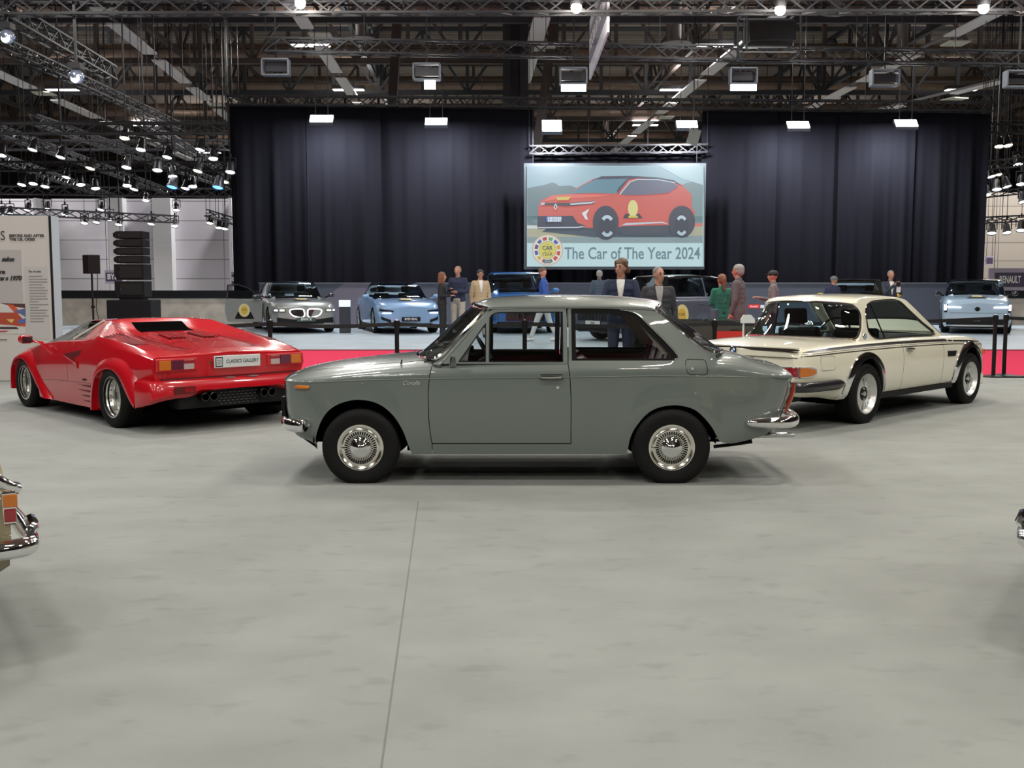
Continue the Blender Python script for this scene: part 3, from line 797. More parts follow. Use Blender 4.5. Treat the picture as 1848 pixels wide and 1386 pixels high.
    per = [r[0] for r in rows] + rows[-1][1:] + [(x, -y, z) for x, y, z in rows[-1][::-1][1:]] + [(x, -y, z) for x, y, z in [r[0] for r in rows][::-1][1:]] + [(x, -y, z) for x, y, z in rows[0][1:]] + rows[0][::-1][1:-1]
    MB().tube(per, .017, 8, closed=True).build('windscreen_trim', CHROME, root)
    # A pillar strip between the screen and the door frame, running down into the scuttle
    for s_ in (1, -1):
        a = TT([(879, 557), (853.6, 585), (821, 617.4), (797, 643), (781, 657)], .66); bb = TT([(883, 561.5), (853.5, 594), (826.5, 625), (799, 655), (797, 656.5)], .66)
        mb = MB(); A = spline(a, 4); B = spline(bb, 4)
        mb.grid([[(x, s_ * (ycab(z) - .014), z) for x, z in A], [(x1 * .3 + x2 * .7, s_ * (ycab(z1) + .006), z1 * .3 + z2 * .7) for (x1, z1), (x2, z2) in zip(A, B)], [(x, s_ * ycab(z), z) for x, z in B]])
        mb.build('pillar', GREYP, root, smooth=40, thick=.02)
    # scuttle in front of the screen with chrome pieces
    def scut(mb):
        xs = xsamples(1.50, 1.79, .04); rows = []
        for x in xs:
            zc = crease(x); H = ztop(x) - zc; n = nexp(x); yb = yc(x) * prof(zc); u0 = (zs + .004 - zc) / H
            for sgn in (1,):
                r = []
                for i in range(31):
                    a0 = math.asin(u0 ** (n / 2)); a = a0 + (PI - 2 * a0) * i / 30
                    r.append((x, math.copysign(abs(math.cos(a)) ** (2 / n), math.cos(a)) * yb, zc + H * math.sin(a) ** (2 / n)))
            rows.append(r)
        mb.grid(rows)
    body_part('scuttle', scut)
    # vents / wipers in front of the screen
    for s_ in (1, -1):
        mb = MB(); mb.tube([(1.86, s_ * .52, ztop(1.86) - .005), (1.84, s_ * .50, ztop(1.8) + .025), (1.70, s_ * .30, .99), (1.66, s_ * .15, 1.0)], .006, 6); mb.build('wiper', CHROME, root)
        mb = MB(); x0 = T(722, 650)[0]
        mb.tube([(x0, s_ * .66, .80 + .085), (x0 + .004, s_ * .62, ztop(x0) - .045), (x0 + .002, s_ * .57, ztop(x0) - .01)], .006, 6); mb.build('bonnet_trim', CHROME, root)
    # rear window, wraps round the corner
    re_ = TT([(1184, 559), (1196, 569), (1206.7, 577.6), (1221, 590), (1236, 603.3), (1250, 614.5), (1263.5, 624.5), (1272, 630.5), (1281, 635.2), (1288, 636.6)], .62)
    rc = TT([(1187, 545.5), (1199, 556), (1212, 566), (1230, 578), (1247.3, 590), (1263, 602), (1279.7, 614.8), (1288, 621), (1294, 625.5), (1299, 629.5)], .15)
    RE = spline([(x, ycab(z) - .004 if z > .95 else ycab(.95) - .004 - (.95 - z) * .8, z) for x, z in re_], 3); RC = spline([(x, z) for x, z in rc], 3)
    mb = MB(); rows = lid_surface(mb, RE, RC, 2.6, 16); mb.build('rear_window', CLEAR, root, smooth=60)
    per = [r[0] for r in rows] + rows[-1][1:] + [(x, -y, z) for x, y, z in rows[-1][::-1][1:]] + [(x, -y, z) for x, y, z in [r[0] for r in rows][::-1][1:]] + [(x, -y, z) for x, y, z in rows[0][1:]] + rows[0][::-1][1:-1]
    MB().tube(per, .012, 6, closed=True).build('rear_window_trim', CHROME, root)
    # small parts
    mb = MB(); P3 = lambda px, py, o=0, s_=1: (T(px, py)[0], s_ * (Y(*T(px, py)) + o), T(px, py)[1])
    for s_ in (1, -1):
        mb = MB(); mb.tube([P3(a, 700, .004, s_) for a in (528.5, 532, 543, 553, 557.5)], [.006, .014, .016, .014, .006], 8); mb.build('indicator', AMBER, root)
        fl = [(1241, 648.5), (1270, 649.2), (1274, 652), (1277, 668), (1276, 674), (1272, 676.3), (1246, 675.6), (1240, 672), (1237.5, 660), (1238, 651.5)]
        if s_ > 0:
            mb = MB(); mb.tube([P3(a, b, .0005, s_) for a, b in fl], .0022, 5, closed=True); ff = mb.build('fuel_flap', BLACK, root)
            MB().cyl(P3(1249, 665, -.002), P3(1249, 665, .008), .011, 16).build('fuel_lock', CHROME, ff)
        # bumpers: blade wrapping round the corners
        def bump(name, xf, sign, z, xe, r):
            pts = [(xf + sign * .05, 0, z), (xf + sign * .048, .25, z), (xf + sign * .035, .45, z), (xf + sign * .0, .60, z), (xf - sign * .06, .695, z), (xf - sign * .14, .735, z), (xe + sign * .05, Y(xe + sign * .05, z) + .03, z - .004), (xe, Y(xe, z) + .004, z - .006)]
            S = spline([(x, s_ * y, zz) for x, y, zz in pts], 5); N = len(S)
            mb = MB(); mb.tube(S, [r * (1 if i < N - 8 else max(.25, (N - 1 - i) / 8 * .75 + .25)) for i in range(N)], 10, flat=.0 + 1.0)
            mb.v = [(x, y, z + (zz - z) * 1.25) for x, y, zz in mb.v]
            mb.build(name, CHROME, root, smooth=60)
        bz = T(530, 768)[1]; bump('bumper', 2.85, 1, bz, T(556, 768)[0], .040)
        bz = T(1390, 762)[1]; bump('bumper', -.93, -1, bz, T(1347, 763)[0], .036)
    # number plate in front of the front bumper
    MB().box((2.925, .22, .53), (.03, .30, .15)).build('number_plate', BLACK, root, smooth=0, bevel=.004)
    # tail lamps
    for s_ in (1, -1):
        mb = MB(); zz = [.50, .56, .62, .68, .73]
        mb.tube([(xt(z) - .012, s_ * .545, z) for z in zz], [.008, .016, .018, .016, .008], 10); mb.build('tail_lamp', mat('lamp_orange_red', (0.32, 0.04, 0.015), .15, coat=1), root)
    # script badge on the fender
    t = text_mb('Corolla', .044, .003, shear=.35, sx=.95); t.v = [(x, y, z) for x, y, z in t.v]
    bx, bz = T(742, 691); me = MB()
    M = place((bx, Y(bx, bz) + .003, bz), (-1, 0, 0), (0, 0, 1)); t.build('script_badge', CHROME, root, M=M, recalc=False, smooth=0)
    for s_ in (1, -1):
        mb = MB(); mb.tube([(x, s_ * (Y(x, crease(x)) + .0015), crease(x) - .001) for x in [-.88 + .06 * i for i in range(61)]], .0032, 6); mb.build('crease_ridge', GREYP, root)  # thin ridge added so the crease shows a highlight and shadow line
    # underbody, wells, exhaust, leaf springs
    mb = MB(); mb.box((1.0, 0, .36), (3.3, .9, .18)); mb.box((1.15, 0, .30), (1.60, 1.36, .12)); mb.build('underbody', DARK, root, smooth=0)
    wheel_wells(root, [(0.02, .29, .352, .69, .45), (2.295, .29, .352, .69, .45)])
    mb = MB(); mb.tube([(-.22, .45, .30), (-.60, .45, .315), (-.90, .45, .325), (-.97, .45, .325)], .019, 10); mb.tube([(-.22, .45, .30), (-.05, .45, .27)], .03, 8); mb.build('exhaust_pipe', SATIN, root)
    mb = MB(); S = TT([(1288, 806), (1310, 803.5), (1330, 801), (1350, 798), (1357, 797)], .55); mb.tube([(x, .55, z) for x, z in S], .014, 6); mb.tube([(x, -.55, z) for x, z in S], .014, 6); mb.build('leaf_spring', BLACK, root)
    # interior
    IRED = mat('cabin_red_trim', (0.09, 0.006, 0.012), .5); IWH = mat('cabin_white_vinyl', (0.62, 0.55, 0.56), .35)
    for s_ in (1, -1):
        mb = MB(); panel(mb, [(0.05, .66), (.43, .64), (.46, .25), (1.72, .25), (1.72, zs - .04), (0.05, zs - .01)], [], lambda x, z: (x, s_ * (.655), z), .3, .01); mb.build('door_card', IRED, root, recalc=False)
    mb = MB(); mb.box((1.72, 0, .82), (.22, 1.24, .16)); mb.box((-.28, 0, .88), (.36, 1.15, .02)); mb.build('dashboard', BLACK, root, smooth=0, bevel=.02)
    MB().box((.75, 0, .40), (2.0, 1.28, .04)).build('cabin_floor', DARK, root, smooth=0)
    def soft_seat(name, x, y, w, top, lean, bench=False):
        st = MB(); M = Matrix.Translation((x, y, .42))
        st.tube([M @ Vector(p) for p in ((.50, 0, .06), (.3, 0, .10), (.05, 0, .08))], [.09, .11, .1], 10)
        prof_ = [(.02, .0), (.0, .12), (-.04, .24), (-.09, .36), (-.13, top), (-.17, top + .02), (-.21, top - .02), (-.19, .30), (-.12, .0)]
        rows = []
        for j in range(9):
            v = -1 + 2 * j / 8; k = (1 - abs(v) ** 5) ; rows.append([(x + a * lean, y + v * w / 2, .44 + b_ * (0.80 + .20 * k)) for a, b_ in prof_])
        st.grid(rows); st.add([r for r in rows[0]], [tuple(range(9))]); st.add([r for r in rows[-1]], [tuple(range(9))[::-1]])
        s0 = st.build(name, IWH, root, smooth=60)
        pp = MB()
        for j in range(3):
            yy = y - w * .36 + w * .72 * j / 2; pp.tube([(x + .012 + a * lean + .0, yy, .44 + b_) for a, b_ in prof_[0:5]], .009, 5)
        rr = [(x + a * lean, y + w / 2 + .004, .44 + b_) for a, b_ in prof_]; pp.tube(rr, .010, 5); rr2 = [(a, 2 * y - b_, c) for a, b_, c in rr]; pp.tube(rr2, .010, 5)
        for rw in (rows[0], rows[-1]):
            cx_ = sum(p[0] for p in rw) / 9; cz_ = sum(p[2] for p in rw) / 9
            pp.add([(cx_ + (p[0] - cx_) * .86, p[1] + math.copysign(.005, p[1] - y), cz_ + (p[2] - cz_) * .9) for p in rw], [tuple(range(9))])
        pp.build('seat_piping', mat('seat_maroon', (0.16, 0.02, 0.03), .4), s0)
    soft_seat('front_seat', .80, .34, .50, .46, 1.0); soft_seat('front_seat', .80, -.34, .50, .46, 1.0); soft_seat('rear_bench', .16, 0, 1.12, .56, 1.25)
    steering(root, (1.36, -.33, .86), .19, .55, BLACK)
    # headlining and the far rear pillar trim, beige
    HL = mat('headlining_beige', (0.30, 0.25, 0.22), .8)
    mb = MB(); lid_surface(mb, [(x, y - .02, z - .02) for x, y, z in edge], [(x, z - .035) for x, z in cent], 2.7, 10); mb.build('headlining', HL, root, smooth=50)
    for s_ in (1, -1):
        mb = MB(); pl = TT([(1118, 566), (1134, 564), (1156, 580), (1200, 624), (1160, 622), (1148, 606)], -.55)
        panel(mb, pl, [], lambda x, z: (x, s_ * (ycab(z) - .03), z), .08, .01); mb.build('pillar_trim', HL, root, recalc=False)
    MB().tube([(1.56, .0, 1.23), (1.50, .0, 1.17)], .008, 6).box((1.49, 0, 1.15), (.02, .20, .05)).build('rear_mirror', BLACK, root, smooth=0)
    put_wheels(root, [(0, .735, .268, .284, .155, .166, 'classic'), (2.289, .735, .268, .284, .155, .166, 'classic'), (0, -.735, .268, .284, .155, .166, 'classic'), (2.289, -.735, .268, .284, .155, .166, 'classic')])
    return root
grey_saloon()
# ================================================================ helpers for the two angled cars
def cap_end(mb, half, x, bulge=0.0, n=6, sign=1):
    """close a body end: half = [(y,z)] bottom..top; grid between the left and right halves"""
    rows = []
    for y, z in half:
        rows.append([(x + sign * bulge * (1 - (1 - 2 * j / n) ** 2), y * (1 - 2 * j / n), z) for j in range(n + 1)])
    return mb.grid(rows)
def band(mb, plan, z0, z1, off=0.01, thick=0.02, both=False, inner=True):
    """vertical ribbon following a plan polyline [(x,y)], pushed out by off, with thickness"""
    P = [Vector((a, b)) for a, b in plan]; rows_o = []; N = len(P)
    z0f = z0 if callable(z0) else (lambda u: z0); z1f = z1 if callable(z1) else (lambda u: z1)
    out = []
    for i in range(N):
        d = (P[min(i + 1, N - 1)] - P[max(i - 1, 0)]).normalized(); nrm = Vector((d.y, -d.x))
        if nrm.dot(P[i] - Vector((1.0, 0))) < 0: nrm = -nrm
        a = P[i] + nrm * off; b = P[i] + nrm * (off - thick); u = i / (N - 1)
        out.append([(b.x, b.y, z0f(u)), (a.x, a.y, z0f(u)), (a.x, a.y, z1f(u)), (b.x, b.y, z1f(u)), (b.x, b.y, z0f(u))])
    mb.grid(out); mb.add(out[0][:4], [(0, 1, 2, 3)]); mb.add(out[-1][:4], [(3, 2, 1, 0)])
    if both: mb.mirror(1)
    return mb
def roundel(root, M, r):
    MB().lathe([(r, 0), (r, .004), (r * .9, .006), (0, .006)], 24, M=M).build('badge', GLOSSBLACK, root)
    b = root.children[-1]
    mb = MB()
    for q in range(4):
        a0 = q * PI / 2; pts = [(0, .0075, 0)] + [(r * .6 * math.cos(a0 + PI / 2 * i / 6), .0075, r * .6 * math.sin(a0 + PI / 2 * i / 6)) for i in range(7)]
        (mb if q % 2 else mb).add([M @ Vector(p) for p in pts], [tuple(range(8))]) if q % 2 else None
    mb.build('badge_white', mat('badge_white', (.8, .8, .8), .3), root, smooth=0)
    mb = MB()
    for q in (0, 2):
        a0 = q * PI / 2; mb.add([M @ Vector(p) for p in [(0, .0075, 0)] + [(r * .6 * math.cos(a0 + PI / 2 * i / 6), .0075, r * .6 * math.sin(a0 + PI / 2 * i / 6)) for i in range(7)]], [tuple(range(8))])
    mb.build('badge_blue', mat('badge_blue', (.02, .15, .5), .3), root, smooth=0)
    MB().lathe([(r * 1.02, .002), (r * 1.0, .008), (r * .93, .009), (r * .92, .004)], 28, M=M).build('badge_ring', CHROME, root)
# ================================================================ IVORY COUPE, seen from its right rear
IVORY = mat('paint_ivory', (0.82, 0.785, 0.635), 0.30, coat=1.0)
def ivory_coupe():
    root = empty('classic_coupe_car', (3.14553, 11.8613, 0), 0.775348, 'ivory classic coupe with black side stripes seen from behind its right corner', 'car')
    S = Shell([
        (-1.245, [(.60, .375), (.655, .42), (.69, .52), (.70, .64), (.69, .735), (.67, .765), (.60, .795), (.38, .812), (0, .818)]),
        (-1.20, [(.65, .360), (.71, .405), (.745, .52), (.755, .64), (.745, .742), (.725, .775), (.65, .808), (.40, .825), (0, .832)]),
        (-1.08, [(.69, .345), (.75, .395), (.785, .52), (.797, .64), (.785, .75), (.76, .785), (.68, .820), (.42, .836), (0, .842)]),
        (-.85, [(.71, .33), (.775, .38), (.81, .52), (.82, .65), (.805, .760), (.775, .798), (.69, .835), (.42, .855), (0, .863)]),
        (-.5, [(.73, .28), (.79, .34), (.825, .50), (.83, .66), (.812, .766), (.78, .808), (.70, .850), (.42, .875), (0, .885)]),
        (0, [(.74, .245), (.80, .33), (.83, .50), (.833, .66), (.815, .770), (.78, .812), (.70, .857), (.42, .88), (0, .89)]),
        (1.0, [(.74, .24), (.80, .33), (.83, .50), (.833, .66), (.815, .770), (.78, .812), (.70, .860), (.42, .87), (0, .87)]),
        (2.0, [(.74, .24), (.80, .33), (.825, .50), (.828, .65), (.81, .752), (.775, .80), (.69, .845), (.42, .865), (0, .875)]),
        (2.6, [(.74, .25), (.79, .34), (.82, .49), (.82, .64), (.80, .735), (.765, .785), (.68, .825), (.42, .835), (0, .845)]),
        (2.95, [(.71, .26), (.765, .34), (.79, .48), (.79, .62), (.775, .71), (.74, .755), (.66, .79), (.40, .80), (0, .81)]),
        (3.12, [(.66, .26), (.71, .34), (.735, .47), (.74, .60), (.73, .685), (.70, .725), (.62, .755), (.38, .765), (0, .772)]),
        (3.22, [(.56, .28), (.60, .35), (.62, .46), (.625, .57), (.62, .65), (.59, .685), (.52, .71), (.32, .72), (0, .725)])])
    arches = [(-.035, .305, .385), (2.575, .305, .395)]
    extra = [.797, .803, 1.812, 1.818, .03, 2.02, 1.9]
    xs = xsamples(-1.245, 3.22, .07, arches, extra)
    def part(x, t, y, z, sd):
        if t > 6.02 and .03 < x < 2.02: return None
        if (.797 < x < .803 or 1.812 < x < 1.818) and t < 6: return None
        if .803 < x < 1.812 and t < 6.02: return 'door#%d' % sd
        return 'body'
    out = S.build(root, {'body': IVORY, 'door': IVORY}, part, xs, 4, arches, 4.0, smooth=40)
    out['body'].name = 'bodywork'
    for k, o in out.items():
        if k.startswith('door'): o.name = 'door'
    rdoor = out['door#-1']
    end = lambda x: [S.pt(x, i / 4)[1:] for i in range(33)]
    mb = MB(); cap_end(mb, end(-1.245), -1.245, .03, 12, -1); mb.build('tail_panel', IVORY, root, smooth=40)
    mb = MB(); cap_end(mb, end(3.22), 3.22, .05, 8, 1); mb.build('nose_panel', BLACK, root, smooth=40)
    def sp(x, z, o=0.0, s_=-1):
        t = S.tz(x, z, 0, 7); p = S.pt(x, t); return Vector((x, s_ * (p[1] + o), p[2] + (o * .3 if t > 4 else 0)))
    # stripes: a thin line on the crease, a broad tapering one above, chrome line between
    def ribbon(name, x0, x1, za, zb, m, par=root, o=.0025, n=50, s_=(-1, 1)):
        mb = MB()
        for sd in s_:
            mb.grid([[sp(x0 + (x1 - x0) * i / n, za(x0 + (x1 - x0) * i / n) * (1 - k / 2) + zb(x0 + (x1 - x0) * i / n) * k / 2, o, sd) for k in range(3)] for i in range(n + 1)])
        return mb.build(name, m, par, smooth=50)
    cz = pchip([-1.28, -.42, .41, 1.82, 3.02], [.752, .767, .771, .757, .711])
    tp = pchip([-1.2, -.9, 1.9, 2.0], [0.003, .016, .020, .018])
    SB = mat('stripe_black', (.015, .013, .014), .25, coat=.5)
    ribbon('crease_stripe', -1.20, 3.05, lambda x: cz(x) - .004, lambda x: cz(x) + .004, SB)
    ribbon('broad_stripe', -1.15, 1.98, lambda x: cz(x) + .032, lambda x: cz(x) + .032 + tp(x) * 1.35, SB)
    ribbon('broad_stripe', 2.14, 3.02, lambda x: cz(x) + .030, lambda x: cz(x) + .046 - max(0, x - 2.6) * .025, SB)
    ribbon('pin_stripe', -1.18, 2.9, lambda x: cz(x) + .018, lambda x: cz(x) + .0215, SB)
    ribbon('stripe_badge', 2.0, 2.12, lambda x: cz(x) + .032, lambda x: cz(x) + .048, CHROME)
    # sill trims
    mb = MB()
    for sd in (-1, 1): mb.tube([sp(x, .292 if x < 1.9 else .29, .004, sd) for x in [.35 + .1 * i for i in range(18)]], .010, 6)
    mb.build('sill_trim', CHROME, root)
    mb = MB()
    for sd in (-1, 1): mb.bar((.30, sd * .77, .262), (2.13, sd * .77, .262), .07, .05)
    mb.build('sill', BLACK, root, smooth=0)
    # side grille, fuel flap, door handle and lock
    for sd in (-1, 1):
        mb = MB(); mb.tube([sp(1.92, .672, .002, sd), sp(1.92, .618, .002, sd), sp(2.12, .612, .002, sd), sp(2.16, .665, .002, sd)], .006, 6, closed=True)
        mb.add([sp(1.92, .672, .004, sd), sp(1.92, .618, .004, sd), sp(2.12, .612, .004, sd), sp(2.16, .665, .004, sd)], [(0, 1, 2, 3)]); mb.build('side_grille', BLACK, root, smooth=0)
        d = out['door#%d' % sd]
        mb = MB(); mb.tube([sp(.86, .745, .010, sd), sp(.94, .745, .022, sd), sp(1.03, .738, .018, sd)], [.014, .014, .010], 6); mb.build('handle', mat('dull_chrome', (.4, .4, .38), .25, 1.0), d)
        MB().cyl(sp(.92, .70, -.01, sd), sp(.92, .70, .006, sd), .012, 12).build('lock', CHROME, d)
    mb = MB(); fl = [(-.93, .742), (-.70, .742), (-.68, .73), (-.68, .615), (-.70, .603), (-.90, .603), (-.92, .615), (-.935, .70)]
    mb.tube([sp(x, z, .0, -1) for x, z in fl], .0022, 5, closed=True); mb.build('fuel_flap', BLACK, root)
    # chrome flares round the arches
    def flare(cx, zc, r, sd, a0, a1, n=30):
        mb = MB(); rows = []
        for i in range(n + 1):
            a = a0 + (a1 - a0) * i / n; w = 1.0
            def q(rr, o): 
                x, z = cx + rr * math.cos(a), zc + rr * math.sin(a); z = max(z, .26); p = sp(x, min(z, .74), 0, sd); return (x, p.y + sd * o, z)
            rows.append([q(r + .065 * w, .000), q(r + .062, .016), q(r + .020, .032), q(r - .006, .036), q(r - .012, .020), q(r - .014, -.03)])
        mb.grid(rows); return mb.build('arch_trim', CHROME, root, smooth=50)
    for sd in (-1, 1):
        flare(-.035, .305, .385, sd, -.05, PI + .05); flare(2.575, .305, .395, sd, -.05, PI + .05)
    # tail lamps wrapping round the corners
    plan = [(-1.273, .30), (-1.268, .42), (-1.262, .52), (-1.253, .62), (-1.235, .70), (-1.20, .752), (-1.14, .783), (-1.06, .800), (-1.00, .806)]
    PS = spline(plan, 5)
    for sd in (-1, 1):
        Q = [(x, sd * y) for x, y in PS]; k = 24
        mb = MB(); band(mb, Q, lambda u: .548 + max(0, u - .75) ** 2 * .45, lambda u: .652 - max(0, u - .75) ** 2 * .45, .006, .03); mb.build('lamp_frame', CHROME, root, smooth=40); fr_ = root.children[-1]
        mb = MB(); band(mb, Q[1:k], .557, .643, .012, .02); mb.build('tail_lamp', REDLENS, root, smooth=40)
        mb = MB(); band(mb, Q[k:-2], lambda u: .557 + max(0, u - .3) ** 2 * .06, lambda u: .643 - max(0, u - .3) ** 2 * .06, .013, .02); mb.build('rear_indicator', AMBER, root, smooth=40)
        mb = MB(); band(mb, [(3.23, sd * .62), (3.16, sd * .72), (3.10, sd * .755), (3.04, sd * .775)], .585, .645, .02, .04); mb.build('front_indicator', AMBER, root, smooth=40)
    # bumper, black rubber over ivory body
    bp = spline([(-1.30, 0), (-1.298, .35), (-1.285, .60), (-1.25, .73), (-1.17, .800), (-1.0, .830), (-.75, .842), (-.52, .845)], 5)
    def tubeband(name, plan, z, r, m):
        mb = MB()
        for sd in (1, -1):
            N = len(plan); mb.tube([(x, sd * y, z(i / (N - 1))) for i, (x, y) in enumerate(plan)], [r * (1 if i < N - 3 else (.85, .6, .3)[i - N + 3]) for i in range(N)], 10)
        mb.v = [(x, y, .455 + (zz - .455) * 1.35) for x, y, zz in mb.v]
        return mb.build(name, m, root, smooth=60)
    tubeband('bumper', bp, lambda u: .455 + .0 * u, .039, mat('rubber_bumper', (.018, .018, .020), .28, coat=.3))
    MB().box((-1.10, 0, .345), (.25, 1.25, .10)).build('rear_valance', BLACK, root, smooth=0)
    # boot lid: black lip band across, cut line, roundel
    lipp = [(-1.249, .0), (-1.247, .3), (-1.243, .5), (-1.236, .62), (-1.22, .68), (-1.19, .72)]
    lp = [(x, -y) for x, y in lipp[::-1]] + lipp[1:]
    lp = spline(lp, 3)
    mb = MB(); band(mb, lp, lambda u: .800 + .012 * abs(2 * u - 1) ** 3, lambda u: .832 - .012 * abs(2 * u - 1) ** 4, .022, .05); mb.build('boot_lip_trim', mat('lip_brown_black', (.03, .02, .015), .3, coat=.3), root, smooth=40)
    mb = MB(); band(mb, lp, .832, .838, .030, .07); mb.build('boot_spoiler', IVORY, root, smooth=40)
    mb = MB(); band(mb, [(x - .028, y * 1.0) for x, y in lp], .738, .744, .004, .01); mb.build('boot_gap', BLACK, root, smooth=40)
    bk = spline([(x - .03, y) for x, y in lp], 1)
    roundel(root, Matrix.Translation((-1.278, -.02, .79)) @ Matrix.Rotation(PI / 2, 4, 'Z') @ Matrix.Rotation(.12, 4, 'X'), .041)
    # ---- greenhouse
    ycab = lambda z: .700 - (z - .855) * .30 - max(0, z - 1.1) ** 2 * .5
    Lc = lambda sd, o=0: (lambda x, z: (x, sd * (ycab(z) + o), z))
    outer = [(.0, .848), (.03, .872), (.085, .91), (.175, .99), (.235, 1.10), (.245, 1.18), (.225, 1.245), (.27, 1.285), (.36, 1.300), (.6, 1.308), (.95, 1.308), (1.2, 1.300), (1.35, 1.278), (1.44, 1.225), (1.62, 1.105), (1.82, .98), (2.02, .862), (2.0, .84), (1.0, .85)]
    win = spline([(.285, .99), (.315, 1.13), (.375, 1.205), (.47, 1.25), (.62, 1.272), (.9, 1.280), (1.10, 1.276), (1.22, 1.245), (1.36, 1.15), (1.60, 1.01), (1.84, .872), (1.3, .868), (.753, .868), (.52, .866), (.38, .885), (.30, .93)], 3, closed=True)
    for sd in (-1, 1):
        mb = MB(); panel(mb, outer, [win], Lc(sd), .06, .03); mb.build('cabin_side', IVORY, root, smooth=35, recalc=False)
        mb = MB(); panel(mb, win, [], Lc(sd, -.012), .10); mb.build('side_window', TINT, root, recalc=False)
        mb = MB(); mb.tube([Lc(sd, .004)(x, z) for x, z in win], .009, 6, closed=True); mb.build('window_trim', mat('black_chrome', (.10, .09, .08), .15, 1.0), root)
        mb = MB(); mb.tube([Lc(sd, -.004)(.62, .87), Lc(sd, -.004)(.50, 1.25)], .008, 6); mb.build('window_divider', BLACK, root)
        roundel(root, Matrix.Translation((.165, sd * (ycab(.90) + .003), .90)) @ (Matrix.Rotation(PI, 4, 'Z') if sd < 0 else Matrix.Identity(4)), .036)
    edge = spline([(.225, 1.245), (.245, 1.268), (.29, 1.288), (.38, 1.301), (.6, 1.308), (.95, 1.308), (1.2, 1.300), (1.33, 1.280), (1.40, 1.252)], 4)
    cent = spline([(.06, 1.275), (.10, 1.298), (.17, 1.314), (.30, 1.330), (.6, 1.343), (.95, 1.345), (1.25, 1.332), (1.42, 1.312), (1.50, 1.290)], 4)
    mb = MB(); lid_surface(mb, [(x, ycab(z), z) for x, z in edge], cent, 2.6, 16); mb.build('roof', IVORY, root, smooth=50, thick=.012)
    def glazing(name, E, C, trim, m):
        E = [(x, ycab(z) - .008, z) for x, z in spline(E, 4)]; C = spline(C, 4); mb = MB(); rows = lid_surface(mb, E, C, 2.5, 14); mb.build(name, m, root, smooth=60)
        per = [r[0] for r in rows] + rows[-1][1:] + [(x, -y, z) for x, y, z in rows[-1][::-1][1:]] + [(x, -y, z) for x, y, z in [r[0] for r in rows][::-1][1:]] + [(x, -y, z) for x, y, z in rows[0][1:]] + rows[0][::-1][1:-1]
        MB().tube(per, .011, 6, closed=True).build(trim, CHROME, root)
        return rows
    # rear window: body-colour surround first, then the rounded pane
    RE = [(.225, 1.245), (.245, 1.18), (.235, 1.10), (.175, .99), (.085, .905), (.035, .866)]; RC = [(.06, 1.275), (.03, 1.20), (-.03, 1.10), (-.10, 1.0), (-.165, .915), (-.19, .884)]
    fw_ = lambda f: [(a[0], a[1]) for a in f]
    E3 = [(x, ycab(z) - .002, z) for x, z in spline(RE, 6)]; C3 = spline(RC, 6); rows = lid_surface(MB(), E3, C3, 2.5, 14)
    full = [r + [(x, -y, z) for x, y, z in r[::-1][1:]] for r in rows]; nr, nc = len(full) - 1, len(full[0]) - 1
    def RS(u, v):   # u across 0..1, v down 0..1
        a, b_ = u * nc, v * nr; i, j = min(int(b_), nr - 1), min(int(a), nc - 1); fa, fb = a - j, b_ - i
        P = lambda i, j: Vector(full[i][j]); return (P(i, j) * (1 - fa) + P(i, j + 1) * fa) * (1 - fb) + (P(i + 1, j) * (1 - fa) + P(i + 1, j + 1) * fa) * fb
    rw = spline([(.012, .5), (.014, .25), (.035, .10), (.08, .055), (.3, .045), (.5, .04), (.7, .045), (.92, .055), (.965, .10), (.986, .25), (.988, .5), (.988, .75), (.975, .90), (.93, .955), (.7, .965), (.5, .97), (.3, .965), (.07, .955), (.025, .90), (.012, .75)], 3, closed=True)
    mb = MB(); panel(mb, [(0, 0), (1, 0), (1, 1), (0, 1)], [rw], lambda u, v: RS(min(max(u, 0), 1), min(max(v, 0), 1)), .05); mb.build('rear_window_surround', IVORY, root, smooth=50)
    mb = MB(); panel(mb, rw, [], lambda u, v: RS(u, v), .06); mb.build('rear_window', TINT, root, smooth=50)
    MB().tube([RS(u, v) for u, v in rw], .012, 6, closed=True).build('rear_window_trim', CHROME, root)
    glazing('windscreen', [(1.40, 1.252), (1.62, 1.105), (1.82, .98), (2.02, .862)], [(1.50, 1.290), (1.74, 1.14), (1.96, 1.01), (2.20, .872)], 'windscreen_trim', CLEAR)
    # scuttle, parcel shelf
    mb = MB(); mb.grid([[(x, y, .862 - .0 * abs(y)) for y in (-.66, -.3, 0, .3, .66)] for x in (-.15, .1, .30)]); mb.build('parcel_shelf', BLACK, root, smooth=0)
    mb = MB(); mb.grid([[(x, y, z) for y in (-.68, -.3, 0, .3, .68)] for x, z in ((2.03, .86), (1.75, .86), (1.60, .80))]); mb.build('dashboard', BLACK, root, smooth=0)
    MB().box((.9, 0, .36), (2.3, 1.4, .05)).build('cabin_floor', DARK, root, smooth=0)
    for y in (-.36, .36):
        mb = MB(); seat(mb, .75, y, .46, .50, .46); mb.build('front_seat', mat('seat_black', (.015, .015, .015), .5), root, smooth=0, bevel=.03)
    mb = MB(); mb.box((.32, 0, .62), (.15, 1.2, .44)); mb.build('rear_bench', BLACK, root, smooth=0, bevel=.03)
    steering(root, (1.42, .36, .87), .20, .5, GLOSSBLACK)
    mb = MB(); mb.box((1.15, 0, .30), (3.3, 1.40, .14)); mb.build('underbody', DARK, root, smooth=0)
    wheel_wells(root, [(-.035, .31, .39, .79, .45), (2.575, .31, .40, .79, .45)])
    # left door mirror, silver-white, seen past the rear window
    mb = MB(); mb.ball((1.70, .90, .93), (.05, .10, .07)); mb.bar((1.70, .70, .88), (1.70, .88, .90), .03); mb.build('door_mirror', CHROME, root)
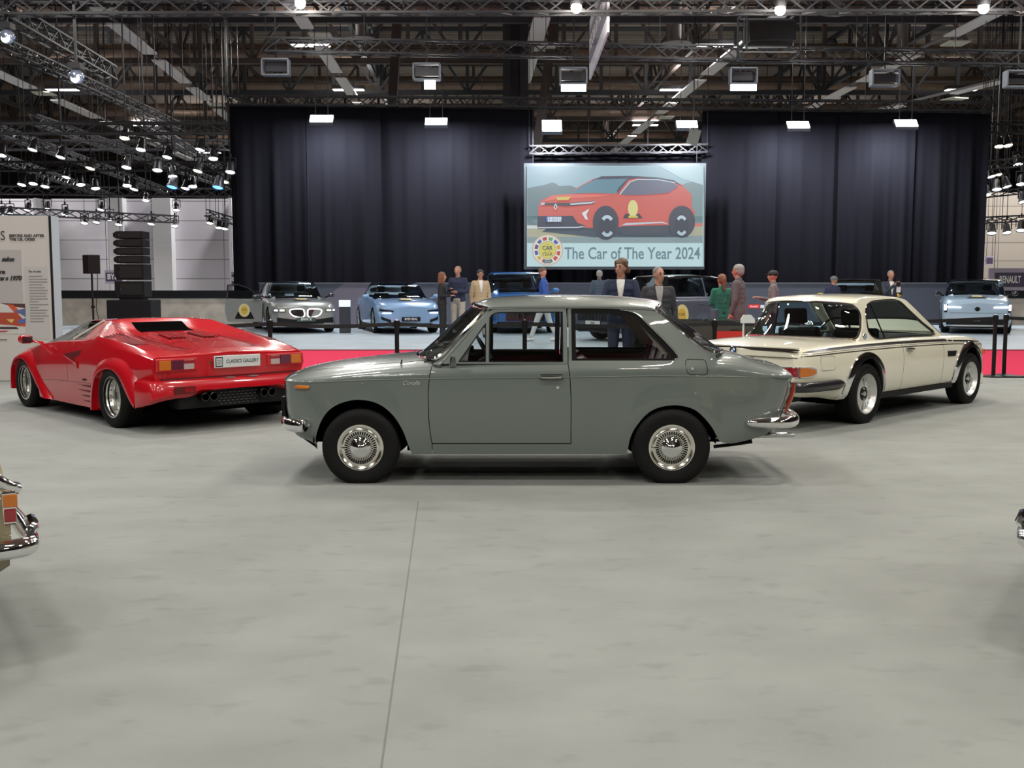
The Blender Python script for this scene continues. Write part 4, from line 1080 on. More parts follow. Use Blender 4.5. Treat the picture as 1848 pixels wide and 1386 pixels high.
    put_wheels(root, [(0, -.835, .310, .322, .235, .205, 'finned'), (0, .835, .310, .322, .235, .205, 'finned'), (2.624, -.82, .305, .315, .205, .200, 'finned'), (2.624, .82, .305, .315, .205, .200, 'finned')])
    mb = MB(); mb.box((3.12, 0, .27), (.25, 1.45, .16)); mb.build('front_spoiler', IVORY, root, smooth=30, bevel=.03)
ivory_coupe()
# ================================================================ RED WEDGE, seen from its left rear
RED_P = mat('paint_red', (0.50, 0.005, 0.013), 0.24, coat=1.0)
def red_wedge():
    root = empty('wedge_sports_car', (-3.38482, 11.61553, 0), 2.332633, 'low red wedge-shaped sports car seen from behind its left corner', 'car')
    DR = mat('shaded_red', (.10, .002, .004), .5)  # darker copy of the body red, shade of ducts and slots painted in
    S = Shell([
        (-.72, [(.80, .42), (.82, .50), (.865, .62), (.850, .725), (.79, .748), (.62, .757), (.42, .765), (.2, .770), (0, .770)]),
        (-.55, [(.86, .36), (.90, .47), (.925, .62), (.88, .755), (.81, .790), (.64, .800), (.45, .790), (.2, .800), (0, .800)]),
        (-.2, [(.90, .24), (.935, .42), (.955, .62), (.895, .790), (.83, .845), (.68, .865), (.47, .825), (.24, .850), (0, .850)]),
        (.2, [(.92, .17), (.94, .41), (.96, .63), (.895, .815), (.85, .885), (.69, .925), (.46, .860), (.24, .890), (0, .890)]),
        (.55, [(.92, .145), (.93, .405), (.955, .63), (.885, .830), (.845, .905), (.66, .985), (.44, .895), (.22, .925), (0, .925)]),
        (.80, [(.91, .143), (.93, .402), (.945, .63), (.865, .838), (.815, .890), (.60, 1.045), (.42, .96), (.2, .945), (0, .945)]),
        (1.02, [(.91, .143), (.93, .398), (.94, .62), (.850, .835), (.79, .862), (.56, 1.052), (.40, 1.066), (.2, 1.070), (0, 1.070)]),
        (1.5, [(.91, .145), (.93, .385), (.935, .60), (.840, .812), (.775, .828), (.53, 1.040), (.38, 1.055), (.2, 1.060), (0, 1.062)]),
        (1.75, [(.91, .147), (.93, .370), (.935, .585), (.840, .797), (.77, .812), (.52, .995), (.37, 1.010), (.2, 1.020), (0, 1.025)]),
        (2.2, [(.91, .15), (.93, .350), (.93, .55), (.840, .755), (.77, .768), (.60, .840), (.40, .860), (.2, .868), (0, .872)]),
        (2.6, [(.90, .15), (.925, .335), (.93, .51), (.85, .680), (.76, .700), (.60, .702), (.40, .712), (.2, .716), (0, .718)]),
        (2.95, [(.86, .165), (.90, .30), (.905, .43), (.82, .555), (.70, .57), (.55, .575), (.40, .58), (.2, .585), (0, .585)]),
        (3.28, [(.66, .20), (.72, .27), (.74, .34), (.70, .40), (.6, .42), (.5, .43), (.4, .435), (.2, .44), (0, .44)])], smooth=False)
    S.round = True; S.tension = .18
    arches = [(-.05, .28, .375), (2.48, .25, .375)]
    extra = [1.03, 1.62, 1.655, 2.575, 2.30, 1.196, 1.202, .66, .95, 1.08]
    xs = xsamples(-.72, 3.28, .06, arches, extra)
    def part(x, t, y, z, sd):
        if 4.06 < t < 4.93 and 1.08 < x < 2.575 and t < 4.95 - max(0, x - 2.2) * .9: return 'side_window#%d' % sd
        if 5.1 < t and 1.655 < x < 2.575: return 'windscreen'
        if t > 6.45 and .66 < x < .95: return 'cover_opening'
        if 1.196 < x < 1.202 and 1 < t < 4: return None
        return 'bodywork'
    S.build(root, {'bodywork': RED_P, 'side_window': DTINT, 'windscreen': DTINT, 'cover_opening': DARK}, part, xs, 4, arches, 3.0, smooth=22)
    mb = MB(); cap_end(mb, [S.pt(-.72, i / 4)[1:] for i in range(33)], -.72, .03, 12, -1); mb.build('tail_panel', RED_P, root, smooth=30)
    mb = MB(); cap_end(mb, [S.pt(3.28, i / 4)[1:] for i in range(33)], 3.28, .05, 8, 1); mb.build('nose_panel', RED_P, root, smooth=30)
    def ys(x, z): return S.pt(x, S.tz(x, z, 0, 4))[1]
    # flared arches
    inR = [(.43, .145), (.41, .30), (.364, .424), (.300, .510), (.160, .575), (-.06, .600), (-.245, .545), (-.369, .437), (-.48, .33), (-.583, .254)]
    ouR = [(.53, .145), (.52, .33), (.47, .50), (.38, .60), (.235, .680), (-.03, .720), (-.290, .690), (-.448, .603), (-.56, .49), (-.72, .40)]
    inF = [(1.857, .155), (2.024, .276), (2.21, .425), (2.371, .540), (2.55, .578), (2.73, .548), (2.84, .45), (2.87, .30), (2.87, .2)]
    ouF = [(1.72, .15), (1.90, .31), (2.09, .49), (2.29, .63), (2.53, .680), (2.77, .63), (2.93, .50), (2.99, .36), (3.0, .2)]
    for sd in (1, -1):
        for inn, out_, y1 in ((inR, ouR, 1.0), (inF, ouF, .965)):
            A = spline(inn, 5); B = spline(out_, 5); rows = []
            for (xa, za), (xb, zb) in zip(A, B):
                yb = ys(xb, max(zb, .16)) - .006; r = []
                for k in range(5):
                    u = k / 4; x, z = xb + (xa - xb) * u, zb + (za - zb) * u; r.append((x, sd * (yb + (y1 - yb) * math.sin(min(1, u * 1.25) * PI / 2)), z))
                r += [(xa, sd * (y1 - .02), za - .006), (xa, sd * (y1 - .12), za - .01)]
                rows.append(r)
            MB().grid(rows).build('wheel_arch', RED_P, root, smooth=45)
    # rear bumper with chin, exhaust cutout
    bp = [(-.62, 1.0), (-.74, .985), (-.86, .93), (-.905, .80), (-.925, .45), (-.93, 0)]
    bp = spline(bp, 3); full = [(x, y) for x, y in bp] + [(x, -y) for x, y in bp[::-1][1:]]
    zb = lerpf([(0, .245), (.1, .27), (.2, .30), (.33, .345), (.385, .35), (.41, .40), (.5, .405), (.59, .40), (.615, .35), (.67, .345), (.8, .30), (.9, .27), (1, .245)])
    mb = MB(); rows = []; N = len(full)
    for i, (x, y) in enumerate(full):
        u = i / (N - 1); z0 = zb(u); rows.append([(x + .16, y * .90, z0 + .01), (x + .035, y * .985, z0), (x, y, z0 + .04 if z0 < .39 else z0 + .01), (x + .004, y * 1.0, .47), (x + .03, y * .985, .512), (min(-.55, x + .26), y * .93, .525)])
    mb.grid(rows); mb.build('rear_bumper', RED_P, root, smooth=40)
    MB().box((-.66, 0, .50), (.20, 1.55, .06)).build('tail_recess', mat('recess_shade_red', (.05, .001, .003), .6), root, smooth=0)  # shade under the tail painted as a dark red block
    # grille / diffuser with exhausts
    mb = MB(); mb.box((-.74, 0, .315), (.22, 1.30, .17))
    mb.build('diffuser', BLACK, root, smooth=0)
    mb = MB()
    for k in range(5): 
        for j in range(9): mb.box((-.853, -.20 + j * .05 + (.02 if k % 2 else 0), .255 + k * .028), (.01, .034, .012))
    mb.build('diffuser_mesh', mat('mesh_grey', (.04, .04, .04), .5), root, smooth=0)
    for y in (.42, .33, -.24, -.33):
        MB().lathe([(.038, -.10), (.040, .07), (.043, .08), (.037, .082), (.034, .06), (.033, -.08)], 20, M=Matrix.Translation((-.87, y, .345)) @ Matrix.Rotation(PI / 2, 4, 'Z')).build('exhaust_tip', mat('exhaust_dark', (.10, .10, .10), .2, 1.0), root)
    # lamps (in recessed frames)
    for sd in (1, -1):
        mb = MB(); mb.box((-.742, sd * .615, .662), (.03, .44, .13)); mb.build('lamp_surround', RED_P, root, smooth=0, bevel=.01)
        lf = root.children[-1]
        for nm, y0, y1, m in (('indicator_lens', .68, .805, AMBER), ('stop_lens', .55, .678, mat('lens_maroon', (.10, .004, .03), .15, coat=1)), ('reversing_lens', .435, .548, SILVERLENS)):
            MB().box((-.757, sd * (y0 + y1) / 2, .662), (.02, y1 - y0 - .004, .095)).build(nm, m, lf, smooth=0, bevel=.004)
        MB().box((-.757, sd * .4915, .690), (.0215, .109, .034)).build('stop_strip', REDLENS, lf, smooth=0)
        mb = MB(); mb.box((-.905, sd * .62, .425), (.036, .22, .07)); mb.build('fog_lamp_frame', DR, root, smooth=0); MB().box((-.918, sd * .58, .425), (.02, .10, .05)).build('fog_lamp', REDLENS, root, smooth=0)
        MB().lathe([(.016, 0), (.016, .006), (.009, .007), (.009, .004)], 12, M=Matrix.Translation((-.752, sd * .29 - .03, .668)) @ Matrix.Rotation(PI / 2, 4, 'Z')).build('lamp_screw', mat('brass', (.4, .3, .12), .3, 1), root)
        MB().box((-.86, sd * .13 - .02, .519), (.09, .10, .008)).build('bumper_plate', SATIN, root, smooth=0)
    # number plate with the gallery wording
    pl = MB().box((-.785, -.032, .672), (.014, .525, .122)).build('number_plate', mat('plate_white', (.62, .66, .66), .35), root, smooth=0, bevel=.004)
    M = place((-.7935, -.085, .672), (0, -1, 0), (0, 0, 1))
    text_mb('CLASSICS GALLERY', .052, .002, sx=.84).build('plate_lettering', mat('ink_dark', (.03, .035, .04), .5), pl, M=M, smooth=0, recalc=False)
    mb = MB(); mb.box((-.793, .178, .672), (.004, .082, .098)); mb.build('plate_emblem', mat('ink_dark', (.03, .035, .04), .5), pl, smooth=0)
    mb = MB(); mb.box((-.7955, .178, .672), (.003, .064, .074)); mb.build('emblem_field', mat('plate_white', (.62, .66, .66), .35), pl, smooth=0)
    mb = MB()
    for z in (.69, .672, .654): mb.tube([(-.7975, .152 + .052 * i / 12, z + .006 * math.sin(i * 2.1)) for i in range(13)], .0022, 4)
    mb.build('emblem_waves', mat('ink_dark', (.03, .035, .04), .5), pl)
    # white strip on the rear edge of the side glass, quarter glass
    for sd in (1, -1):
        P = lambda x, t, o=0: Vector((x, sd * (S.pt(x, t)[1] + o), S.pt(x, t)[2] + o * .6))
        mb = MB(); mb.bar(P(1.36, 4.04, .012), P(1.02, 4.93, .012), .010, .022); mb.build('window_strip', mat('strip_pale', (.62, .58, .52), .3), root, smooth=0)
        # side duct on the door: flat panel, the recess shade is in its colour
        D = lambda x, z, o: (x, sd * (ys(x, z) + o), z)
        mb = MB(); mb.add([D(1.37, .682, .003), D(.875, .750, .003), D(.885, .612, .003)], [(0, 1, 2)]); mb.build('side_duct', DR, root, smooth=0)
        mb = MB(); mb.add([D(1.37, .678, .004), D(.885, .610, .022), D(.885, .545, .006), D(.885, .600, .002)], [(0, 1, 2), (1, 3, 2)]); mb.build('duct_lip', RED_P, root, smooth=0)
        # slats behind the rear wheel arch opening in the skirt
        mb = MB()
        for k in range(4):
            z = .375 - k * .055; mb.add([D(1.02 - .06 * k + (0 if k else -.10), z, .004), D(.60 + .0 * k, z + .012, .004), D(.585, z - .012, .004)], [(0, 1, 2)])
        mb.build('skirt_slot', mat('slot_shade_red', (.12, .002, .006), .5), root, smooth=0)  # flat triangles, the slot shade is put into a darker body red
        MB().box(D(.74, .44, .003), (.09, .006, .018)).build('side_badge', BLACK, root, smooth=0)
        mb = MB(); ln = [D(x, S.pt(x, 1.0)[2] + .002, .001) for x in [.55 + .1 * i for i in range(16)]]; mb.tube(ln, .0022, 5); mb.build('skirt_gap', mat('slot_shade_red', (.12, .002, .006), .5), root)
        # louvre panel on the intake box: dark slots
        for k in range(6):
            v = k / 5; a0, a1 = Vector((.80 - .10 * 0, 0, 0)), None
            mb = MB(); t0, t1 = 4.15 + .12 * k, 4.15 + .12 * k
            mb.tube([P(.42 - .10 * v, t0, .004), P(-.24 - .06 * v, t1, .004)], .0065, 5, flat=1.0); mb.build('louvre', DR, root)
        # mirrors
        MB().box((2.24, sd * 1.0, .815), (.13, .14, .095)).build('door_mirror', RED_P, root, smooth=30, bevel=.03)
        mm = root.children[-1]; MB().box((2.172, sd * 1.0, .815), (.006, .115, .07)).build('mirror_glass', GLOSSBLACK, mm, smooth=0); MB().bar((2.24, sd * .80, .765), (2.25, sd * .95, .80), .05, .03).build('mirror_arm', RED_P, mm, smooth=0)
    # engine cover: raised centre hump with slots
    for sd in (1, -1):
        for k in range(4):
            mb = MB(); y = sd * (.10 + .045 * k); mb.tube([(.42, y, S.pt(.42, 7.0)[2] + .012), (.05, y * 1.15, S.pt(.05, 7.0)[2] + .012)], .010, 6); mb.build('cover_slot', DR, root)
            mb = MB(); y = sd * (.122 + .045 * k); mb.tube([(.42, y, S.pt(.42, 7.0)[2] + .018), (.05, y * 1.15, S.pt(.05, 7.0)[2] + .018)], .008, 6); mb.build('cover_rib', RED_P, root)
        mb = MB(); mb.tube([(.66, sd * .44, .913), (.2, sd * .44, .868), (-.2, sd * .45, .833), (-.52, sd * .40, .80)], .003, 5); mb.build('cover_gap', DR, root)
    mb = MB(); mb.tube([(-.5, .40, .80), (-.52, 0, .806), (-.5, -.40, .80)], .003, 5); mb.build('cover_gap', DR, root)
    mb = MB(); mb.box((1.2, 0, .24), (3.6, 1.55, .16)); mb.build('underbody', DARK, root, smooth=0)
    wheel_wells(root, [(-.05, .28, .38, .90, .50), (2.48, .25, .38, .90, .4)])
    for y in (-.36, .36):
        mb = MB(); seat(mb, 1.45, y, .30, .46, .40, hr=False, lean=.4); mb.build('seat', mat('seat_black', (.015, .015, .015), .5), root, smooth=0, bevel=.03)
    put_wheels(root, [(0, .975, .310, .320, .345, .205, 'dish'), (0, -.975, .310, .320, .345, .205, 'dish'), (2.50, .945, .290, .300, .245, .195, 'dish'), (2.50, -.945, .290, .300, .245, .195, 'dish')])
red_wedge()
# ================================================================ CURTAINS, SCREEN, STAGE LIGHTS
CLOTH = mat('drape_black', (0.0058, 0.0058, 0.0085), 0.9, spec=.08)
def curtain(pxa, pxb, pya, pyb, Y, seed, label, ztop2=None):
    """one hung width of black cloth between two picture columns, really folded"""
    a, b = on_y(pxa - 4, pya, Y), on_y(pxb + 4, pyb, Y); rnd = random.Random(seed); w = b.x - a.x; n = max(30, int(w / .045)); m = 14
    ph = [(rnd.uniform(1.6, 2.2), rnd.uniform(0, 7), .05), (rnd.uniform(3.4, 4.6), rnd.uniform(0, 7), .05), (rnd.uniform(7, 9), rnd.uniform(0, 7), .03), (rnd.uniform(13, 17), rnd.uniform(0, 7), .014)]
    rows = []
    for j in range(m + 1):
        v = j / m; r = []
        for i in range(n + 1):
            u = i / n; x = a.x + w * u; zt = a.z + (b.z - a.z) * u; z = zt * (1 - v) + .03 * v
            k = .15 + .85 * min(1, v * 2.2)
            d = sum(amp * math.sin(f * x * 1.35 + p + .5 * v * math.sin(x * .8 + p)) for f, p, amp in ph) * k
            edge = .05 * (math.exp(-(u * w / .10) ** 2) - math.exp(-((1 - u) * w / .10) ** 2))
            r.append((x, Y + d + edge, z))
        rows.append(r)
    o = MB().grid(rows).build('stage_curtain', CLOTH, None, smooth=60, merge=False)
    tag(o, label, 'curtain', 'black curtains hung behind the stage'); return o
cuts = [(417, 556, 190, 191.5), (556, 683, 191.5, 193.5), (683, 810, 193.5, 195.5), (810, 960, 195.5, 198)]
nm = ['tall black curtain width at the far left edge, beside the white wall', 'tall black curtain width with a flood lamp shining down its left half', 'tall black curtain width second to the left of the projection screen', 'tall black curtain width directly left of the projection screen']
for k, (a, b, c, d) in enumerate(cuts): curtain(a, b, c, d, 37.25 - .14 * (k % 2), 11 + k, nm[k])
cuts = [(1272, 1400, 200, 201), (1400, 1520, 201, 202), (1520, 1650, 202, 203), (1650, 1783, 203, 205)]
nm = ['tall black curtain width directly right of the projection screen', 'tall black curtain width lit by the fifth stage lamp', 'tall black curtain width between the two lamps right of the screen', 'tall black curtain width at the right edge, above the pale blue car']
for k, (a, b, c, d) in enumerate(cuts): curtain(a, b, c, d, 37.1 + .14 * (k % 2), 31 + k, nm[k])
curtain(958, 1110, 279, 278, 37.3, 51, 'low black curtain width behind the left half of the screen'); curtain(1110, 1276, 278, 276, 37.32, 52, 'low black curtain width behind the right half of the screen')

def truss(a, b, w=.35, m=STEEL, label='', name='lighting_truss', tube_r=.025, step=None, group=None, par=None):
    a, b = Vector(a), Vector(b); d = (b - a); L = d.length; d.normalize(); u = d.cross(Vector((0, 0, 1))).normalized(); v = u.cross(d)
    mb = MB(); c = [(-1, -1), (1, -1), (1, 1), (-1, 1)]
    for x, y in c: mb.bar(a + u * x * w / 2 + v * y * w / 2, b + u * x * w / 2 + v * y * w / 2, tube_r * 2)
    step = step or w * 1.3; n = max(1, int(L / step))
    for i in range(n):
        p, q = a + d * (L * i / n), a + d * (L * (i + 1) / n)
        for k in range(4):
            (x1, y1), (x2, y2) = c[k], c[(k + 1) % 4]
            if i % 2: (x1, y1), (x2, y2) = (x2, y2), (x1, y1)
            mb.bar(p + u * x1 * w / 2 + v * y1 * w / 2, q + u * x2 * w / 2 + v * y2 * w / 2, tube_r * 1.3)
    o = mb.build(name, m, par, smooth=0, merge=False, recalc=False)
    if par is None: tag(o, label, 'truss', group)
    return o
ALU = mat('truss_aluminium', (0.13, 0.13, 0.145), 0.42, 0.6)
# hanging points: every truss hangs from the roof on thin steel wires
def wires(pts, par):
    for p in pts: MB().bar(p, (p[0], p[1], 14.485), .018).build('suspension_wire', STEEL, par, smooth=0)
ca, cb = on_y(408, 181, 36.9), on_y(1792, 193, 36.9)
t = truss(ca, cb, .3, STEEL, 'black truss carrying the stage curtains along their top edge'); wires([ca.lerp(cb, k / 6) for k in range(7)], t)
ca, cb = on_y(955, 271, 37.0), on_y(1276, 268, 37.0)
t = truss(ca, cb, .25, STEEL, 'short truss just above the projection screen'); wires([ca.lerp(cb, k / 3) for k in range(4)], t)
ca, cb = on_y(-60, 14, 24), on_y(1910, 8, 24)
t = truss(ca, cb, .30, STEEL, 'black truss across the top edge of the picture carrying round lamps'); wires([ca.lerp(cb, k / 5) for k in range(6)], t)
ca, cb = on_y(480, 82, 31), on_y(1900, 107, 31)
t = truss(ca, cb, .36, STEEL, 'wide truss spanning the hall above the curtains with floodlight boxes below it'); wires([ca.lerp(cb, k / 8) for k in range(9)], t)
WHITE_ON = mat('flood_glow', (1, 1, 1), .3, emit=(1.0, .98, .95), estr=26)
# six lit floodlights before the curtains
LB = ['leftmost of the six lit floodlights in front of the black curtains', 'second from left of the six lit floodlights on the curtains', 'lit double floodlight hanging above the projection screen', 'lit floodlight above the right corner of the screen, beside a tilted panel', 'lit floodlight shining on the curtain right of the screen', 'rightmost of the six lit floodlights in front of the black curtains']
for i, (px, py, w, h) in enumerate(((580, 216, 40, 14), (787, 221, 38, 14), (996, 229, 34, 23), (1240, 226, 36, 14), (1441, 227, 38, 14), (1636, 224, 38, 14))):
    p = on_y(px, py, 35.2); s_ = 35.2 / FPX
    r = empty('stage_floodlight', p, 0, LB[i], 'floodlight', 'lit floodlights in front of the curtains')
    M = Matrix.Rotation(-.75, 4, 'X')
    MB().box((0, .06, .05), (w * s_ + .05, .12, h * s_ * 1.25 + .06), M=M).build('housing', HOUS_ if False else mat('flood_housing', (0.10, 0.10, 0.11), .4, .6), r, smooth=0)
    MB().box((0, -.012, .05), (w * s_, .02, h * s_ * 1.2), M=M).build('lens', WHITE_ON, r, smooth=0)
    for x_ in (-.2, .2): MB().bar((x_, .1, .05), (x_, .1, 14.485 - p.z), .018).build('hanging_rod', STEEL, r, smooth=0)
    l = bpy.data.lights.new('stage_flood', 'AREA'); l.shape = 'RECTANGLE'; l.size = .7; l.size_y = .3; l.energy = 470; l.color = (.90, .93, 1.0)
    lo = bpy.data.objects.new('stage_beam', l); COL.objects.link(lo); lo.parent = r; lo.location = (0, .55, -.10); lo.rotation_euler = (.30, 0, 0)
# unlit / part-lit flood boxes on the wide truss
for i, (px, py, lit) in enumerate(((498, 122, 0), (770, 130, (776, 153, 20, 17)), (1035, 138, (1035, 158, 44, 15)), (1341, 138, (1341, 158, 46, 12)), (1596, 141, 0), (1838, 143, 0))):
    p = on_y(px, py, 31); s_ = 31 / FPX
    r = empty('flood_box', p, 0, ['open-framed unlit floodlight box above the left curtain', 'floodlight box with one small lit panel, above the second curtain lamp', 'floodlight box with a broad lit panel beside the hanging banner', 'floodlight box with a broad lit panel above the right curtain', 'open-framed unlit floodlight box above the right curtain', 'open-framed floodlight box at the right edge of the ceiling view'][i], 'floodlight', 'floodlight boxes on the wide truss')
    w, h = 46 * s_, 27 * s_; mb = MB()
    for x in (-w / 2, w / 2): mb.box((x, 0, 0), (.04, .3, h))
    for z in (-h / 2, h / 2): mb.box((0, 0, z), (w, .3, .04))
    mb.build('frame', mat('box_frame_grey', (.16, .18, .21), .5, .5), r, smooth=0)
    mb = MB(); mb.box((0, .1, .02), (w * .92, .08, h * .55)); mb.build('reflector', mat('box_dark', (.03, .03, .035), .3, .4), r, smooth=0)
    MB().bar((0, 0, h / 2), (0, 0, 14.485 - p.z), .04).build('clamp', STEEL, r, smooth=0)
    if lit:
        q = on_y(lit[0], lit[1], 31) - p; MB().box((q.x, -.05, q.z), (lit[2] * s_, .03, lit[3] * s_)).build('lit_panel', mat('panel_glow', (1, 1, 1), .3, emit=(.85, 1, .95), estr=3.5), r, smooth=0)
# tilted reflector panel by the fourth lamp
p = on_y(1252, 247, 34.6); o = MB().box((0, 0, 0), (.36, .03, .62), M=Matrix.Rotation(.35, 4, 'Y') @ Matrix.Rotation(-.5, 4, 'X')).build('tilted_panel', mat('panel_pale_green', (.42, .50, .47), .3, .3), None, smooth=0); o.location = p; tag(o, 'pale tilted panel hanging right of the screen top beside a lamp', 'reflector panel'); MB().bar((0, 0, .2), (0, 0, 14.485 - p.z), .02).build('hanging_rod', STEEL, o, smooth=0)
# four round bright lamps on the top truss
for i, (px, py) in enumerate(((542, 6), (1040, 14), (1408, 18), (1775, 15))):
    p = on_y(px, py, 23.7); r = empty('round_lamp', p, 0, 'round bright lamp on the top truss, ' + ['above the left curtain', 'just left of the hanging banner', 'beside the projector rig', 'near the top right corner'][i], 'lamp', 'round lamps on the top truss')
    MB().ball((0, 0, 0), .115, 14, 10).build('bulb', mat('lamp_glow_warm', (1, 1, 1), .3, emit=(1, .93, .78), estr=30), r)
    MB().lathe([(.13, 0), (.14, .12), (.06, .26), (.0, .27)], 16, M=Matrix.Rotation(PI / 2, 4, 'X') @ Matrix.Translation((0, .05, 0))).build('reflector', STEEL, r)
    MB().bar((0, 0, .2), (0, .1, .5), .03).build('clamp', STEEL, r, smooth=0)
    l = bpy.data.lights.new('round_lamp', 'POINT'); l.energy = 200; l.shadow_soft_size = .12; l.color = (1, .94, .82); lo = bpy.data.objects.new('lamp_beam', l); COL.objects.link(lo); lo.parent = r; lo.location = (0, -.35, -.2)
# hanging banner seen edge-on
r = empty('hanging_banner', (2.12, 27.2, 7.72), 0, 'grey hanging banner seen at a steep angle near the top centre', 'banner')
MB().box((0, 0, 0), (.05, 5.6, 1.55)).build('board', mat('banner_pale', (.55, .55, .60), .5), r, smooth=0)
MB().box((-.03, 0, .02), (.015, 5.1, .86)).build('banner_field', mat('banner_grey', (.13, .13, .17), .5), r, smooth=0)
text_mb('THE CAR OF THE YEAR', .50, .004).build('banner_lettering', mat('letter_white', (.95, .95, .95), .5), r, M=place((-.042, 0, .02), (0, -1, 0), (0, 0, 1)), smooth=0, recalc=False)
for y in (-2.4, 2.4): MB().bar((0, y, .77), (0, y, 6.6), .015).build('suspension_wire', STEEL, r, smooth=0)
# projector rig
r = empty('projector_rig', on_y(1392, 66, 27.5), 0, 'dark projector box in a hanging frame with a grey plate below', 'projector')
MB().box((0, .3, .12), (1.15, .9, .5)).build('projector_body', GLOSSBLACK, r, smooth=0, bevel=.02)
MB().add([(-.75, -.3, -.45), (.55, -.3, -.45), (.75, .9, -.20), (-.45, .9, -.20), (-.75, -.3, -.42), (.55, -.3, -.42), (.75, .9, -.17), (-.45, .9, -.17)], [(3, 2, 1, 0), (4, 5, 6, 7), (0, 1, 5, 4), (1, 2, 6, 5), (2, 3, 7, 6), (3, 0, 4, 7)]).build('bottom_plate', mat('plate_grey', (.17, .18, .18), .4, .3), r, smooth=0)
mb = MB()
for x in (-.66, .66):
    for y in (-.25, .85): mb.bar((x, y, -.42), (x, y, .62), .04)
for z in (-.42, .62): mb.bar((-.66, -.25, z), (.66, -.25, z), .04); mb.bar((-.66, .85, z), (.66, .85, z), .04); mb.bar((-.66, -.25, z), (-.66, .85, z), .04); mb.bar((.66, -.25, z), (.66, .85, z), .04)
mb.build('frame', STEEL, r, smooth=0, merge=False)
for x in (-.6, .6): MB().bar((x, 0, .6), (x, 0, 6.8), .02).build('suspension_wire', STEEL, r, smooth=0)

# ---------------------------------------------------------------- projection screen and its picture
SY = 36.25
def s2l(c): return tuple(((v / 255) / 12.92 if v / 255 < .04045 else ((v / 255 + .055) / 1.055) ** 2.4) for v in c)
def lit(name, c, k=1.0):
    if name in MATS: return MATS[name]
    return mat(name, (.02, .02, .02), .5, emit=s2l(c), estr=k)
tl, br = on_y(946, 295, SY), on_y(1272, 486, SY)
scr = empty('projection_screen', ((tl.x + br.x) / 2, SY, br.z), 0, 'large lit projection screen showing a red car above the words Car of The Year', 'screen')
def S4(x, y, o=0):   # coordinates read off the enlarged view of the screen
    p = on_y(930 + x / 4.995, 270 + y / 4.995, SY - o) - scr.location; return (p.x, p.y, p.z)
def pic(name, pts, c, lay, curve=0):
    if curve: pts = spline(pts, curve, closed=True)
    v2, tr = cdt(pts, [], 400, grid=False); 
    return MB().add([S4(x, y, .004 * lay) for x, y in v2], [t for t in tr]).build(name, lit('screen_' + '_'.join(map(str, c)), c), scr, smooth=0)
x0, y0, z0 = S4(78, 122); x1, _, z1 = S4(1705, 1080)
MB().box(((x0 + x1) / 2, .06, (z0 + z1) / 2), (x1 - x0, .10, z0 - z1)).build('screen_frame', mat('frame_grey', (.06, .07, .08), .5), scr, smooth=0)
R4 = lambda a, b, c, d: [(a, b), (c, b), (c, d), (a, d)]
pic('picture_base', R4(104, 146, 1698, 1055), (168, 200, 205), 1)
pic('picture_sky', R4(106, 150, 1694, 420), (140, 172, 184), 2)
pic('picture_sky_glow', [(1300, 150), (1694, 150), (1694, 320), (1500, 260)], (165, 195, 203), 3)
pic('picture_trees', [(106, 350), (170, 335), (235, 325), (290, 310), (330, 295), (365, 305), (400, 330), (450, 325), (500, 325), (560, 350), (620, 420), (620, 690), (106, 690)], (98, 122, 128), 3)
pic('picture_trees', [(1480, 330), (1540, 300), (1600, 290), (1650, 305), (1690, 300), (1690, 690), (1480, 690)], (112, 136, 140), 3)
pic('picture_far_bank', R4(106, 600, 1690, 700), (120, 140, 142), 3)
pic('picture_sand', R4(106, 690, 1690, 800), (158, 160, 138), 4)
pic('picture_kerb', R4(106, 684, 240, 712), (190, 200, 200), 5); pic('picture_kerb', R4(1600, 664, 1690, 692), (190, 110, 100), 5)
pic('picture_road', [(106, 790), (1690, 775), (1690, 842), (106, 842)], (124, 144, 148), 5)
pic('picture_shadow', [(240, 740), (700, 790), (1550, 790), (1620, 690), (1400, 700), (300, 700)], (62, 76, 88), 6)
CR = (188, 88, 80)
pic('car_body', [(195, 700), (205, 580), (212, 500), (235, 455), (330, 412), (500, 400), (560, 340), (700, 265), (800, 240), (1030, 240), (1280, 255), (1420, 280), (1500, 315), (1590, 405), (1590, 520), (1620, 560), (1600, 690), (1560, 700), (940, 700), (700, 705)], CR, 7)
pic('car_roof', [(690, 275), (780, 240), (1030, 236), (1280, 250), (1430, 275), (1510, 330), (1440, 300), (1280, 268), (1100, 258), (1020, 270), (920, 400), (960, 400)], (58, 66, 84), 8)
pic('car_windscreen', [(500, 398), (590, 330), (720, 268), (1010, 262), (930, 345), (905, 398), (700, 392)], (86, 126, 142), 9)
pic('car_side_glass', [(950, 400), (1040, 290), (1100, 268), (1290, 272), (1420, 300), (1470, 330), (1380, 392), (1170, 408), (1000, 412)], (92, 98, 118), 9)
pic('car_window_line', [(935, 405), (1030, 288), (1100, 264), (1290, 266), (1440, 296), (1440, 304), (1290, 276), (1100, 274), (1038, 294), (946, 405)], (176, 196, 208), 10)
pic('car_bonnet_light', [(330, 412), (500, 402), (900, 404), (720, 430), (420, 440), (250, 470)], (206, 104, 92), 8)
pic('car_grille', [(200, 600), (520, 598), (560, 660), (640, 690), (600, 712), (200, 716)], (52, 60, 76), 9)
pic('car_lamp_bar', [(230, 480), (470, 480), (720, 462), (700, 492), (480, 512), (230, 500)], (70, 60, 70), 9)
pic('car_headlight', [(490, 486), (725, 466), (690, 486), (500, 500)], (180, 190, 200), 10)
pic('car_headlight', [(230, 478), (270, 476), (260, 500), (228, 500)], (170, 180, 190), 10)
pic('car_lamp_blade', [(600, 572), (668, 532), (640, 585), (655, 635), (630, 625)], (200, 212, 220), 10)
pic('car_bumper_line', [(195, 708), (560, 706), (640, 696), (600, 690), (560, 696), (195, 700)], (190, 196, 204), 10)
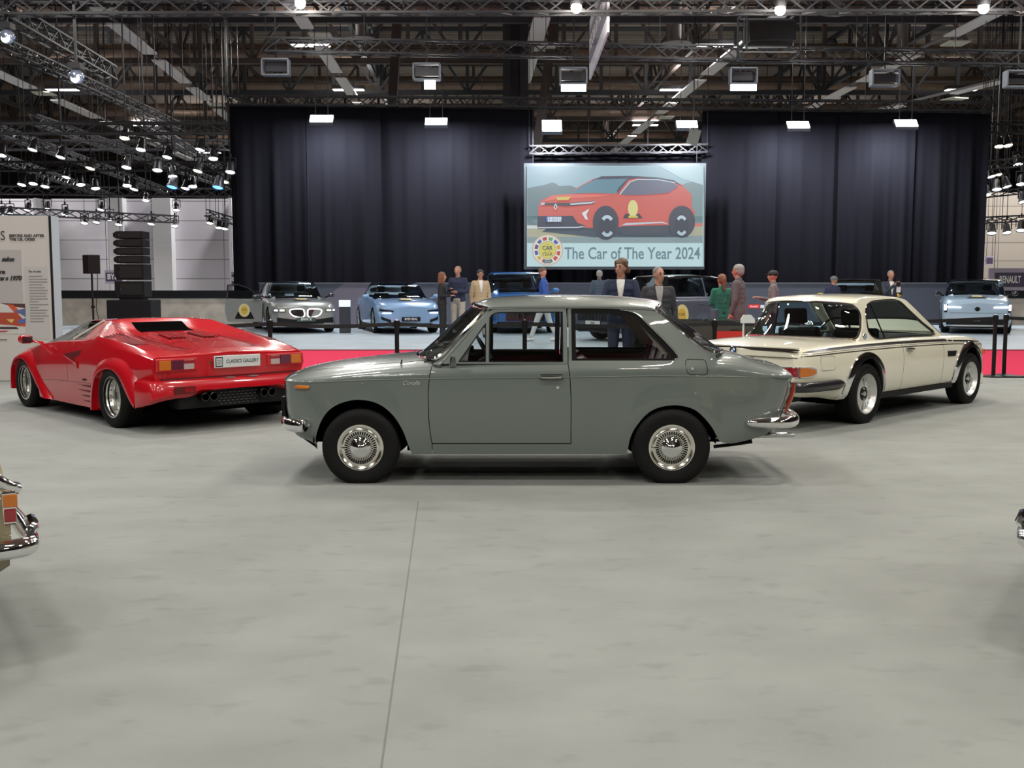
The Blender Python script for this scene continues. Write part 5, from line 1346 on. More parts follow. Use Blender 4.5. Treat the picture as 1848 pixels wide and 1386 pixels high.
pic('car_side_sill', [(960, 690), (1370, 680), (1400, 700), (1360, 770), (1000, 770), (930, 740)], (58, 66, 80), 9)
pic('car_sill_line', [(955, 684), (1000, 662), (1330, 650), (1385, 674), (1320, 662), (1010, 680)], (176, 190, 204), 10)
pic('car_number_plate', R4(275, 605, 415, 650), (200, 212, 222), 11)
pic('car_plate_band', R4(275, 605, 290, 650), (60, 90, 190), 12)
pic('car_badge', [(345, 515), (362, 484), (380, 515), (362, 546)], (196, 204, 208), 11); pic('car_badge_core', [(355, 515), (362, 500), (370, 515), (362, 532)], (60, 64, 72), 12)
pic('car_bonnet_sticker', [(370, 430), (500, 424), (480, 452), (380, 456)], (196, 180, 90), 11)
def oval(cx, cy, rx, ry, n=28): return [(cx + rx * math.cos(2 * PI * i / n), cy + ry * math.sin(2 * PI * i / n)) for i in range(n)]
for cx, cy, rx, ry in ((815, 660, 118, 155), (1500, 650, 120, 145)):
    pic('car_wheel_arch', oval(cx, cy, rx, ry), (56, 62, 76), 12)
for cx, cy, rx, ry in ((828, 688, 75, 110), (1498, 684, 64, 102)):
    pic('car_wheel', oval(cx, cy, rx, ry), (46, 54, 68), 13)
    pic('car_rim', [(cx + rx * .9 * math.cos(a), cy + ry * .9 * math.sin(a)) for a in [-2.4 + 1.7 * i / 8 for i in range(9)]] + [(cx + rx * .5 * math.cos(a), cy + ry * .62 * math.sin(a)) for a in [-.7 - 1.7 * i / 8 for i in range(9)]], (172, 192, 204), 14)
    pic('car_rim', [(cx + rx * .9 * math.cos(a), cy + ry * .9 * math.sin(a)) for a in [.7 + 1.7 * i / 8 for i in range(9)]] + [(cx + rx * .5 * math.cos(a), cy + ry * .62 * math.sin(a)) for a in [2.4 - 1.7 * i / 8 for i in range(9)]], (160, 180, 194), 14)
pic('door_sticker', [(990, 580), (1120, 580), (1150, 620), (970, 620)], (50, 50, 60), 11); pic('door_sticker_seal', oval(1060, 530, 45, 76), (200, 196, 130), 12); pic('door_sticker_foot', R4(1020, 596, 1104, 616), (190, 176, 80), 13)
pic('caption_strip', R4(106, 842, 1682, 1052), (176, 204, 208), 8)
def stext(s, x, y, size, c, lay, sx=1.0, name='caption_lettering', bold=0, par=scr):
    t = text_mb(s, size, .001, sx=sx, bold=bold); px, py, pz = S4(x, y, .004 * lay); return t.build(name, lit('screen_' + '_'.join(map(str, c)), c), par, M=place((px, py, pz), (1, 0, 0), (0, 0, 1)), smooth=0, recalc=False)
stext('The Car of The Year 2024', 1055, 940, .555, (98, 122, 134), 16, sx=.755, bold=.008)
stext('GT-013 LR', 353, 628, .15, (50, 70, 130), 16, sx=.9)
for (r1, c, l_) in ((140, (196, 160, 132), 16), (132, (176, 200, 204), 17), (128, (206, 206, 196), 18)): pic('seal_ring', oval(290, 905, r1, r1, 40), c, l_)
fc = [(90, 150, 110), (60, 80, 160), (190, 150, 60), (180, 70, 60), (190, 60, 60), (70, 120, 80), (160, 60, 70), (190, 160, 60), (60, 80, 150), (100, 60, 120), (70, 90, 150), (170, 60, 60)]
for k in range(12):
    a0, a1 = -PI / 2 + k * PI / 6 + .10, -PI / 2 + (k + 1) * PI / 6 - .06
    pic('seal_flag', [(290 + 118 * math.cos(a), 905 + 118 * math.sin(a)) for a in (a0, (a0 + a1) / 2, a1)] + [(290 + 88 * math.cos(a), 905 + 88 * math.sin(a)) for a in (a1, (a0 + a1) / 2, a0)], fc[k], 19)
pic('seal_core', oval(290, 905, 79, 79, 32), (86, 96, 90), 19); pic('seal_core', oval(290, 905, 76, 76, 32), (198, 190, 92), 20)
stext('CAR', 288, 888, .19, (70, 84, 100), 22, sx=.9, bold=.006); stext('YEAR', 288, 944, .165, (110, 112, 90), 22, sx=.9, bold=.004); stext('THE', 288, 853, .06, (110, 112, 90), 22); stext('OF THE', 288, 916, .06, (110, 112, 90), 22)
pic('seal_date_field', R4(256, 992, 322, 1026), (88, 96, 104), 21); stext('2024', 289, 1010, .10, (170, 190, 196), 23)
for x_ in (x0 + .3, x1 - .3): MB().bar((x_, .1, z0), (x_, .1, 14.485 - scr.location.z), .018).build('suspension_wire', STEEL, scr, smooth=0)

# ---------------------------------------------------------------- hall roof steelwork
GIR = mat('girder_dark', (0.055, 0.058, 0.068), 0.55, 0.2); BEAM2 = mat('girder_brown', (0.085, 0.065, 0.06), .6)
def girder(Y, z0, z1, m, label, x0=-46, x1=46, bay=2.3, t=.24, slope=0.0):
    mb = MB(); n = int((x1 - x0) / bay)
    for z in (z0, z1): mb.bar((x0, Y, z), (x1, Y + slope, z), t)
    mb.bar((x0, Y, (z0 + z1) / 2 + .3), (x1, Y + slope, (z0 + z1) / 2 + .3), t * .5); mb.bar((x0, Y + .5, z1 - .7), (x1, Y + .5, z1 - .7), t * .35); mb.bar((x0, Y + .3, z0 + .6), (x1, Y + .3, z0 + .6), t * .3)
    for i in range(n + 1):
        x = x0 + (x1 - x0) * i / n; xn_ = x0 + (x1 - x0) * (i + 1) / n; mb.bar((x, Y, z0), (x, Y, z1), t * .7)
        if i < n: mb.bar((x, Y, z0 if i % 2 else z1), (xn_, Y, z1 if i % 2 else z0), t * .5)
    o = mb.build('roof_girder', m, None, smooth=0, merge=False, recalc=False); tag(o, label, 'girder', 'lattice girders under the hall roof')
for i, (Y, z0, z1) in enumerate(((41, 11.1, 14.4), (49, 11.2, 14.4), (57, 11.2, 14.4), (66, 11.2, 14.4), (76, 11.2, 14.4), (90, 11.0, 14.4), (106, 11, 14.4))):
    girder(Y, z0, z1, GIR if i % 2 == 0 else BEAM2, 'dark lattice girder spanning the hall, %s from the front of the roof view' % ['first', 'second', 'third', 'fourth', 'fifth', 'sixth', 'seventh'][i])
for i, (x, z0, z1) in enumerate(((-27, 11.3, 13.9), (-14.5, 11.6, 13.9), (-6.5, 12.0, 13.9), (8.5, 12.0, 13.9), (17, 11.6, 13.9), (29, 11.3, 13.9))):
    mb = MB(); n = 26; L0, L1 = 42.2, 105.0; sl = -.038
    for z in (z0, z1): mb.bar((x, L0, z), (x + sl * (L1 - L0), L1, z), .2)
    for k in range(n):
        ya, yb = L0 + (L1 - L0) * k / n, L0 + (L1 - L0) * (k + 1) / n; xa, xb = x + sl * (ya - L0), x + sl * (yb - L0)
        mb.bar((xa, ya, z0), (xa, ya, z1), .12); mb.bar((xa, ya, z0 if k % 2 else z1), (xb, yb, z1 if k % 2 else z0), .11)
    o = mb.build('roof_girder', BEAM2 if i % 2 else GIR, None, smooth=0, merge=False, recalc=False); tag(o, 'lattice girder running down the hall roof, ' + ['leftmost', 'second from the left', 'third from the left', 'third from the right', 'second from the right', 'rightmost'][i], 'girder', 'long girders running down the hall')
DUCT = mat('duct_metal', (0.24, 0.17, 0.13), 0.40, 0.5, noise=(3, .15))
for i, (Y, z, r) in enumerate(((45.5, 12.6, .36), (53.5, 12.5, .42), (62, 12.5, .45), (71, 12.4, .5), (83, 12.2, .5))):
    mb = MB(); mb.tube([(-46, Y, z), (46, Y, z)], r, 14)
    for k in range(30): mb.tube([(-46 + k * 3.1, Y, z), (-45.9 + k * 3.1, Y, z)], r + .03, 14)
    o = mb.build('air_duct', DUCT, None, smooth=50, merge=False); tag(o, 'brown round air duct running across the roof, ' + ['nearest one', 'second one back', 'middle one', 'fourth one back', 'farthest one'][i], 'duct', 'air ducts under the roof')
    MB().box((0, Y + 1.6, 12.9), (92, .25, .35)).build('purlin', mat('purlin_beige', (.40, .33, .27), .7), o, smooth=0)
TRAY = mat('tray_white', (0.85, 0.82, 0.84), 0.45)
def tray(px1, py1, px2, py2, z, label, w=.55):
    a, b = on_z(px1, py1, z), on_z(px2, py2, z); d = (b - a); a = a - d * .15; L = d.length * 2.2; d.normalize(); n = int(L / 6.2)
    r = empty('light_tray', a, 0, label, 'light fitting', 'pale light trays running down the hall'); u = d.cross(Vector((0, 0, 1))).normalized()
    MB().bar((0, 0, .12), d * L + Vector((0, 0, .12)), .07, .10).build('rail', mat('tray_rail', (.25, .24, .26), .5, .4), r, smooth=0)
    for i in range(n):
        p = d * (L * i / n); q = p + d * (L / n * (.80 if i % 3 else .55)); MB().bar(p, q, w, .06).build('tray_panel', TRAY, r, smooth=0)
        if i % 3 == 0: MB().bar(q + u * .4 - Vector((0, 0, .15)), q + u * .4 + d * .9 - Vector((0, 0, .15)), .8, .05).build('reflector', mat('tray_reflector', (.72, .72, .62), .4), r, smooth=0)
    for i in range(0, n, 2): MB().bar(d * (L * i / n), d * (L * i / n) + Vector((0, 0, 14.4 - z)), .03).build('suspension_wire', STEEL, r, smooth=0)
tray(160, 5, 400, 203, 10.6, 'leftmost long pale tray running down from the top left'); tray(548, 40, 648, 190, 10.6, 'pale tray second from the left, above the left curtains', .5); tray(30, 148, 235, 240, 9.8, 'lowest pale tray at the far left of the ceiling', .6)
tray(1075 - 105, 60, 935, 185, 10.6, 'steep pale tray beside the central steel column', .6); tray(1360, 65, 1150, 238, 10.4, 'pale tray running from the projector towards the screen'); tray(1750, 48, 1480, 186, 10.4, 'pale tray sloping down from the top right corner'); tray(1800, 150, 1530, 215, 9.6, 'low pale tray at the far right of the ceiling', .4)
# central steel column behind the curtains
c = on_y(930, 120, 44.4); mb = MB(); mb.box((-.35, 0, 7.2), (.30, .7, 14.4)); mb.box((.35, 0, 7.2), (.34, .7, 14.4)); mb.box((0, 0, 7.2), (.7, .12, 14.4)); o = mb.build('steel_column', GIR, None, smooth=0); o.location = (c.x, 44.4, 0); tag(o, 'dark steel column rising behind the curtains left of the banner', 'column')
for sx, a, b in ((-1, on_y(700, 185, 44), on_y(720, -20, 44)), (1, on_y(960, 190, 43), on_y(1010, -30, 43))):
    o = MB().bar(a - Vector((0, 0, 3)), b, .45, .35).build('raking_brace', BEAM2, None, smooth=0); tag(o, 'brown raking steel brace ' + ('above the second curtain' if sx < 0 else 'leaning against the central column'), 'brace')
# ventilation drops
for i, (px, py, Y) in enumerate(((368, 12, 42), (238, 78, 44), (1510, 28, 40), (1628, 97, 44), (190 + 1030, 84, 44), (652, 76, 44))):
    p = on_y(px, py, Y); r = empty('air_outlet', p, 0, 'round ceiling air outlet on a duct drop, ' + ['near the top left', 'beside the leftmost pale tray', 'right of the projector rig', 'above the right floodlight box', 'right of the hanging banner', 'above the left curtain lamps'][i], 'air outlet', 'round air outlets')
    MB().lathe([(.20, .0), (.62, .10), (.60, .14), (.2, .22)], 20, M=Matrix.Rotation(PI / 2, 4, 'X')).build('diffuser_dish', mat('outlet_grey', (.35, .34, .34), .4, .5), r); MB().cyl((0, 0, 0), (0, 0, 2.0), .22, 14).build('duct_drop', mat('outlet_grey', (.35, .34, .34), .4, .5), r)

# ---------------------------------------------------------------- side rigs with spotlights
def seg(px1, py1, px2, py2, z, label, m=STEEL, w=.32, group=None): return truss(on_z(px1, py1, z), on_z(px2, py2, z), w, m, label, step=.55, group=group)
seg(-60, -22, 200, 132, 8.2, 'black truss descending from the top left corner', w=.4); seg(-40, 60, 330, 232, 8.0, 'black truss below the first at the far left', w=.3)
seg(-30, 225, 300, 345, 6.6, 'long slanting truss over the left side, uppermost of three', ALU, .3, 'slanting trusses over the left side'); seg(60, 215, 410, 335, 6.8, 'long slanting truss over the left side, middle of three', ALU, .3, 'slanting trusses over the left side'); seg(-30, 275, 230, 365, 6.2, 'long slanting truss over the left side, lowest of three', ALU, .3, 'slanting trusses over the left side')
seg(250, 215, 418, 318, 7.4, 'slanting truss meeting the left curtain edge', ALU, .3)
def crossr(px1, px2, py, Y, label, m=STEEL, w=.3, dy=0):
    a, b = on_y(px1, py, Y), on_y(px2, py + dy, Y); t = truss(a, b, w, m, label, step=.5); wires([a.lerp(b, k / 3) for k in range(4)], t)
crossr(-40, 408, 232, 33, 'black cross truss highest over the left side'); crossr(-40, 412, 262, 37, 'cross truss with three spotlights over the left side', ALU); crossr(-40, 414, 300, 39, 'black cross truss in the middle of the left rigs'); crossr(-40, 416, 342, 42, 'cross truss above the white wall at left', ALU, dy=6)
crossr(-40, 318, 378, 40, 'low aluminium truss above the white display panel', ALU, .25, dy=18); crossr(372, 424, 384, 41, 'short low truss beside the left curtain edge', ALU, .25, dy=16)
crossr(1772, 1890, 232, 38, 'black cross truss at the right edge, uppermost', STEEL); crossr(1774, 1890, 300, 39, 'cross truss at the right edge, middle one', ALU, dy=-14); crossr(1768, 1890, 398, 41, 'low cross truss at the right edge with three lamps', ALU, .22, dy=-6); crossr(1775, 1890, 352, 41, 'thin cross truss above the beige wall', ALU, .2, dy=-12)
BAND = [(0, 'far above the left rigs'), ]
blk = mat('spot_body', (.012, .012, .014), .4)
ROT_ = Matrix.Rotation(-PI / 2 - .38, 4, 'X')
def make_spot(col, nm):
    r = empty('spotlight', (0, 0, 0)); M = Matrix.Rotation(PI / 2, 4, 'X')
    MB().lathe([(0, -.22), (.07, -.22), (.10, -.15), (.11, .02), (.15, .12), (.145, .13), (.10, .05)], 14, M=ROT_).build('housing', blk, r)
    MB().lathe([(.135, .10), (.08, .115), (0, .12)], 14, M=ROT_).build('lens', mat('spot_' + nm, (1, 1, 1), .3, emit=col, estr=9), r)
    MB().bar((-.15, 0, 0), (-.15, 0, .30), .025).bar((.15, 0, 0), (.15, 0, .30), .025).bar((-.15, 0, .30), (.15, 0, .30), .03).bar((0, 0, .30), (0, 0, .42), .05).build('yoke', STEEL, r, smooth=0)
    return r
protos = {}
def spot(px, py, Y, kind='white', s_=1.0, label=None, group='spotlights on the side rigs'):
    cols = {'white': (.9, .92, 1), 'warm': (1, .85, .6), 'blue': (.02, .15, 1.0)}
    if kind not in protos: o = protos[kind] = make_spot(cols[kind], kind)
    else:
        o = protos[kind].copy(); COL.objects.link(o)
        for ch in list(protos[kind].children):
            if 'rod' not in ch.name: copy_tree(ch, o)
    o.location = on_y(px, py - 1, Y) ; o.scale = (s_, s_, s_); o.rotation_euler = (0, 0, random.uniform(-.5, .5))
    MB().bar((0, 0, .4), (0, 0, (14.485 - o.location.z) / s_), .015).build('hanging_rod', STEEL, o, smooth=0)
    tag(o, label or 'small black spotlight with a glowing lens on the side rigs', 'spotlight', group)
for (x, y, k) in ((760, 790, 'white'), (903, 830, 'white'), (1148, 838, 'white'), (1080, 790, 'white'), (848, 900, 'white'), (683, 885, 'white'), (490, 890, 'warm'), (672, 728, 'warm'), (1068, 905, 'warm'), (1240, 910, 'white'), (330, 830, 'white'), (180, 790, 'white'), (10, 820, 'white'), (930, 935, 'white')):
    spot(x / 2.98, y / 2.98, 36, k, 1.15, 'black spotlight with a %s lens on the upper left rigs' % ('warm' if k == 'warm' else 'bright white'), 'spotlights on the upper left rigs')
spot(930 / 2.98, 988 / 2.98, 36, 'blue', 1.3, 'blue-glowing spotlight farther from the curtain edge', 'blue spotlights'); spot(1175 / 2.98, 990 / 2.98, 36, 'blue', 1.3, 'blue-glowing spotlight close to the left curtain edge', 'blue spotlights')
for (x, y, k) in ((1037, 990, 'white'), (433, 980, 'white'), (180, 975, 'white'), (245, 990, 'white'), (513, 1000, 'white'), (725, 1005, 'white'), (683, 985, 'white'), (1210, 965, 'warm'), (360, 940, 'white'), (1000, 1000, 'white'), (120, 980, 'white')):
    spot(x / 2.98, y / 2.98, 39, k, 1.1, 'spotlight in the level row halfway up the left rigs', 'spotlights in the middle left row')
for (x, y, k) in ((255, 1115, 'white'), (545, 1118, 'white'), (785, 1068, 'white'), (948, 1120, 'white'), (520, 1185, 'white'), (455, 1190, 'white'), (350, 1145, 'white'), (150, 1120, 'warm'), (10, 1140, 'white'), (55, 1140, 'white'), (1130, 1190, 'warm'), (1210, 1220, 'white'), (1178, 1215, 'white'), (640, 1198, 'white'), (815, 1195, 'white'), (590, 1170, 'white'), (940, 1205, 'white')):
    spot(x / 2.98, y / 2.98, 41, k, .95, 'small spotlight low over the white display panel and wall', 'spotlights low at the left')
for (x, y, k) in ((190, 240, 'warm'), (235, 235, 'warm'), (290, 338, 'white'), (145, 403, 'white'), (177, 395, 'warm'), (177, 473, 'white'), (228, 458, 'white'), (310, 445, 'white'), (120, 503, 'warm'), (315, 540, 'warm'), (150, 710, 'white'), (230, 708, 'white'), (310, 695, 'white')):
    spot(1740 + x / 3.01, 180 + y / 3.01, 39, k, 1.15, 'spotlight on the rigs right of the curtains', 'spotlights on the right rigs')
for i, (px, py) in enumerate(((13, 66), (138, 138))):
    p = on_y(px, py, 24); r = empty('moving_head_lamp', p, 0, ['silvery-blue moving head lamp near the top left corner', 'silvery-blue moving head lamp below the first slanting truss'][i], 'lamp')
    MB().ball((0, 0, 0), (.17, .17, .15), 14, 10).build('lamp_head', mat('head_silver', (.5, .6, .8), .15, .8), r); MB().lathe([(.10, 0), (.09, .02), (0, .02)], 14, M=Matrix.Translation((.02, -.13, -.06)) @ Matrix.Rotation(PI, 4, 'Z')).build('lens', mat('head_glow', (1, 1, 1), .2, emit=(.6, .8, 1), estr=4), r); MB().box((0, 0, .22), (.26, .26, .12)).bar((0, 0, .25), (0, 0, 14.485 - p.z), .05).build('base', blk, r, smooth=0)
# ================================================================ FREE-STANDING THINGS
# speaker stack
def spk_stack():
    Y = 26.0; s_ = Y / FPX; r = empty('loudspeaker_stack', (on_y(240, 500, Y).x, Y, 0), 0, 'tall black stack of six loudspeaker cabinets on a wide black base', 'loudspeaker')
    z = lambda py: on_y(240, py, Y).z; m = mat('cabinet_black', (.006, .006, .007), .6, spec=.2)
    MB().box((-.05, .15, z(541) / 2), (1.06, .75, z(541))).build('base_cabinet', m, r, smooth=0, bevel=.02)
    for a, b, k in ((418, 431.5, 1), (433, 446, 1), (447.5, 460.5, 1), (462, 475.5, 1), (477, 505.5, 0), (507.5, 536, 0)):
        za, zb = z(a), z(b); w0, w1 = -.36, .345; mb = MB()
        if k: mb.prism([(w0 + .08, za), (w1, za), (w1, zb), (w0 + .08, zb), (w0, zb + .05), (w0, za - .05)], -.25, .25)
        else: mb.prism([(w0, za), (w1, za), (w1, zb), (w0 + .06, zb), (w0, zb + .12)], -.25, .3)
        c = mb.build('speaker_cabinet', m, r, smooth=0, bevel=.006); MB().box((.04, -.262, (za + zb) / 2), (.52, .014, (za - zb) * .72)).build('speaker_grille', mat('grille_black', (.004, .004, .004), .9), c, smooth=0); MB().box((-.21, -.262, (za + zb) / 2), (.018, .016, .018)).build('cabinet_badge', SATIN, c, smooth=0)
    mb = MB(); mb.box((0, 0, z(538.5)), (.55, .4, z(536) - z(541))); mb.build('stack_foot', BLACK, r, smooth=0)
spk_stack()
Y = 22.0; r = empty('tripod_speaker', (on_y(168, 560, Y).x, Y, 0), -.75, 'small black speaker on a tripod pole left of the loudspeaker stack', 'loudspeaker')
zz = lambda py: on_y(168, py, Y).z
MB().box((0, 0, (zz(460) + zz(494)) / 2), (.24, .26, zz(460) - zz(494))).build('speaker_box', mat('cabinet_black', (.006, .006, .007), .6, spec=.2), r, smooth=0, bevel=.012)
MB().cyl((0, 0, .12), (0, 0, zz(494) + .01), .020, 10).build('pole', BLACK, r); MB().cyl((0, 0, zz(556)), (0, 0, zz(552)), .04, 10).build('collar', BLACK, r)
for k in range(3): a = 2 * PI * k / 3; MB().bar((0, 0, .55), (.45 * math.cos(a), .45 * math.sin(a), .01), .02).build('leg', BLACK, r, smooth=0)
MB().tube(spline([(.08, .08, 1.65), (.12, .05, 1.3), (.05, .05, .9), (.22, .1, .4), (.2, .1, .02)], 5), .008, 5).build('cable', BLACK, r)
# exhibition display panel at the far left
def info_panel():
    c = on_z(103, 688); Y = c.y; r = empty('display_panel', (c.x, Y, 0), 0, 'tall white exhibition panel about the oil crisis standing behind the red car', 'display panel')
    H_ = on_y(94, 389, Y).z; PW = 3.2
    ink = mat('panel_ink', (.03, .028, .028), .6)
    MB().box((-PW / 2, .14, H_ / 2), (PW, .28, H_)).build('panel_core', mat('panel_side_blue', (.33, .42, .46), .6), r, smooth=0)
    MB().box((-PW / 2, -.008, H_ / 2), (PW - .04, .016, H_ - .02)).build('panel_face', mat('panel_face', (.52, .49, .46), .6), r, smooth=0)
    MB().box((-.010, -.010, H_ / 2), (.028, .024, H_)).build('panel_edge', BLACK, r, smooth=0)
    def L(px, py, o=.02): q = on_y(px, py, Y - o); return (q.x - c.x, -o, q.z)
    sc = Y / FPX
    def rect(n, x0, y0, x1, y1, m, o=.018): a, b = L(x0, y0, o), L(x1, y1, o); MB().box(((a[0] + b[0]) / 2, -o, (a[2] + b[2]) / 2), (abs(b[0] - a[0]), .003, abs(a[2] - b[2]))).build(n, m, r, smooth=0)
    def tx(s, x, y, size, al='LEFT', m=ink, **k): text_mb(s, size * sc, .001, align=al, **k).build('panel_lettering', m, r, M=place(L(x, y, .022), (1, 0, 0), (0, 0, 1)), smooth=0, recalc=False)
    rect('panel_inset', -200, 451, 41.5, 545, mat('inset_grey', (.40, .37, .36), .6)); rect('text_column_field', 43, 481, 90, 612, mat('column_field', (.46, .44, .43), .6), .017)
    tx('THE SEVENTIES', 9.5, 426, 23, 'RIGHT', sx=.85)
    tx('BEFORE AND AFTER', 16.5, 425.5, 6.9, bold=.002); tx('THE OIL CRISIS', 16.5, 432, 6.9, bold=.002)
    for s, y, x in (('salon', 468, 25), ('re', 491, 8), ('cars 1970', 502.5, 38)): tx(s, x, y, 10.5, 'RIGHT', shear=.3, bold=.006)
    tx('The oil crisis', 51, 490, 4.4, bold=.001)
    rnd = random.Random(3)
    for k in range(17): y = 498.5 + 5.1 * k; rect('text_line', 52 + k * .18, y - .7, 52 + k * .18 + rnd.choice((16, 24, 28, 31, 33, 30)), y + .7, mat('line_ink', (.22, .20, .20), .6), .020)
    A = lambda n, pts, c_: MB().add([L(x, y, .019 + .0004 * i_[0]) for x, y in pts], [tuple(range(len(pts)))[::-1]]).build('panel_artwork', mat(n, c_, .5), r, smooth=0)
    i_ = [0]
    for n, pts, c_ in (('art_white', [(-40, 547), (46, 547), (46, 602), (-40, 602)], (.55, .53, .5)), ('art_brown', [(0, 547), (45, 548), (46, 556), (22, 553)], (.08, .03, .03)), ('art_orange', [(12, 549), (24, 550), (40, 566), (28, 566)], (.55, .08, .03)), ('art_blue', [(24, 562), (46, 556), (46, 572), (36, 566)], (.10, .12, .25)), ('art_red', [(-40, 564), (30, 564), (46, 580), (46, 589), (-40, 582)], (.38, .06, .03)), ('art_yellow', [(11, 576), (26, 576), (21, 583)], (.6, .42, .12)), ('art_blue2', [(32, 578), (46, 574), (46, 583), (34, 584)], (.09, .12, .35)), ('art_dark', [(-40, 590), (30, 590), (34, 594), (-40, 594)], (.06, .03, .04)), ('art_crimson', [(-40, 597), (16, 597), (10, 599), (-40, 599.5)], (.40, .02, .03)), ('art_orange', [(30, 588), (46, 585), (46, 589)], (.55, .08, .03))):
        i_[0] += 1; A(n, pts, c_)
    rect('text_line', -20, 612.5, 13, 613.8, ink, .02)
info_panel()
# low black equipment case by the panel
p = on_z(128, 640); o = MB().box((0, 0, .22), (.34, .4, .44)).build('equipment_case', BLACK, None, smooth=0, bevel=.02); o.location = (p.x, 19.4, 0); tag(o, 'low black equipment case on the floor between the white panel and tripod speaker', 'case')
# brand boards on the far walls
def board(px0, py0, px1, py1, Y, word, label, tsz, tsx=.85, field=(.10, .075, .14), frame=(.52, .46, .58), fx=None, al=0):
    a, b = on_y(px0, py0, Y), on_y(px1, py1, Y); cx, cz = (a.x + b.x) / 2, (a.z + b.z) / 2
    r = empty('brand_board', (cx, Y, cz), 0, label, 'sign'); w, h = b.x - a.x, a.z - b.z
    MB().box((0, .05, 0), (w, .1, h)).build('board', mat('board_frame', frame, .5), r, smooth=0); MB().box((al, -.006, 0), (w * .88, .012, h * .62)).build('sign_field', mat('board_field', field, .5), r, smooth=0)
    text_mb(word, tsz, .002, sx=tsx, bold=.01).build('sign_lettering', mat('letter_white', (.95, .95, .95), .5), r, M=place((fx or 0, -.016, 0), (1, 0, 0), (0, 0, 1)), smooth=0, recalc=False)
    for x in (-w * .4, w * .4): MB().bar((x, .05, h / 2), (x, .05, 14.3 - cz), .015).build('suspension_wire', STEEL, r, smooth=0)
board(189, 487.5, 222, 512, 38.5, 'BYD', 'small framed BYD board hanging left of the loudspeaker stack', .26, fx=-.02); board(417, 491, 440, 517, 40, 'BYD', 'pale framed board half hidden by the left curtain edge', .20, fx=-.05)
board(1785, 484, 1885, 526, 44, 'RENAULT', 'purple-grey RENAULT board on the beige wall at right', .40, .50, fx=-.28, al=.1)
board(1780, 462, 1792, 478, 47, ' ', 'tiny pale notice on the beige wall above the RENAULT board', .1)
# totem with a lit screen between the first two stage cars
def at_stage(px, py): return on_z(px, py, .02)
p = at_stage(623, 601); r = empty('info_totem', (p.x, p.y, .02), 0, 'dark narrow totem with a lit white screen between two stage cars', 'totem'); s_ = p.y / FPX
MB().box((0, 0, .40), (.31, .14, .80)).build('totem_body', mat('totem_dark', (.03, .035, .045), .3), r, smooth=0, bevel=.008); MB().box((0, -.02, .875 - .03), (.31, .12, .19)).build('totem_screen', lit('totem_white', (225, 238, 246), 1.2), r, smooth=0)
# red and white stickers on the backdrop wall
a, b = on_y(1350.5, 549.5, 36.36), on_y(1371, 556.5, 36.36); o = MB().box(((a.x + b.x) / 2, 36.37, (a.z + b.z) / 2), (b.x - a.x, .02, a.z - b.z)).build('wall_sticker', mat('sticker_red', (.55, .02, .015), .5), None, smooth=0); tag(o, 'small red sign on the dark stage wall right of the green coat', 'sign')
text_mb('Kontakt', .09, .002, sx=.9).build('sign_lettering', mat('letter_white', (.95, .95, .95), .5), o, M=place(((a.x + b.x) / 2, 36.355, (a.z + b.z) / 2), (1, 0, 0), (0, 0, 1)), smooth=0, recalc=False)
a, b = on_y(1372.5, 550.5, 36.36), on_y(1379, 556, 36.36); o = MB().box(((a.x + b.x) / 2, 36.37, (a.z + b.z) / 2), (b.x - a.x, .02, a.z - b.z)).build('wall_sticker', mat('sticker_white', (.6, .62, .66), .5), None, smooth=0); tag(o, 'tiny white sign beside the small red sign on the stage wall', 'sign')
# stanchions and belts
def stanchion(px, Y, label, r_=.030, h=.96):
    x = (px - 924) / FPX * (Y * math.cos(TH) + .05); r = empty('belt_stanchion', (x, Y, 0), 0, label, 'stanchion', 'black belt stanchions')
    MB().lathe([(.0, 0), (.17, 0), (.17, .012), (.155, .02), (.04, .035), (0, .035)], 28, M=Matrix.Rotation(PI / 2, 4, 'X')).build('base', BLACK, r); MB().cyl((0, 0, .02), (0, 0, h), r_, 14).build('post', BLACK, r)
    MB().cyl((0, 0, h - .09), (0, 0, h), r_ + .012, 14).build('belt_head', BLACK, r); MB().ball((0, 0, h + .004), (r_ * .6, r_ * .6, .012)).build('cap', CHROME, r); return Vector((x, Y, h - .045))
BELT = mat('belt_black', (.010, .010, .012), .6)
def belt(a, b, label):
    mb = MB(); pts = [a.lerp(b, k / 14) - Vector((0, 0, .035 * math.sin(PI * k / 14))) for k in range(15)]
    mb.grid([[p + Vector((0, 0, z)) for z in (-.026, .026)] for p in pts]); o = mb.build('barrier_belt', BELT, None, smooth=0, merge=False, thick=.004); tag(o, label, 'belt', 'black barrier belts')
s0 = stanchion(487, 14.6, 'black belt stanchion behind the red car, its head just showing'); s1 = stanchion(716, 14.6, 'black belt stanchion rising behind the grey car bonnet'); s2 = stanchion(947, 14.6, 'black belt stanchion seen through the grey car door window'); s3 = stanchion(1290, 14.6, 'black belt stanchion behind the grey car boot'); s4 = stanchion(258, 14.6, 'black belt stanchion hidden mostly by the red car roof')
s5 = stanchion(1797, 16.8, 'left one of two close black stanchions beside the ivory car'); s6 = stanchion(1816, 17.0, 'right one of two close black stanchions beside the ivory car')
belt(s4, s0, 'black barrier belt behind the red car'); belt(s0, s1, 'black barrier belt between the red car and the grey bonnet'); belt(s1, s2, 'black barrier belt seen through the grey car windscreen'); belt(s2, s3, 'black barrier belt seen through the grey car side windows')
belt(s3, s5, 'black barrier belt behind the ivory car'); belt(s6, Vector((9.8, 17.4, .91)), 'black barrier belt leaving to the right picture edge'); stanchion(1980, 17.4, 'black belt stanchion just past the right edge')
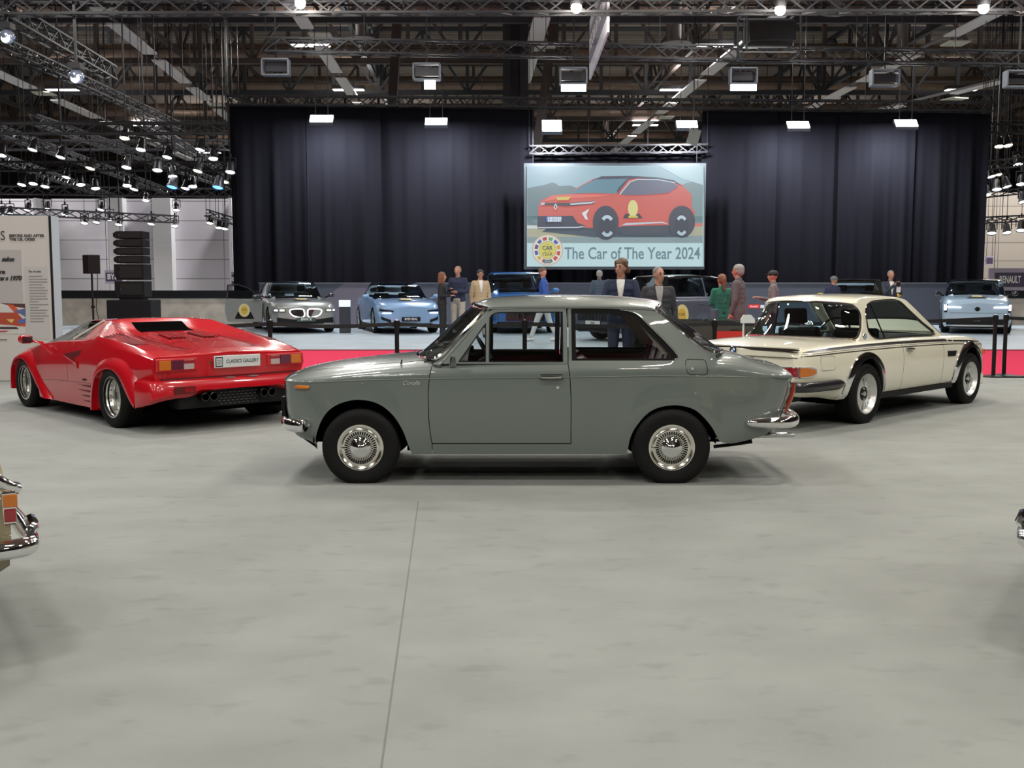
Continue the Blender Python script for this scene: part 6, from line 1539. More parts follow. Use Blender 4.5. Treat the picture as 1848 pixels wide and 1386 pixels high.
# glossy black counter behind the grey car's rear window
r = empty('black_counter', ((1245 - 924) / FPX * 16.3, 16.3, 0), .05, 'long low glossy black counter behind the grey car rear window', 'counter')
MB().box((0, 0, .43), (1.9, .55, .86)).build('counter_body', GLOSSBLACK, r, smooth=0, bevel=.02); MB().box((0, 0, .885), (2.0, .62, .05)).build('counter_top', GLOSSBLACK, r, smooth=0, bevel=.01); MB().box((.55, -.285, .50), (.42, .012, .5)).build('red_reflection', mat('sticker_red', (.55, .02, .015), .4), r, smooth=0)  # the red piece is a reflection in the gloss, painted as a flat panel
p = on_y(1349, 576, 13.6); r = empty('hexagon_sign', (p.x, 13.6, 0), 0, 'small white hexagonal plate on a slim stand left of the ivory car', 'sign')
hx = [(-.085, 0), (-.05, .055), (.04, .055), (.09, .0), (.09, -.05), (-.085, -.05)]; MB().prism([(x, z + p.z) for x, z in hx], -.02, .02).build('plate', mat('hex_white', (.62, .66, .66), .5), r, smooth=0); MB().cyl((-.05, 0, .02), (-.05, 0, p.z - .04), .012, 8).build('stand', mat('hex_white', (.62, .66, .66), .5), r); MB().lathe([(0, 0), (.12, 0), (.12, .02), (0, .025)], 20, M=Matrix.Translation((-.05, 0, 0)) @ Matrix.Rotation(PI / 2, 4, 'X')).build('foot', mat('hex_white', (.62, .66, .66), .5), r)
# ================================================================ FURTHER CARS
def plan_line(S, z, xe, ye, bulge, sgn, depth=.9):
    """plan outline at height z from the middle of the end face round the corner and along the flank"""
    P = [(xe + sgn * bulge * (1 - (ye * k / 8 / ye) ** 2), ye * k / 8) for k in range(9)]
    for k in range(1, 16):
        x = xe - sgn * depth * k / 15; t = S.tz(x, z, 0, 4); P.append((x, S.pt(x, t)[1]))
    # even spacing
    return P
def sub(P, a, b, n=14):
    """piece of a plan polyline between arc positions a and b in metres"""
    L = [0]
    for p, q in zip(P, P[1:]): L.append(L[-1] + math.hypot(q[0] - p[0], q[1] - p[1]))
    fx, fy = lerpf(list(zip(L, [p[0] for p in P]))), lerpf(list(zip(L, [p[1] for p in P])))
    return [(fx(a + (b - a) * k / n), fy(a + (b - a) * k / n)) for k in range(n + 1)]
def modern_car(label, nose_px, depth, ang, W, H, L, wb, fo, belt, hood, paint, roofm=None, glassm=None, tail='hatch', rim='alloy', wr=.34, clear=.17, flat=.0, cab=(.27, .40, .80, .97), wide=.80, style=None, door_open=False, zf=.02, at=None, name='modern_car', boxy=0.0):
    d = Vector((math.cos(ang), math.sin(ang), 0))
    if at: nose = Vector((at[0], at[1], 0))
    else: nose = Vector(((nose_px - 924) / FPX * depth, depth, 0))
    o = nose - d * (wb + fo); root = empty(name, (o.x, o.y, zf), ang, label, 'car')
    w = W / 2; xn, xt = wb + fo, wb + fo - L; roofm = roofm or paint; glassm = glassm or DTINT
    X = lambda f: xn - f * L          # fraction from the nose
    cw, rf, rr, rb = X(cab[0]), X(cab[1]), X(cab[2]), X(cab[3])
    def sec(wf, z0, zb_, zt, cabin=None, wt=.92):
        b = [(w * wf * .93, z0), (w * wf * .985, z0 + .14), (w * wf, (z0 + zb_) / 2 + .06), (w * wf * .985, zb_ - .10), (w * wf * wt, zb_)]
        if cabin: ci, rw, rz = cabin; b += [(w * ci, zb_ + .03), (w * rw, rz - .07), (w * rw * .80, rz - .012), (0, rz)]
        else: b += [(w * wf * .84, zb_ + (zt - zb_) * .55), (w * wf * .66, zb_ + (zt - zb_) * .85), (w * wf * .4, zt), (0, zt + .012)]
        return b
    hb = hood; st = []
    st.append((xt, sec(.78 + boxy * .1, clear + .18, belt - .16, belt - .12) if tail != 'hatch' else sec(.80 + boxy * .1, clear + .18, belt - .10, belt - .04)))
    st.append((xt + .10, sec(.90, clear + .10, belt - .08, belt - .04) if tail != 'hatch' else sec(.92, clear + .10, belt - .05, belt + .02)))
    if tail == 'hatch':
        st.append((xt + .14, sec(.93, clear + .08, belt - .02, 0, (.80, .62 + boxy * .1, belt + .14)))); st.append((rr - .0, sec(.98, clear + .03, belt, 0, (.86, .70 + boxy * .06, H - .07))))
    else:
        st.append((rb, sec(.95, clear + .05, belt - .02, belt + .03))); st.append((rr, sec(.98, clear + .03, belt, 0, (.86, .66, H - .07))))
    st.append(((rr + rf) / 2, sec(1, clear, belt, 0, (.88, .70 + boxy * .08, H)))); st.append((rf, sec(1, clear, belt, 0, (.88, .69 + boxy * .08, H - .035))))
    st.append((cw, sec(.99, clear, hb - .03, hb + .045))); st.append((xn - .62, sec(.985, clear, hb - .07, hb - .0))); st.append((xn - .25, sec(.94 + boxy * .03, clear, hb - .12, hb - .05)))
    st.append((xn - .09, sec(.86 + boxy * .07, clear + .01, hb - .16, hb - .09))); st.append((xn, sec(wide, clear + .03, hb - .21, hb - .15)))
    S = Shell(sorted(st, key=lambda q: q[0])); S.tension = .4
    ar = wr + .045; arches = [(0, wr, ar), (wb, wr, ar)]
    bx = (rr + rf) / 2 - .12
    xs = xsamples(xt, xn, .11, arches, [cw, rf, rr, bx, bx - .05, rf + .05, rr + .04])
    def part(x, t, y, z, sd):
        f = 0
        if 5 < t < 6 and rr + .04 < x < cw - .12:
            top = S.pt(x, 6.0)[2]
            if bx - .05 < x < bx: return 'roof_panel' if False else 'bodywork'
            return 'side_window#%d%d' % (sd, x > bx)
        if t > 6 and rf + .05 < x < cw: return 'windscreen'
        if t > 5 and cw - .12 <= x < cw: return 'windscreen' if t > 6 else 'bodywork'
        if t > 6 and ((tail == 'hatch' and xt + .14 < x < rr - .05) or (tail != 'hatch' and rb < x < rr)): return 'rear_window'
        if t > 6 and rr - .05 <= x <= rf + .05: return 'roof_panel'
        if t > 5 and rr - .05 <= x <= rf + .05 and t > 5.9: return 'roof_panel'
        return 'bodywork'
    S.build(root, {'bodywork': paint, 'roof_panel': roofm, 'side_window': glassm, 'windscreen': glassm, 'rear_window': glassm}, part, xs, 3, arches, 3.0, smooth=40)
    e = [S.pt(xn, i / 3)[1:] for i in range(25)]; mb = MB(); cap_end(mb, e, xn, .07, 10, 1); mb.build('front_fascia', paint, root, smooth=50)
    e2 = [S.pt(xt, i / 3)[1:] for i in range(25)]; mb = MB(); cap_end(mb, e2, xt, .04, 8, -1); mb.build('tail_fascia', paint, root, smooth=50)
    mb = MB(); mb.box(((xn + xt) / 2, 0, clear + .10), (L * .72, W * .86, .16)); mb.build('underbody', DARK, root, smooth=0)
    wheel_wells(root, [(0, wr, ar, w * .93, .4), (wb, wr, ar, w * .93, .4)])
    for y in (-.37, .37):
        mb = MB(); seat(mb, (rf + bx) / 2 - .1, y, .62 + (H - 1.5) * .4, .46, .46); mb.build('front_seat', mat('seat_grey_green', (.10, .13, .12), .6), root, smooth=0, bevel=.04)
    zz = {k: (lambda k=k: k)() for k in ()}
    F = lambda z: plan_line(S, z, xn, S.pt(xn, 2)[1], .07, 1)
    def fb(nm, z0, z1, a, b, m, off=.012, thick=.03, both=True, n=10):
        P = sub(F((z0 if not callable(z0) else z0(0)) + .02), a, b, n); 
        for sd in ((1, -1) if both else (1,)):
            band(MB_ := MB(), [(x, sd * y) for x, y in P], z0, z1, off, thick); MB_.build(nm, m, root, smooth=40)
    def centre_band(nm, z0, z1, a, m, off=.012, thick=.03, par=None):
        P = sub(F(min(z0, z1) + .02 if not callable(z0) else .5), 0, a, 8); Q = [(x, -y) for x, y in P[::-1]] + P[1:]; mb = MB(); band(mb, Q, z0, z1, off, thick); return mb.build(nm, m, par or root, smooth=40)
    for sd in (1, -1):
        mb = MB(); mb.ball((cw - .22, sd * (w + .10), belt + .09), (.06, .10, .062), 12, 8); mb.bar((cw - .20, sd * w * .9, belt + .03), (cw - .22, sd * (w + .05), belt + .07), .04); mb.build('door_mirror', roofm if style in ('saloon_grey', 'compact_pale') else paint, root, smooth=50)
        t_ = S.tz(.55, belt - .17, 0, 4); 
        for hx in (bx + .25, bx - .65):
            p = S.pt(hx, S.tz(hx, belt - .15, 0, 4)); mb = MB(); mb.box((hx, sd * (p[1] + .006), p[2]), (.18, .02, .03)); mb.build('door_handle', paint, root, smooth=0, bevel=.005)
        mb = MB()
        for gx in (cw - .25, bx - .02, bx - .90): mb.tube([(gx, sd * (S.pt(gx, S.tz(gx, z, 0, 4))[1] + .001), z) for z in (clear + .12, clear + .3, (clear + belt) / 2, belt - .05)], .004, 4)
        mb.build('door_gap', BLACK, root, smooth=0)
        mb = MB(); P = [(x, sd * (S.pt(x, 0)[1] + .004), clear + .05) for x in [ar + .04 + (wb - 2 * ar - .08) * k / 8 for k in range(9)]]; mb.tube(P, .05, 6); mb.build('sill', BLACK, root)
    put_wheels(root, [(0, w - .01, wr, wr, .23, wr * .72, rim), (wb, w - .01, wr, wr, .23, wr * .72, rim), (0, -w + .01, wr, wr, .23, wr * .72, rim), (wb, -w + .01, wr, wr, .23, wr * .72, rim)])
    return root, S, fb, centre_band, (xn, w, cw, rf, bx)
LITW = mat('car_lamp_on', (.9, .9, .9), .3, emit=(.95, .97, 1), estr=5); LITY = mat('car_lamp_warm', (.9, .9, .8), .3, emit=(1, .9, .6), estr=5)
def paint(n, c, r=.3, metal=0.0): return mat('paint_' + n, c, r, metal, coat=1)
def seal(par, M, r=.18, foot=True):
    mb = MB(); mb.add([M @ Vector(p) for p in [(-.30, -.25, .002), (.30, -.25, .002), (.20, -.05, .002), (-.20, -.05, .002)]], [(0, 1, 2, 3)])
    if foot: mb.build('sticker_foot', BLACK, par, smooth=0)
    def ov(n, rx, ry, z, m): MB().add([M @ Vector((rx * math.cos(a), ry * math.sin(a), z)) for a in [2 * PI * k / 24 for k in range(24)]], [tuple(range(24))]).build(n, m, par, smooth=0)
    ov('award_sticker', r, r * 1.15, .004, mat('sticker_cream', (.62, .52, .25), .4)); ov('sticker_core', r * .6, r * .72, .006, mat('sticker_gold', (.55, .36, .06), .4))
    t = text_mb('CAR', r * .45, .001); t.v = [(x, y + r * .1, z) for x, y, z in t.v]; t.build('sticker_lettering', mat('ink_dark', (.03, .035, .04), .5), par, M=M @ Matrix.Translation((0, 0, .008)), smooth=0, recalc=False)
def plate(root, s, x, z, w, h, m, tm, size):
    pl = MB().box((x, 0, z), (.02, w, h)).build('number_plate', m, root, smooth=0); text_mb(s, size, .002).build('plate_lettering', tm, pl, M=place((x + .012, 0, z), (0, 1, 0), (0, 0, 1)), smooth=0, recalc=False)
WHT = mat('letter_white', (.95, .95, .95), .5)
def hood_sticker(root, S, x, r=.17):
    z = S.pt(x, 8)[2]; z2 = S.pt(x + .25, 8)[2]; M = place((x + .1, 0, (z + z2) / 2 + .02), (0, 1, 0), Vector((-.25, 0, z - z2)).normalized()); seal(root, M, r)
# 1 grey saloon, door open
root, S, fb, cb, (xn, w, cw, rf, bx) = modern_car('grey modern saloon facing forward with its glowing twin grille, door open at left', 552, 30.6, -PI / 2 + .36, 1.90, 1.50, 5.06, 2.995, .88, .96, .93, paint('grey_saloon', (.25, .27, .26), .3, .2), GLOSSBLACK, None, 'saloon', 'dark', .355, cab=(.27, .42, .74, .90), style='saloon_grey')
for sd in (1, -1):
    P = sub([(xn + .07 * (1 - (y / .7) ** 2), y) for y in [.7 * k / 10 for k in range(11)]], .04, .44, 8)
    loop = [(xn + .075, sd * .05, .60), (xn + .07, sd * .10, .685), (xn + .05, sd * .36, .685), (xn + .035, sd * .45, .64), (xn + .05, sd * .38, .52), (xn + .06, sd * .16, .45), (xn + .075, sd * .06, .49)]
    c = spline(loop, 4, closed=True); mb = MB(); mb.add([(x + .006, y, z) for x, y, z in c], [tuple(range(len(c)))]); mb.build('kidney_grille', GLOSSBLACK, root, smooth=0); MB().tube([(x + .01, y, z) for x, y, z in c], .013, 6, closed=True).build('grille_light', LITW, root)
    fb_ = None
fb('headlamp', .60, .70, .56, .98, mat('lamp_smoke', (.10, .11, .12), .1, coat=1)); fb('lamp_light', .635, .675, .60, .72, LITY, .022); fb('lamp_light', .635, .675, .78, .92, LITW, .022)
fb('air_intake', lambda u: .30, lambda u: .40 + .06 * u, .35, .82, BLACK); cb('lower_grille', .27, .40, .5, BLACK); cb('lower_lip', .195, .225, .95, mat('lip_silver', (.6, .62, .62), .3, .6), .03)
plate(root, 'BMW i5', xn + .10, .40, .52, .12, mat('plate_dark_green', (.05, .08, .07), .4), WHT, .09); hood_sticker(root, S, xn - .75)
M = Matrix.Translation((xn + .02, 0, .755)) @ Matrix.Rotation(-PI / 2, 4, 'Z') @ Matrix.Rotation(-.5, 4, 'X'); roundel(root, M, .045)
# the open door at its right side (our left)
hx, hy = cw - .35, -(w + .0); D = Matrix.Translation((hx, hy, 0)) @ Matrix.Rotation(math.radians(62), 4, 'Z'); dm = paint('grey_saloon', (.25, .27, .26))
mb = MB(); mb.prism([(-1.08, .28), (-.02, .28), (.0, .92), (-1.12, .95), (-1.16, .6)], -.05, .05); dr = mb.build('open_door', dm, root, smooth=0, M=D, bevel=.012)
mb = MB(); mb.tube([(-.02, 0, .93), (-.42, 0, 1.28), (-.75, 0, 1.38), (-1.06, 0, 1.36), (-1.10, 0, .95)], .022, 6); mb.build('door_frame', GLOSSBLACK, dr, M=D); mb = MB(); mb.add([(-.05, 0, .94), (-.42, 0, 1.27), (-.75, 0, 1.37), (-1.05, 0, 1.35), (-1.09, 0, .96)], [(0, 1, 2, 3, 4)]); mb.build('door_glass', DTINT, dr, M=D, smooth=0)
MB().ball((-.16, -.16, 1.02), (.09, .10, .07)).build('door_mirror', GLOSSBLACK, dr, M=D); seal(dr, D @ place((-.55, .056, .62), (-1, 0, 0), (0, 0, 1)), .17); seal(dr, D @ place((-.55, -.056, .62), (1, 0, 0), (0, 0, 1)), .17)
# 2 pale blue saloon
root, S, fb, cb, (xn, w, cw, rf, bx) = modern_car('pale blue modern saloon facing forward beside the long-haired woman', 741, 30.2, -PI / 2 + .28, 1.875, 1.46, 4.80, 2.92, .90, .95, .93, paint('pale_blue', (.22, .37, .60), .3, .15), GLOSSBLACK, None, 'saloon', 'alloy', .345, cab=(.24, .42, .76, .93))
fb('headlamp', lambda u: .62 + .03 * u, lambda u: .66 + .06 * u, .48, .96, GLOSSBLACK); fb('lamp_light', .575, .60, .55, .80, LITW, .02)
fb('corner_vent', lambda u: .32 + .10 * u, lambda u: .40 + .10 * u, .55, .86, BLACK)
for sd in (1, -1):
    P = F_ = None
    mb = MB(); q = [(xn - .00, .60, .50), (xn - .03, .72, .44), (xn - .01, .62, .36)]; mb.tube([(x, sd * y, z) for x, y, z in q], .018, 6); mb.build('boomerang_light', LITW, root)
cb('lower_grille', .22, .30, .62, BLACK); plate(root, 'BYD SEAL', xn + .10, .42, .52, .12, BLACK, WHT, .085); hood_sticker(root, S, xn - .75)
# 3 bright blue tall suv
root, S, fb, cb, (xn, w, cw, rf, bx) = modern_car('tall bright blue SUV with black lower face behind the man in the blue blazer', 948, 30.4, -PI / 2 + .10, 1.95, 1.76, 4.9, 3.0, .86, 1.12, 1.10, paint('vivid_blue', (.008, .13, .42), .3, .1), paint('vivid_blue', (.008, .13, .42)), None, 'hatch', 'dark', .38, clear=.21, cab=(.26, .36, .90, 1.0), wide=.86, boxy=.8)
cb('black_face', .36, .74, .55, GLOSSBLACK); fb('headlamp', .50, .92, .78, .90, mat('lamp_smoke', (.10, .11, .12), .1, coat=1)); fb('lamp_light', .72, .88, .80, .86, LITW, .022); cb('lower_grille', .20, .34, .8, BLACK); fb('bumper_panel', .42, .60, .57, .76, paint('vivid_blue', (.008, .13, .42)), .022)
M = place((xn + .09, 0, .80), (0, 1, 0), (0, 0, 1)); text_mb('KIA', .09, .004, bold=.003).build('front_badge', WHT, root, M=M, smooth=0, recalc=False)
# 4 dark two-tone crossover, three-quarter view
root, S, fb, cb, (xn, w, cw, rf, bx) = modern_car('dark grey crossover with black roof angled to the left behind the two near men', 1075, 26.6, math.atan2(-.60, -.80), 1.89, 1.64, 4.55, 2.73, .90, 1.05, 1.02, paint('slate', (.10, .11, .15), .3, .3), GLOSSBLACK, None, 'hatch', 'alloy', .36, clear=.20, cab=(.27, .42, .84, .985))
GP = mat('grille_fleck', (.22, .24, .28), .25, .8)
cb('grille', .50, .74, .66, BLACK); Pq = sub(plan_line(S, .6, xn, S.pt(xn, 2)[1], .07, 1), 0, .62, 12)
mb = MB()
for i, (x, y) in enumerate(Pq):
    for j in range(6):
        for sd in (1, -1): mb.box((x + .022, sd * y, .52 + j * .038 + (i % 2) * .015), (.006, .012, .022))
mb.build('grille_pattern', GP, root, smooth=0, merge=False); fb('headlamp', .70, .78, .55, .95, LITY, .02); cb('lower_grille', .24, .36, .75, BLACK); plate(root, '3008', xn + .10, .45, .52, .11, mat('plate_white', (.62, .66, .66), .35), mat('ink_dark', (.03, .035, .04), .5), .08)
seal(root, place((1.62, w * 1.0 + .012, .62), (-1, 0, 0), (0, 0, 1)), .24)
# 5 yellow car behind the ivory coupe
root, S, fb, cb, (xn, w, cw, rf, bx) = modern_car('yellow compact car with glossy black roof hidden behind the ivory coupe', 1553, 28.6, -PI / 2 - .25, 1.83, 1.56, 4.36, 2.64, .88, 1.0, .98, paint('yellow', (.62, .42, .03), .3), GLOSSBLACK, None, 'hatch', 'dark', .35, cab=(.26, .40, .86, .99))
cb('grille', .30, .50, .60, BLACK); fb('headlamp', .64, .72, .50, .95, GLOSSBLACK)
# 6 pale blue compact suv at right
root, S, fb, cb, (xn, w, cw, rf, bx) = modern_car('pale blue compact SUV with hammer-shaped lamps facing forward at the far right', 1762, 30.2, -PI / 2 - .36, 1.86, 1.55, 4.23, 2.65, .80, 1.02, 1.03, paint('pale_ice', (.36, .49, .62), .3, .1), GLOSSBLACK, DTINT, 'hatch', 'dark', .36, clear=.19, cab=(.27, .40, .90, 1.0), wide=.90, boxy=1.0, style='compact_pale')
cb('lower_black', .26, .42, .80, BLACK); cb('silver_lip', .22, .245, .62, mat('lip_silver', (.6, .62, .62), .3, .6), .03); cb('chin', .17, .215, .8, BLACK)
fb('headlamp', .60, .84, .78, .90, GLOSSBLACK, .006); fb('lamp_bar', lambda u: .73, lambda u: .755 + .02 * u, .42, .86, LITW, .018); fb('lamp_upright', .66, .82, .80, .875, LITW, .018); cb('crease_line', .585, .592, .70, BLACK, .004)
MB().lathe([(.062, 0), (.062, .012), (.045, .014), (.045, .006), (0, .006)], 20, M=Matrix.Translation((xn + .07, 0, .70)) @ Matrix.Rotation(-PI / 2, 4, 'Z')).build('front_badge', BLACK, root); MB().bar((xn + .088, -.075, .70), (xn + .088, .075, .70), .012, .03).build('badge_bar', BLACK, root, smooth=0)
text_mb('EX30', .07, .003).build('plate_lettering', WHT, root, M=place((xn + .10, 0, .385), (0, 1, 0), (0, 0, 1)), smooth=0, recalc=False); hood_sticker(root, S, xn - .62, .15)
# 7, 8 vintage cars cropped by the picture edges
def edge_car(label, at, ang, pm, lamps=True):
    W_, L_ = 1.50, 3.75; root = empty('vintage_coupe_car', (at[0], at[1], 0), ang, label, 'car'); w = W_ / 2
    def sec(f, z0, zm, zt, zc): return [(w * f * .90, z0), (w * f * .96, z0 + .1), (w * f, (z0 + zm) / 2), (w * f, zm), (w * f * .93, zm + .05), (w * f * .86, zt - .10), (w * f * .74, zt - .03), (w * f * .5, zc - .012), (0, zc)]
    st = [(0, sec(.93, .36, .60, .77, .80)), (.05, sec(.965, .33, .62, .79, .82)), (.25, sec(.985, .28, .66, .86, .90)), (.6, sec(1, .25, .70, 1.02, 1.05)), (1.0, sec(1, .24, .74, 1.22, 1.25)), (1.4, sec(1, .24, .76, 1.28, 1.31)), (1.9, sec(1, .24, .76, 1.27, 1.30)), (2.45, sec(1, .24, .76, .90, .94)), (3.0, sec(.98, .26, .70, .80, .84)), (3.5, sec(.94, .30, .62, .70, .73)), (3.75, sec(.80, .36, .55, .60, .63))]
    S = Shell(st); arches = [(.80, .29, .36), (3.0, .29, .36)]; xs = xsamples(0, 3.75, .09, arches, [2.5, 1.95, 1.95, .12, .95])
    def part(x, t, y, z, sd):
        if t > 5.5 and (1.98 < x < 2.42 or .14 < x < .92): return 'windscreen' if x > 1.9 else 'rear_window'
        if 4.4 < t < 5.5 and .95 < x < 2.2: return 'side_window#%d' % sd
        return 'bodywork'
    S.build(root, {'bodywork': pm, 'windscreen': CLEAR, 'rear_window': DTINT, 'side_window': DTINT}, part, xs, 4, arches, 3.0, smooth=40)
    mb = MB(); cap_end(mb, [S.pt(0, i / 4)[1:] for i in range(33)], 0, .02, 10, -1); mb.build('tail_panel', pm, root, smooth=40); mb = MB(); cap_end(mb, [S.pt(3.75, i / 4)[1:] for i in range(33)], 3.75, .05, 10, 1); mb.build('nose_panel', pm, root, smooth=40)
    
    for sd in (1, -1):
        mb = MB(); mb.tube(spline([(-.03, sd * .655, .672), (.02, sd * .70, .70), (.12, sd * .70, .79), (.30, sd * .67, .90), (.55, sd * .62, 1.03)], 5), .026, 14); mb.build('window_chrome', CHROME, root)
        mb = MB(); mb.box((.004, sd * .675, .605), (.052, .075, .135)); lf = mb.build('lamp_bezel', CHROME, root, smooth=0, bevel=.008)
        MB().box((.0, sd * .683, .634), (.052, .07, .050)).build('indicator_lens', AMBER, lf, smooth=0, bevel=.004); MB().box((.002, sd * .683, .577), (.044, .07, .052)).build('stop_lens', REDLENS, lf, smooth=0, bevel=.004)
        mb = MB(); mb.tube([(-.075, sd * .66, .50), (-.10, sd * .60, .50), (-.11, sd * .45, .50)], [.018, .024, .024], 8); mb.build('over_rider', CHROME, root)
    plan = spline([(.45, .775), (.15, .775), (-.02, .755), (-.07, .68), (-.09, .40), (-.095, 0), (-.09, -.40), (-.07, -.68), (-.02, -.755), (.15, -.775), (.45, -.775)], 4)
    mb = MB(); mb.tube([(x, y, .455) for x, y in plan], .038, 10); mb.build('rear_bumper', CHROME, root, smooth=60)
    MB().box((1.9, 0, .30), (3.2, 1.25, .14)).build('underbody', DARK, root, smooth=0); wheel_wells(root, [(.80, .29, .36, .69, .4), (3.0, .29, .36, .69, .4)])
    put_wheels(root, [(.80, .735, .28, .29, .15, .17, 'classic'), (.80, -.735, .28, .29, .15, .17, 'classic'), (3.0, .735, .28, .29, .15, .17, 'classic'), (3.0, -.735, .28, .29, .15, .17, 'classic')]); return root
a1 = math.radians(213); d1 = Vector((math.cos(a1), math.sin(a1))); l1 = Vector((-d1.y, d1.x)); c1 = Vector(((4 - 924) / FPX * 4.15, 4.15)) - l1 * .70
edge_car('olive-tan vintage car tail with chrome bumper cut off by the left picture edge', c1, a1, paint('olive_tan', (.24, .20, .11), .3))
a2 = math.radians(-33); d2 = Vector((math.cos(a2), math.sin(a2))); l2 = Vector((-d2.y, d2.x)); c2 = Vector(((1902 - 924) / FPX * 4.25, 4.25)) + l2 * .70
edge_car('cream vintage car whose chrome-edged tail just enters at the right picture edge', c2, a2, paint('cream_yellow', (.55, .47, .25), .3))
# ================================================================ PEOPLE
def fuse(name, shapes, m, parent, vox=.016, sm=2):
    """tapered capsules and ellipsoids grown together into one continuous surface"""
    mb = MB()
    for sh in shapes:
        if sh[0] == 'c':
            a, b, ra, rb = Vector(sh[1]), Vector(sh[2]), sh[3], sh[4]; fl = sh[5] if len(sh) > 5 else 1.0; n = 8; d = (b - a); L = d.length; d = d.normalized() if L > 1e-5 else Vector((0, 0, 1)); pts, rs = [], []
            for k in range(4): t = PI / 2 * (1 - k / 4 * .999); pts.append(a - d * ra * math.sin(t)); rs.append(max(.002, ra * math.cos(t)))
            for k in range(5): pts.append(a.lerp(b, k / 4)); rs.append(ra + (rb - ra) * k / 4)
            for k in range(1, 5): t = PI / 2 * k / 4 * .999; pts.append(b + d * rb * math.sin(t)); rs.append(max(.002, rb * math.cos(t)))
            mb.tube(pts, rs, 10, flat=fl)
        else: mb.ball(sh[1], sh[2], 14, 10)
    me = bpy.data.meshes.new('tmp'); me.from_pydata([tuple(v) for v in mb.v], [], mb.f); o = bpy.data.objects.new(name, me); COL.objects.link(o)
    r = o.modifiers.new('r', 'REMESH'); r.mode = 'VOXEL'; r.voxel_size = vox; s = o.modifiers.new('s', 'SMOOTH'); s.iterations = sm; s.factor = .5
    dg = bpy.context.evaluated_depsgraph_get(); dg.update(); ev = o.evaluated_get(dg); nm = bpy.data.meshes.new_from_object(ev); o.modifiers.clear(); o.data = nm; nm.name = name; shade(nm, 60)
    nm.materials.clear(); nm.materials.append(m); o.parent = parent; return o
SKIN = mat('skin', (.40, .20, .135), .5)
def cloth(n, c): return mat('cloth_' + n, c, .85, noise=(25, .10))
def person(label, loc, face, Ht, top, trou, shoe, hair, arms=None, hairstyle='short', lean=0.0, stride=0.0, coat=0.0, shirt=None, near=False, vox=None, extra=None, skin=SKIN, slim=1.0, crouch=0.0, headturn=0.0):
    """face: direction the body looks, radians in plan; person frame: x forward, y to its left"""
    k = Ht / 1.78; root = empty('person', loc, face, label, 'person'); V = lambda x, y, z: Vector((x * k, y * k * (slim if z > .5 else 1), z * k)); vox = vox or (.011 if near else .017)
    cr = crouch; hipz = .93 - cr
    lean_x = lambda z: lean * max(0, z - hipz)
    T_ = lambda x, y, z: V(x + lean_x(z - 0) , y, z)
    up = lambda x, y, z: V(x + lean * (z - .93), y, z - cr)
    kn = []; feet = []
    for s_, ph in ((1, 1), (-1, -1)):
        fx = stride * ph; hip = V(0, s_ * .095, hipz - .02); foot = V(fx, s_ * .105, .075); knee = V(fx * .45 + .03 + cr * .7, s_ * .105, .50 - cr * .35); kn.append((hip, knee, foot)); feet.append(foot)
    sh = {1: up(0, .180, 1.44), -1: up(0, -.180, 1.44)}
    A = arms or {}
    def arm(s_):
        a = A.get(s_, 'down')
        if a == 'down': e, h = up(-.02, s_ * .25, 1.14), up(.06, s_ * .25, .90)
        elif a == 'fold': e, h = up(.02, s_ * .25, 1.15), up(.24, s_ * .05, 1.16)
        elif a == 'front': e, h = up(.04, s_ * .24, 1.16), up(.28, s_ * .10, 1.22)
        elif a == 'phone': e, h = up(.14, s_ * .21, 1.20), up(.36, s_ * .05, 1.42)
        elif a == 'lean': e, h = up(.10, s_ * .27, 1.16), up(.34, s_ * .08, 1.10)
        elif a == 'pocket': e, h = up(-.08, s_ * .29, 1.16), up(.03, s_ * .19, .95)
        elif a == 'swing': e, h = up(-.08, s_ * .25, 1.16), up(.10, s_ * .24, .98)
        else: e, h = up(*a[0]), up(*a[1])
        return e, h
    sk = []
    hz = 1.652; HC = up(.015, 0, hz)
    hc, hs = math.cos(headturn), math.sin(headturn)
    Hd = lambda x, y, z: HC + Vector((x * hc - y * hs, x * hs + y * hc, z)) * k
    body = [('c', up(0, 0, 1.45), up(.01, 0, 1.56), .062 * k, .055 * k), ('e', Hd(0, 0, .02), (.094 * k, .076 * k, .098 * k)), ('c', Hd(.035, 0, -.03), Hd(.045, 0, -.075), .060 * k, .038 * k), ('c', Hd(.092, 0, .015), Hd(.108, 0, -.018), .010 * k, .014 * k), ('c', Hd(.082, -.022, -.052), Hd(.082, .022, -.052), .010 * k, .010 * k), ('c', Hd(.080, -.030, .030), Hd(.080, .030, .030), .012 * k, .012 * k), ('e', Hd(.0, .080, .0), (.018 * k, .012 * k, .030 * k)), ('e', Hd(.0, -.080, .0), (.018 * k, .012 * k, .030 * k)),
            ('c', up(0, 0, 1.36), up(0, 0, 1.0), .085 * k, .075 * k, 1.0), ('c', up(0, .14, 1.41), up(0, -.14, 1.41), .040 * k, .040 * k)]
    for s_ in (1, -1):
        e, h = arm(s_); d = (h - e).normalized(); body += [('c', sh[s_], e, .036 * k, .032 * k), ('c', e, h, .030 * k, .025 * k), ('c', h, h + d * .07 * k, .030 * k, .028 * k, .7)]
        side = Vector((0, 0, 1)).cross(d).normalized() if abs(d.z) < .9 else Vector((1, 0, 0)); per = d.cross(side)
        fl = .011 * k
        for q, (off, ln) in enumerate(((-1.4, .062), (-.48, .075), (.48, .07), (1.4, .055))):
            b0 = h + d * .085 * k + side * off * .016 * k; m0 = b0 + d * ln * .5 * k + per * .006 * k * (-1 if per.z > 0 else 1); body += [('c', b0, m0, fl, fl * .95), ('c', m0, m0 + (d * .8 - Vector((0, 0, .5))).normalized() * ln * .5 * k, fl * .95, fl * .8)]
        th = h + d * .03 * k - side * .026 * k * s_; body.append(('c', th, th + (d * .7 - side * .6 * s_).normalized() * .055 * k, .013 * k, .010 * k))
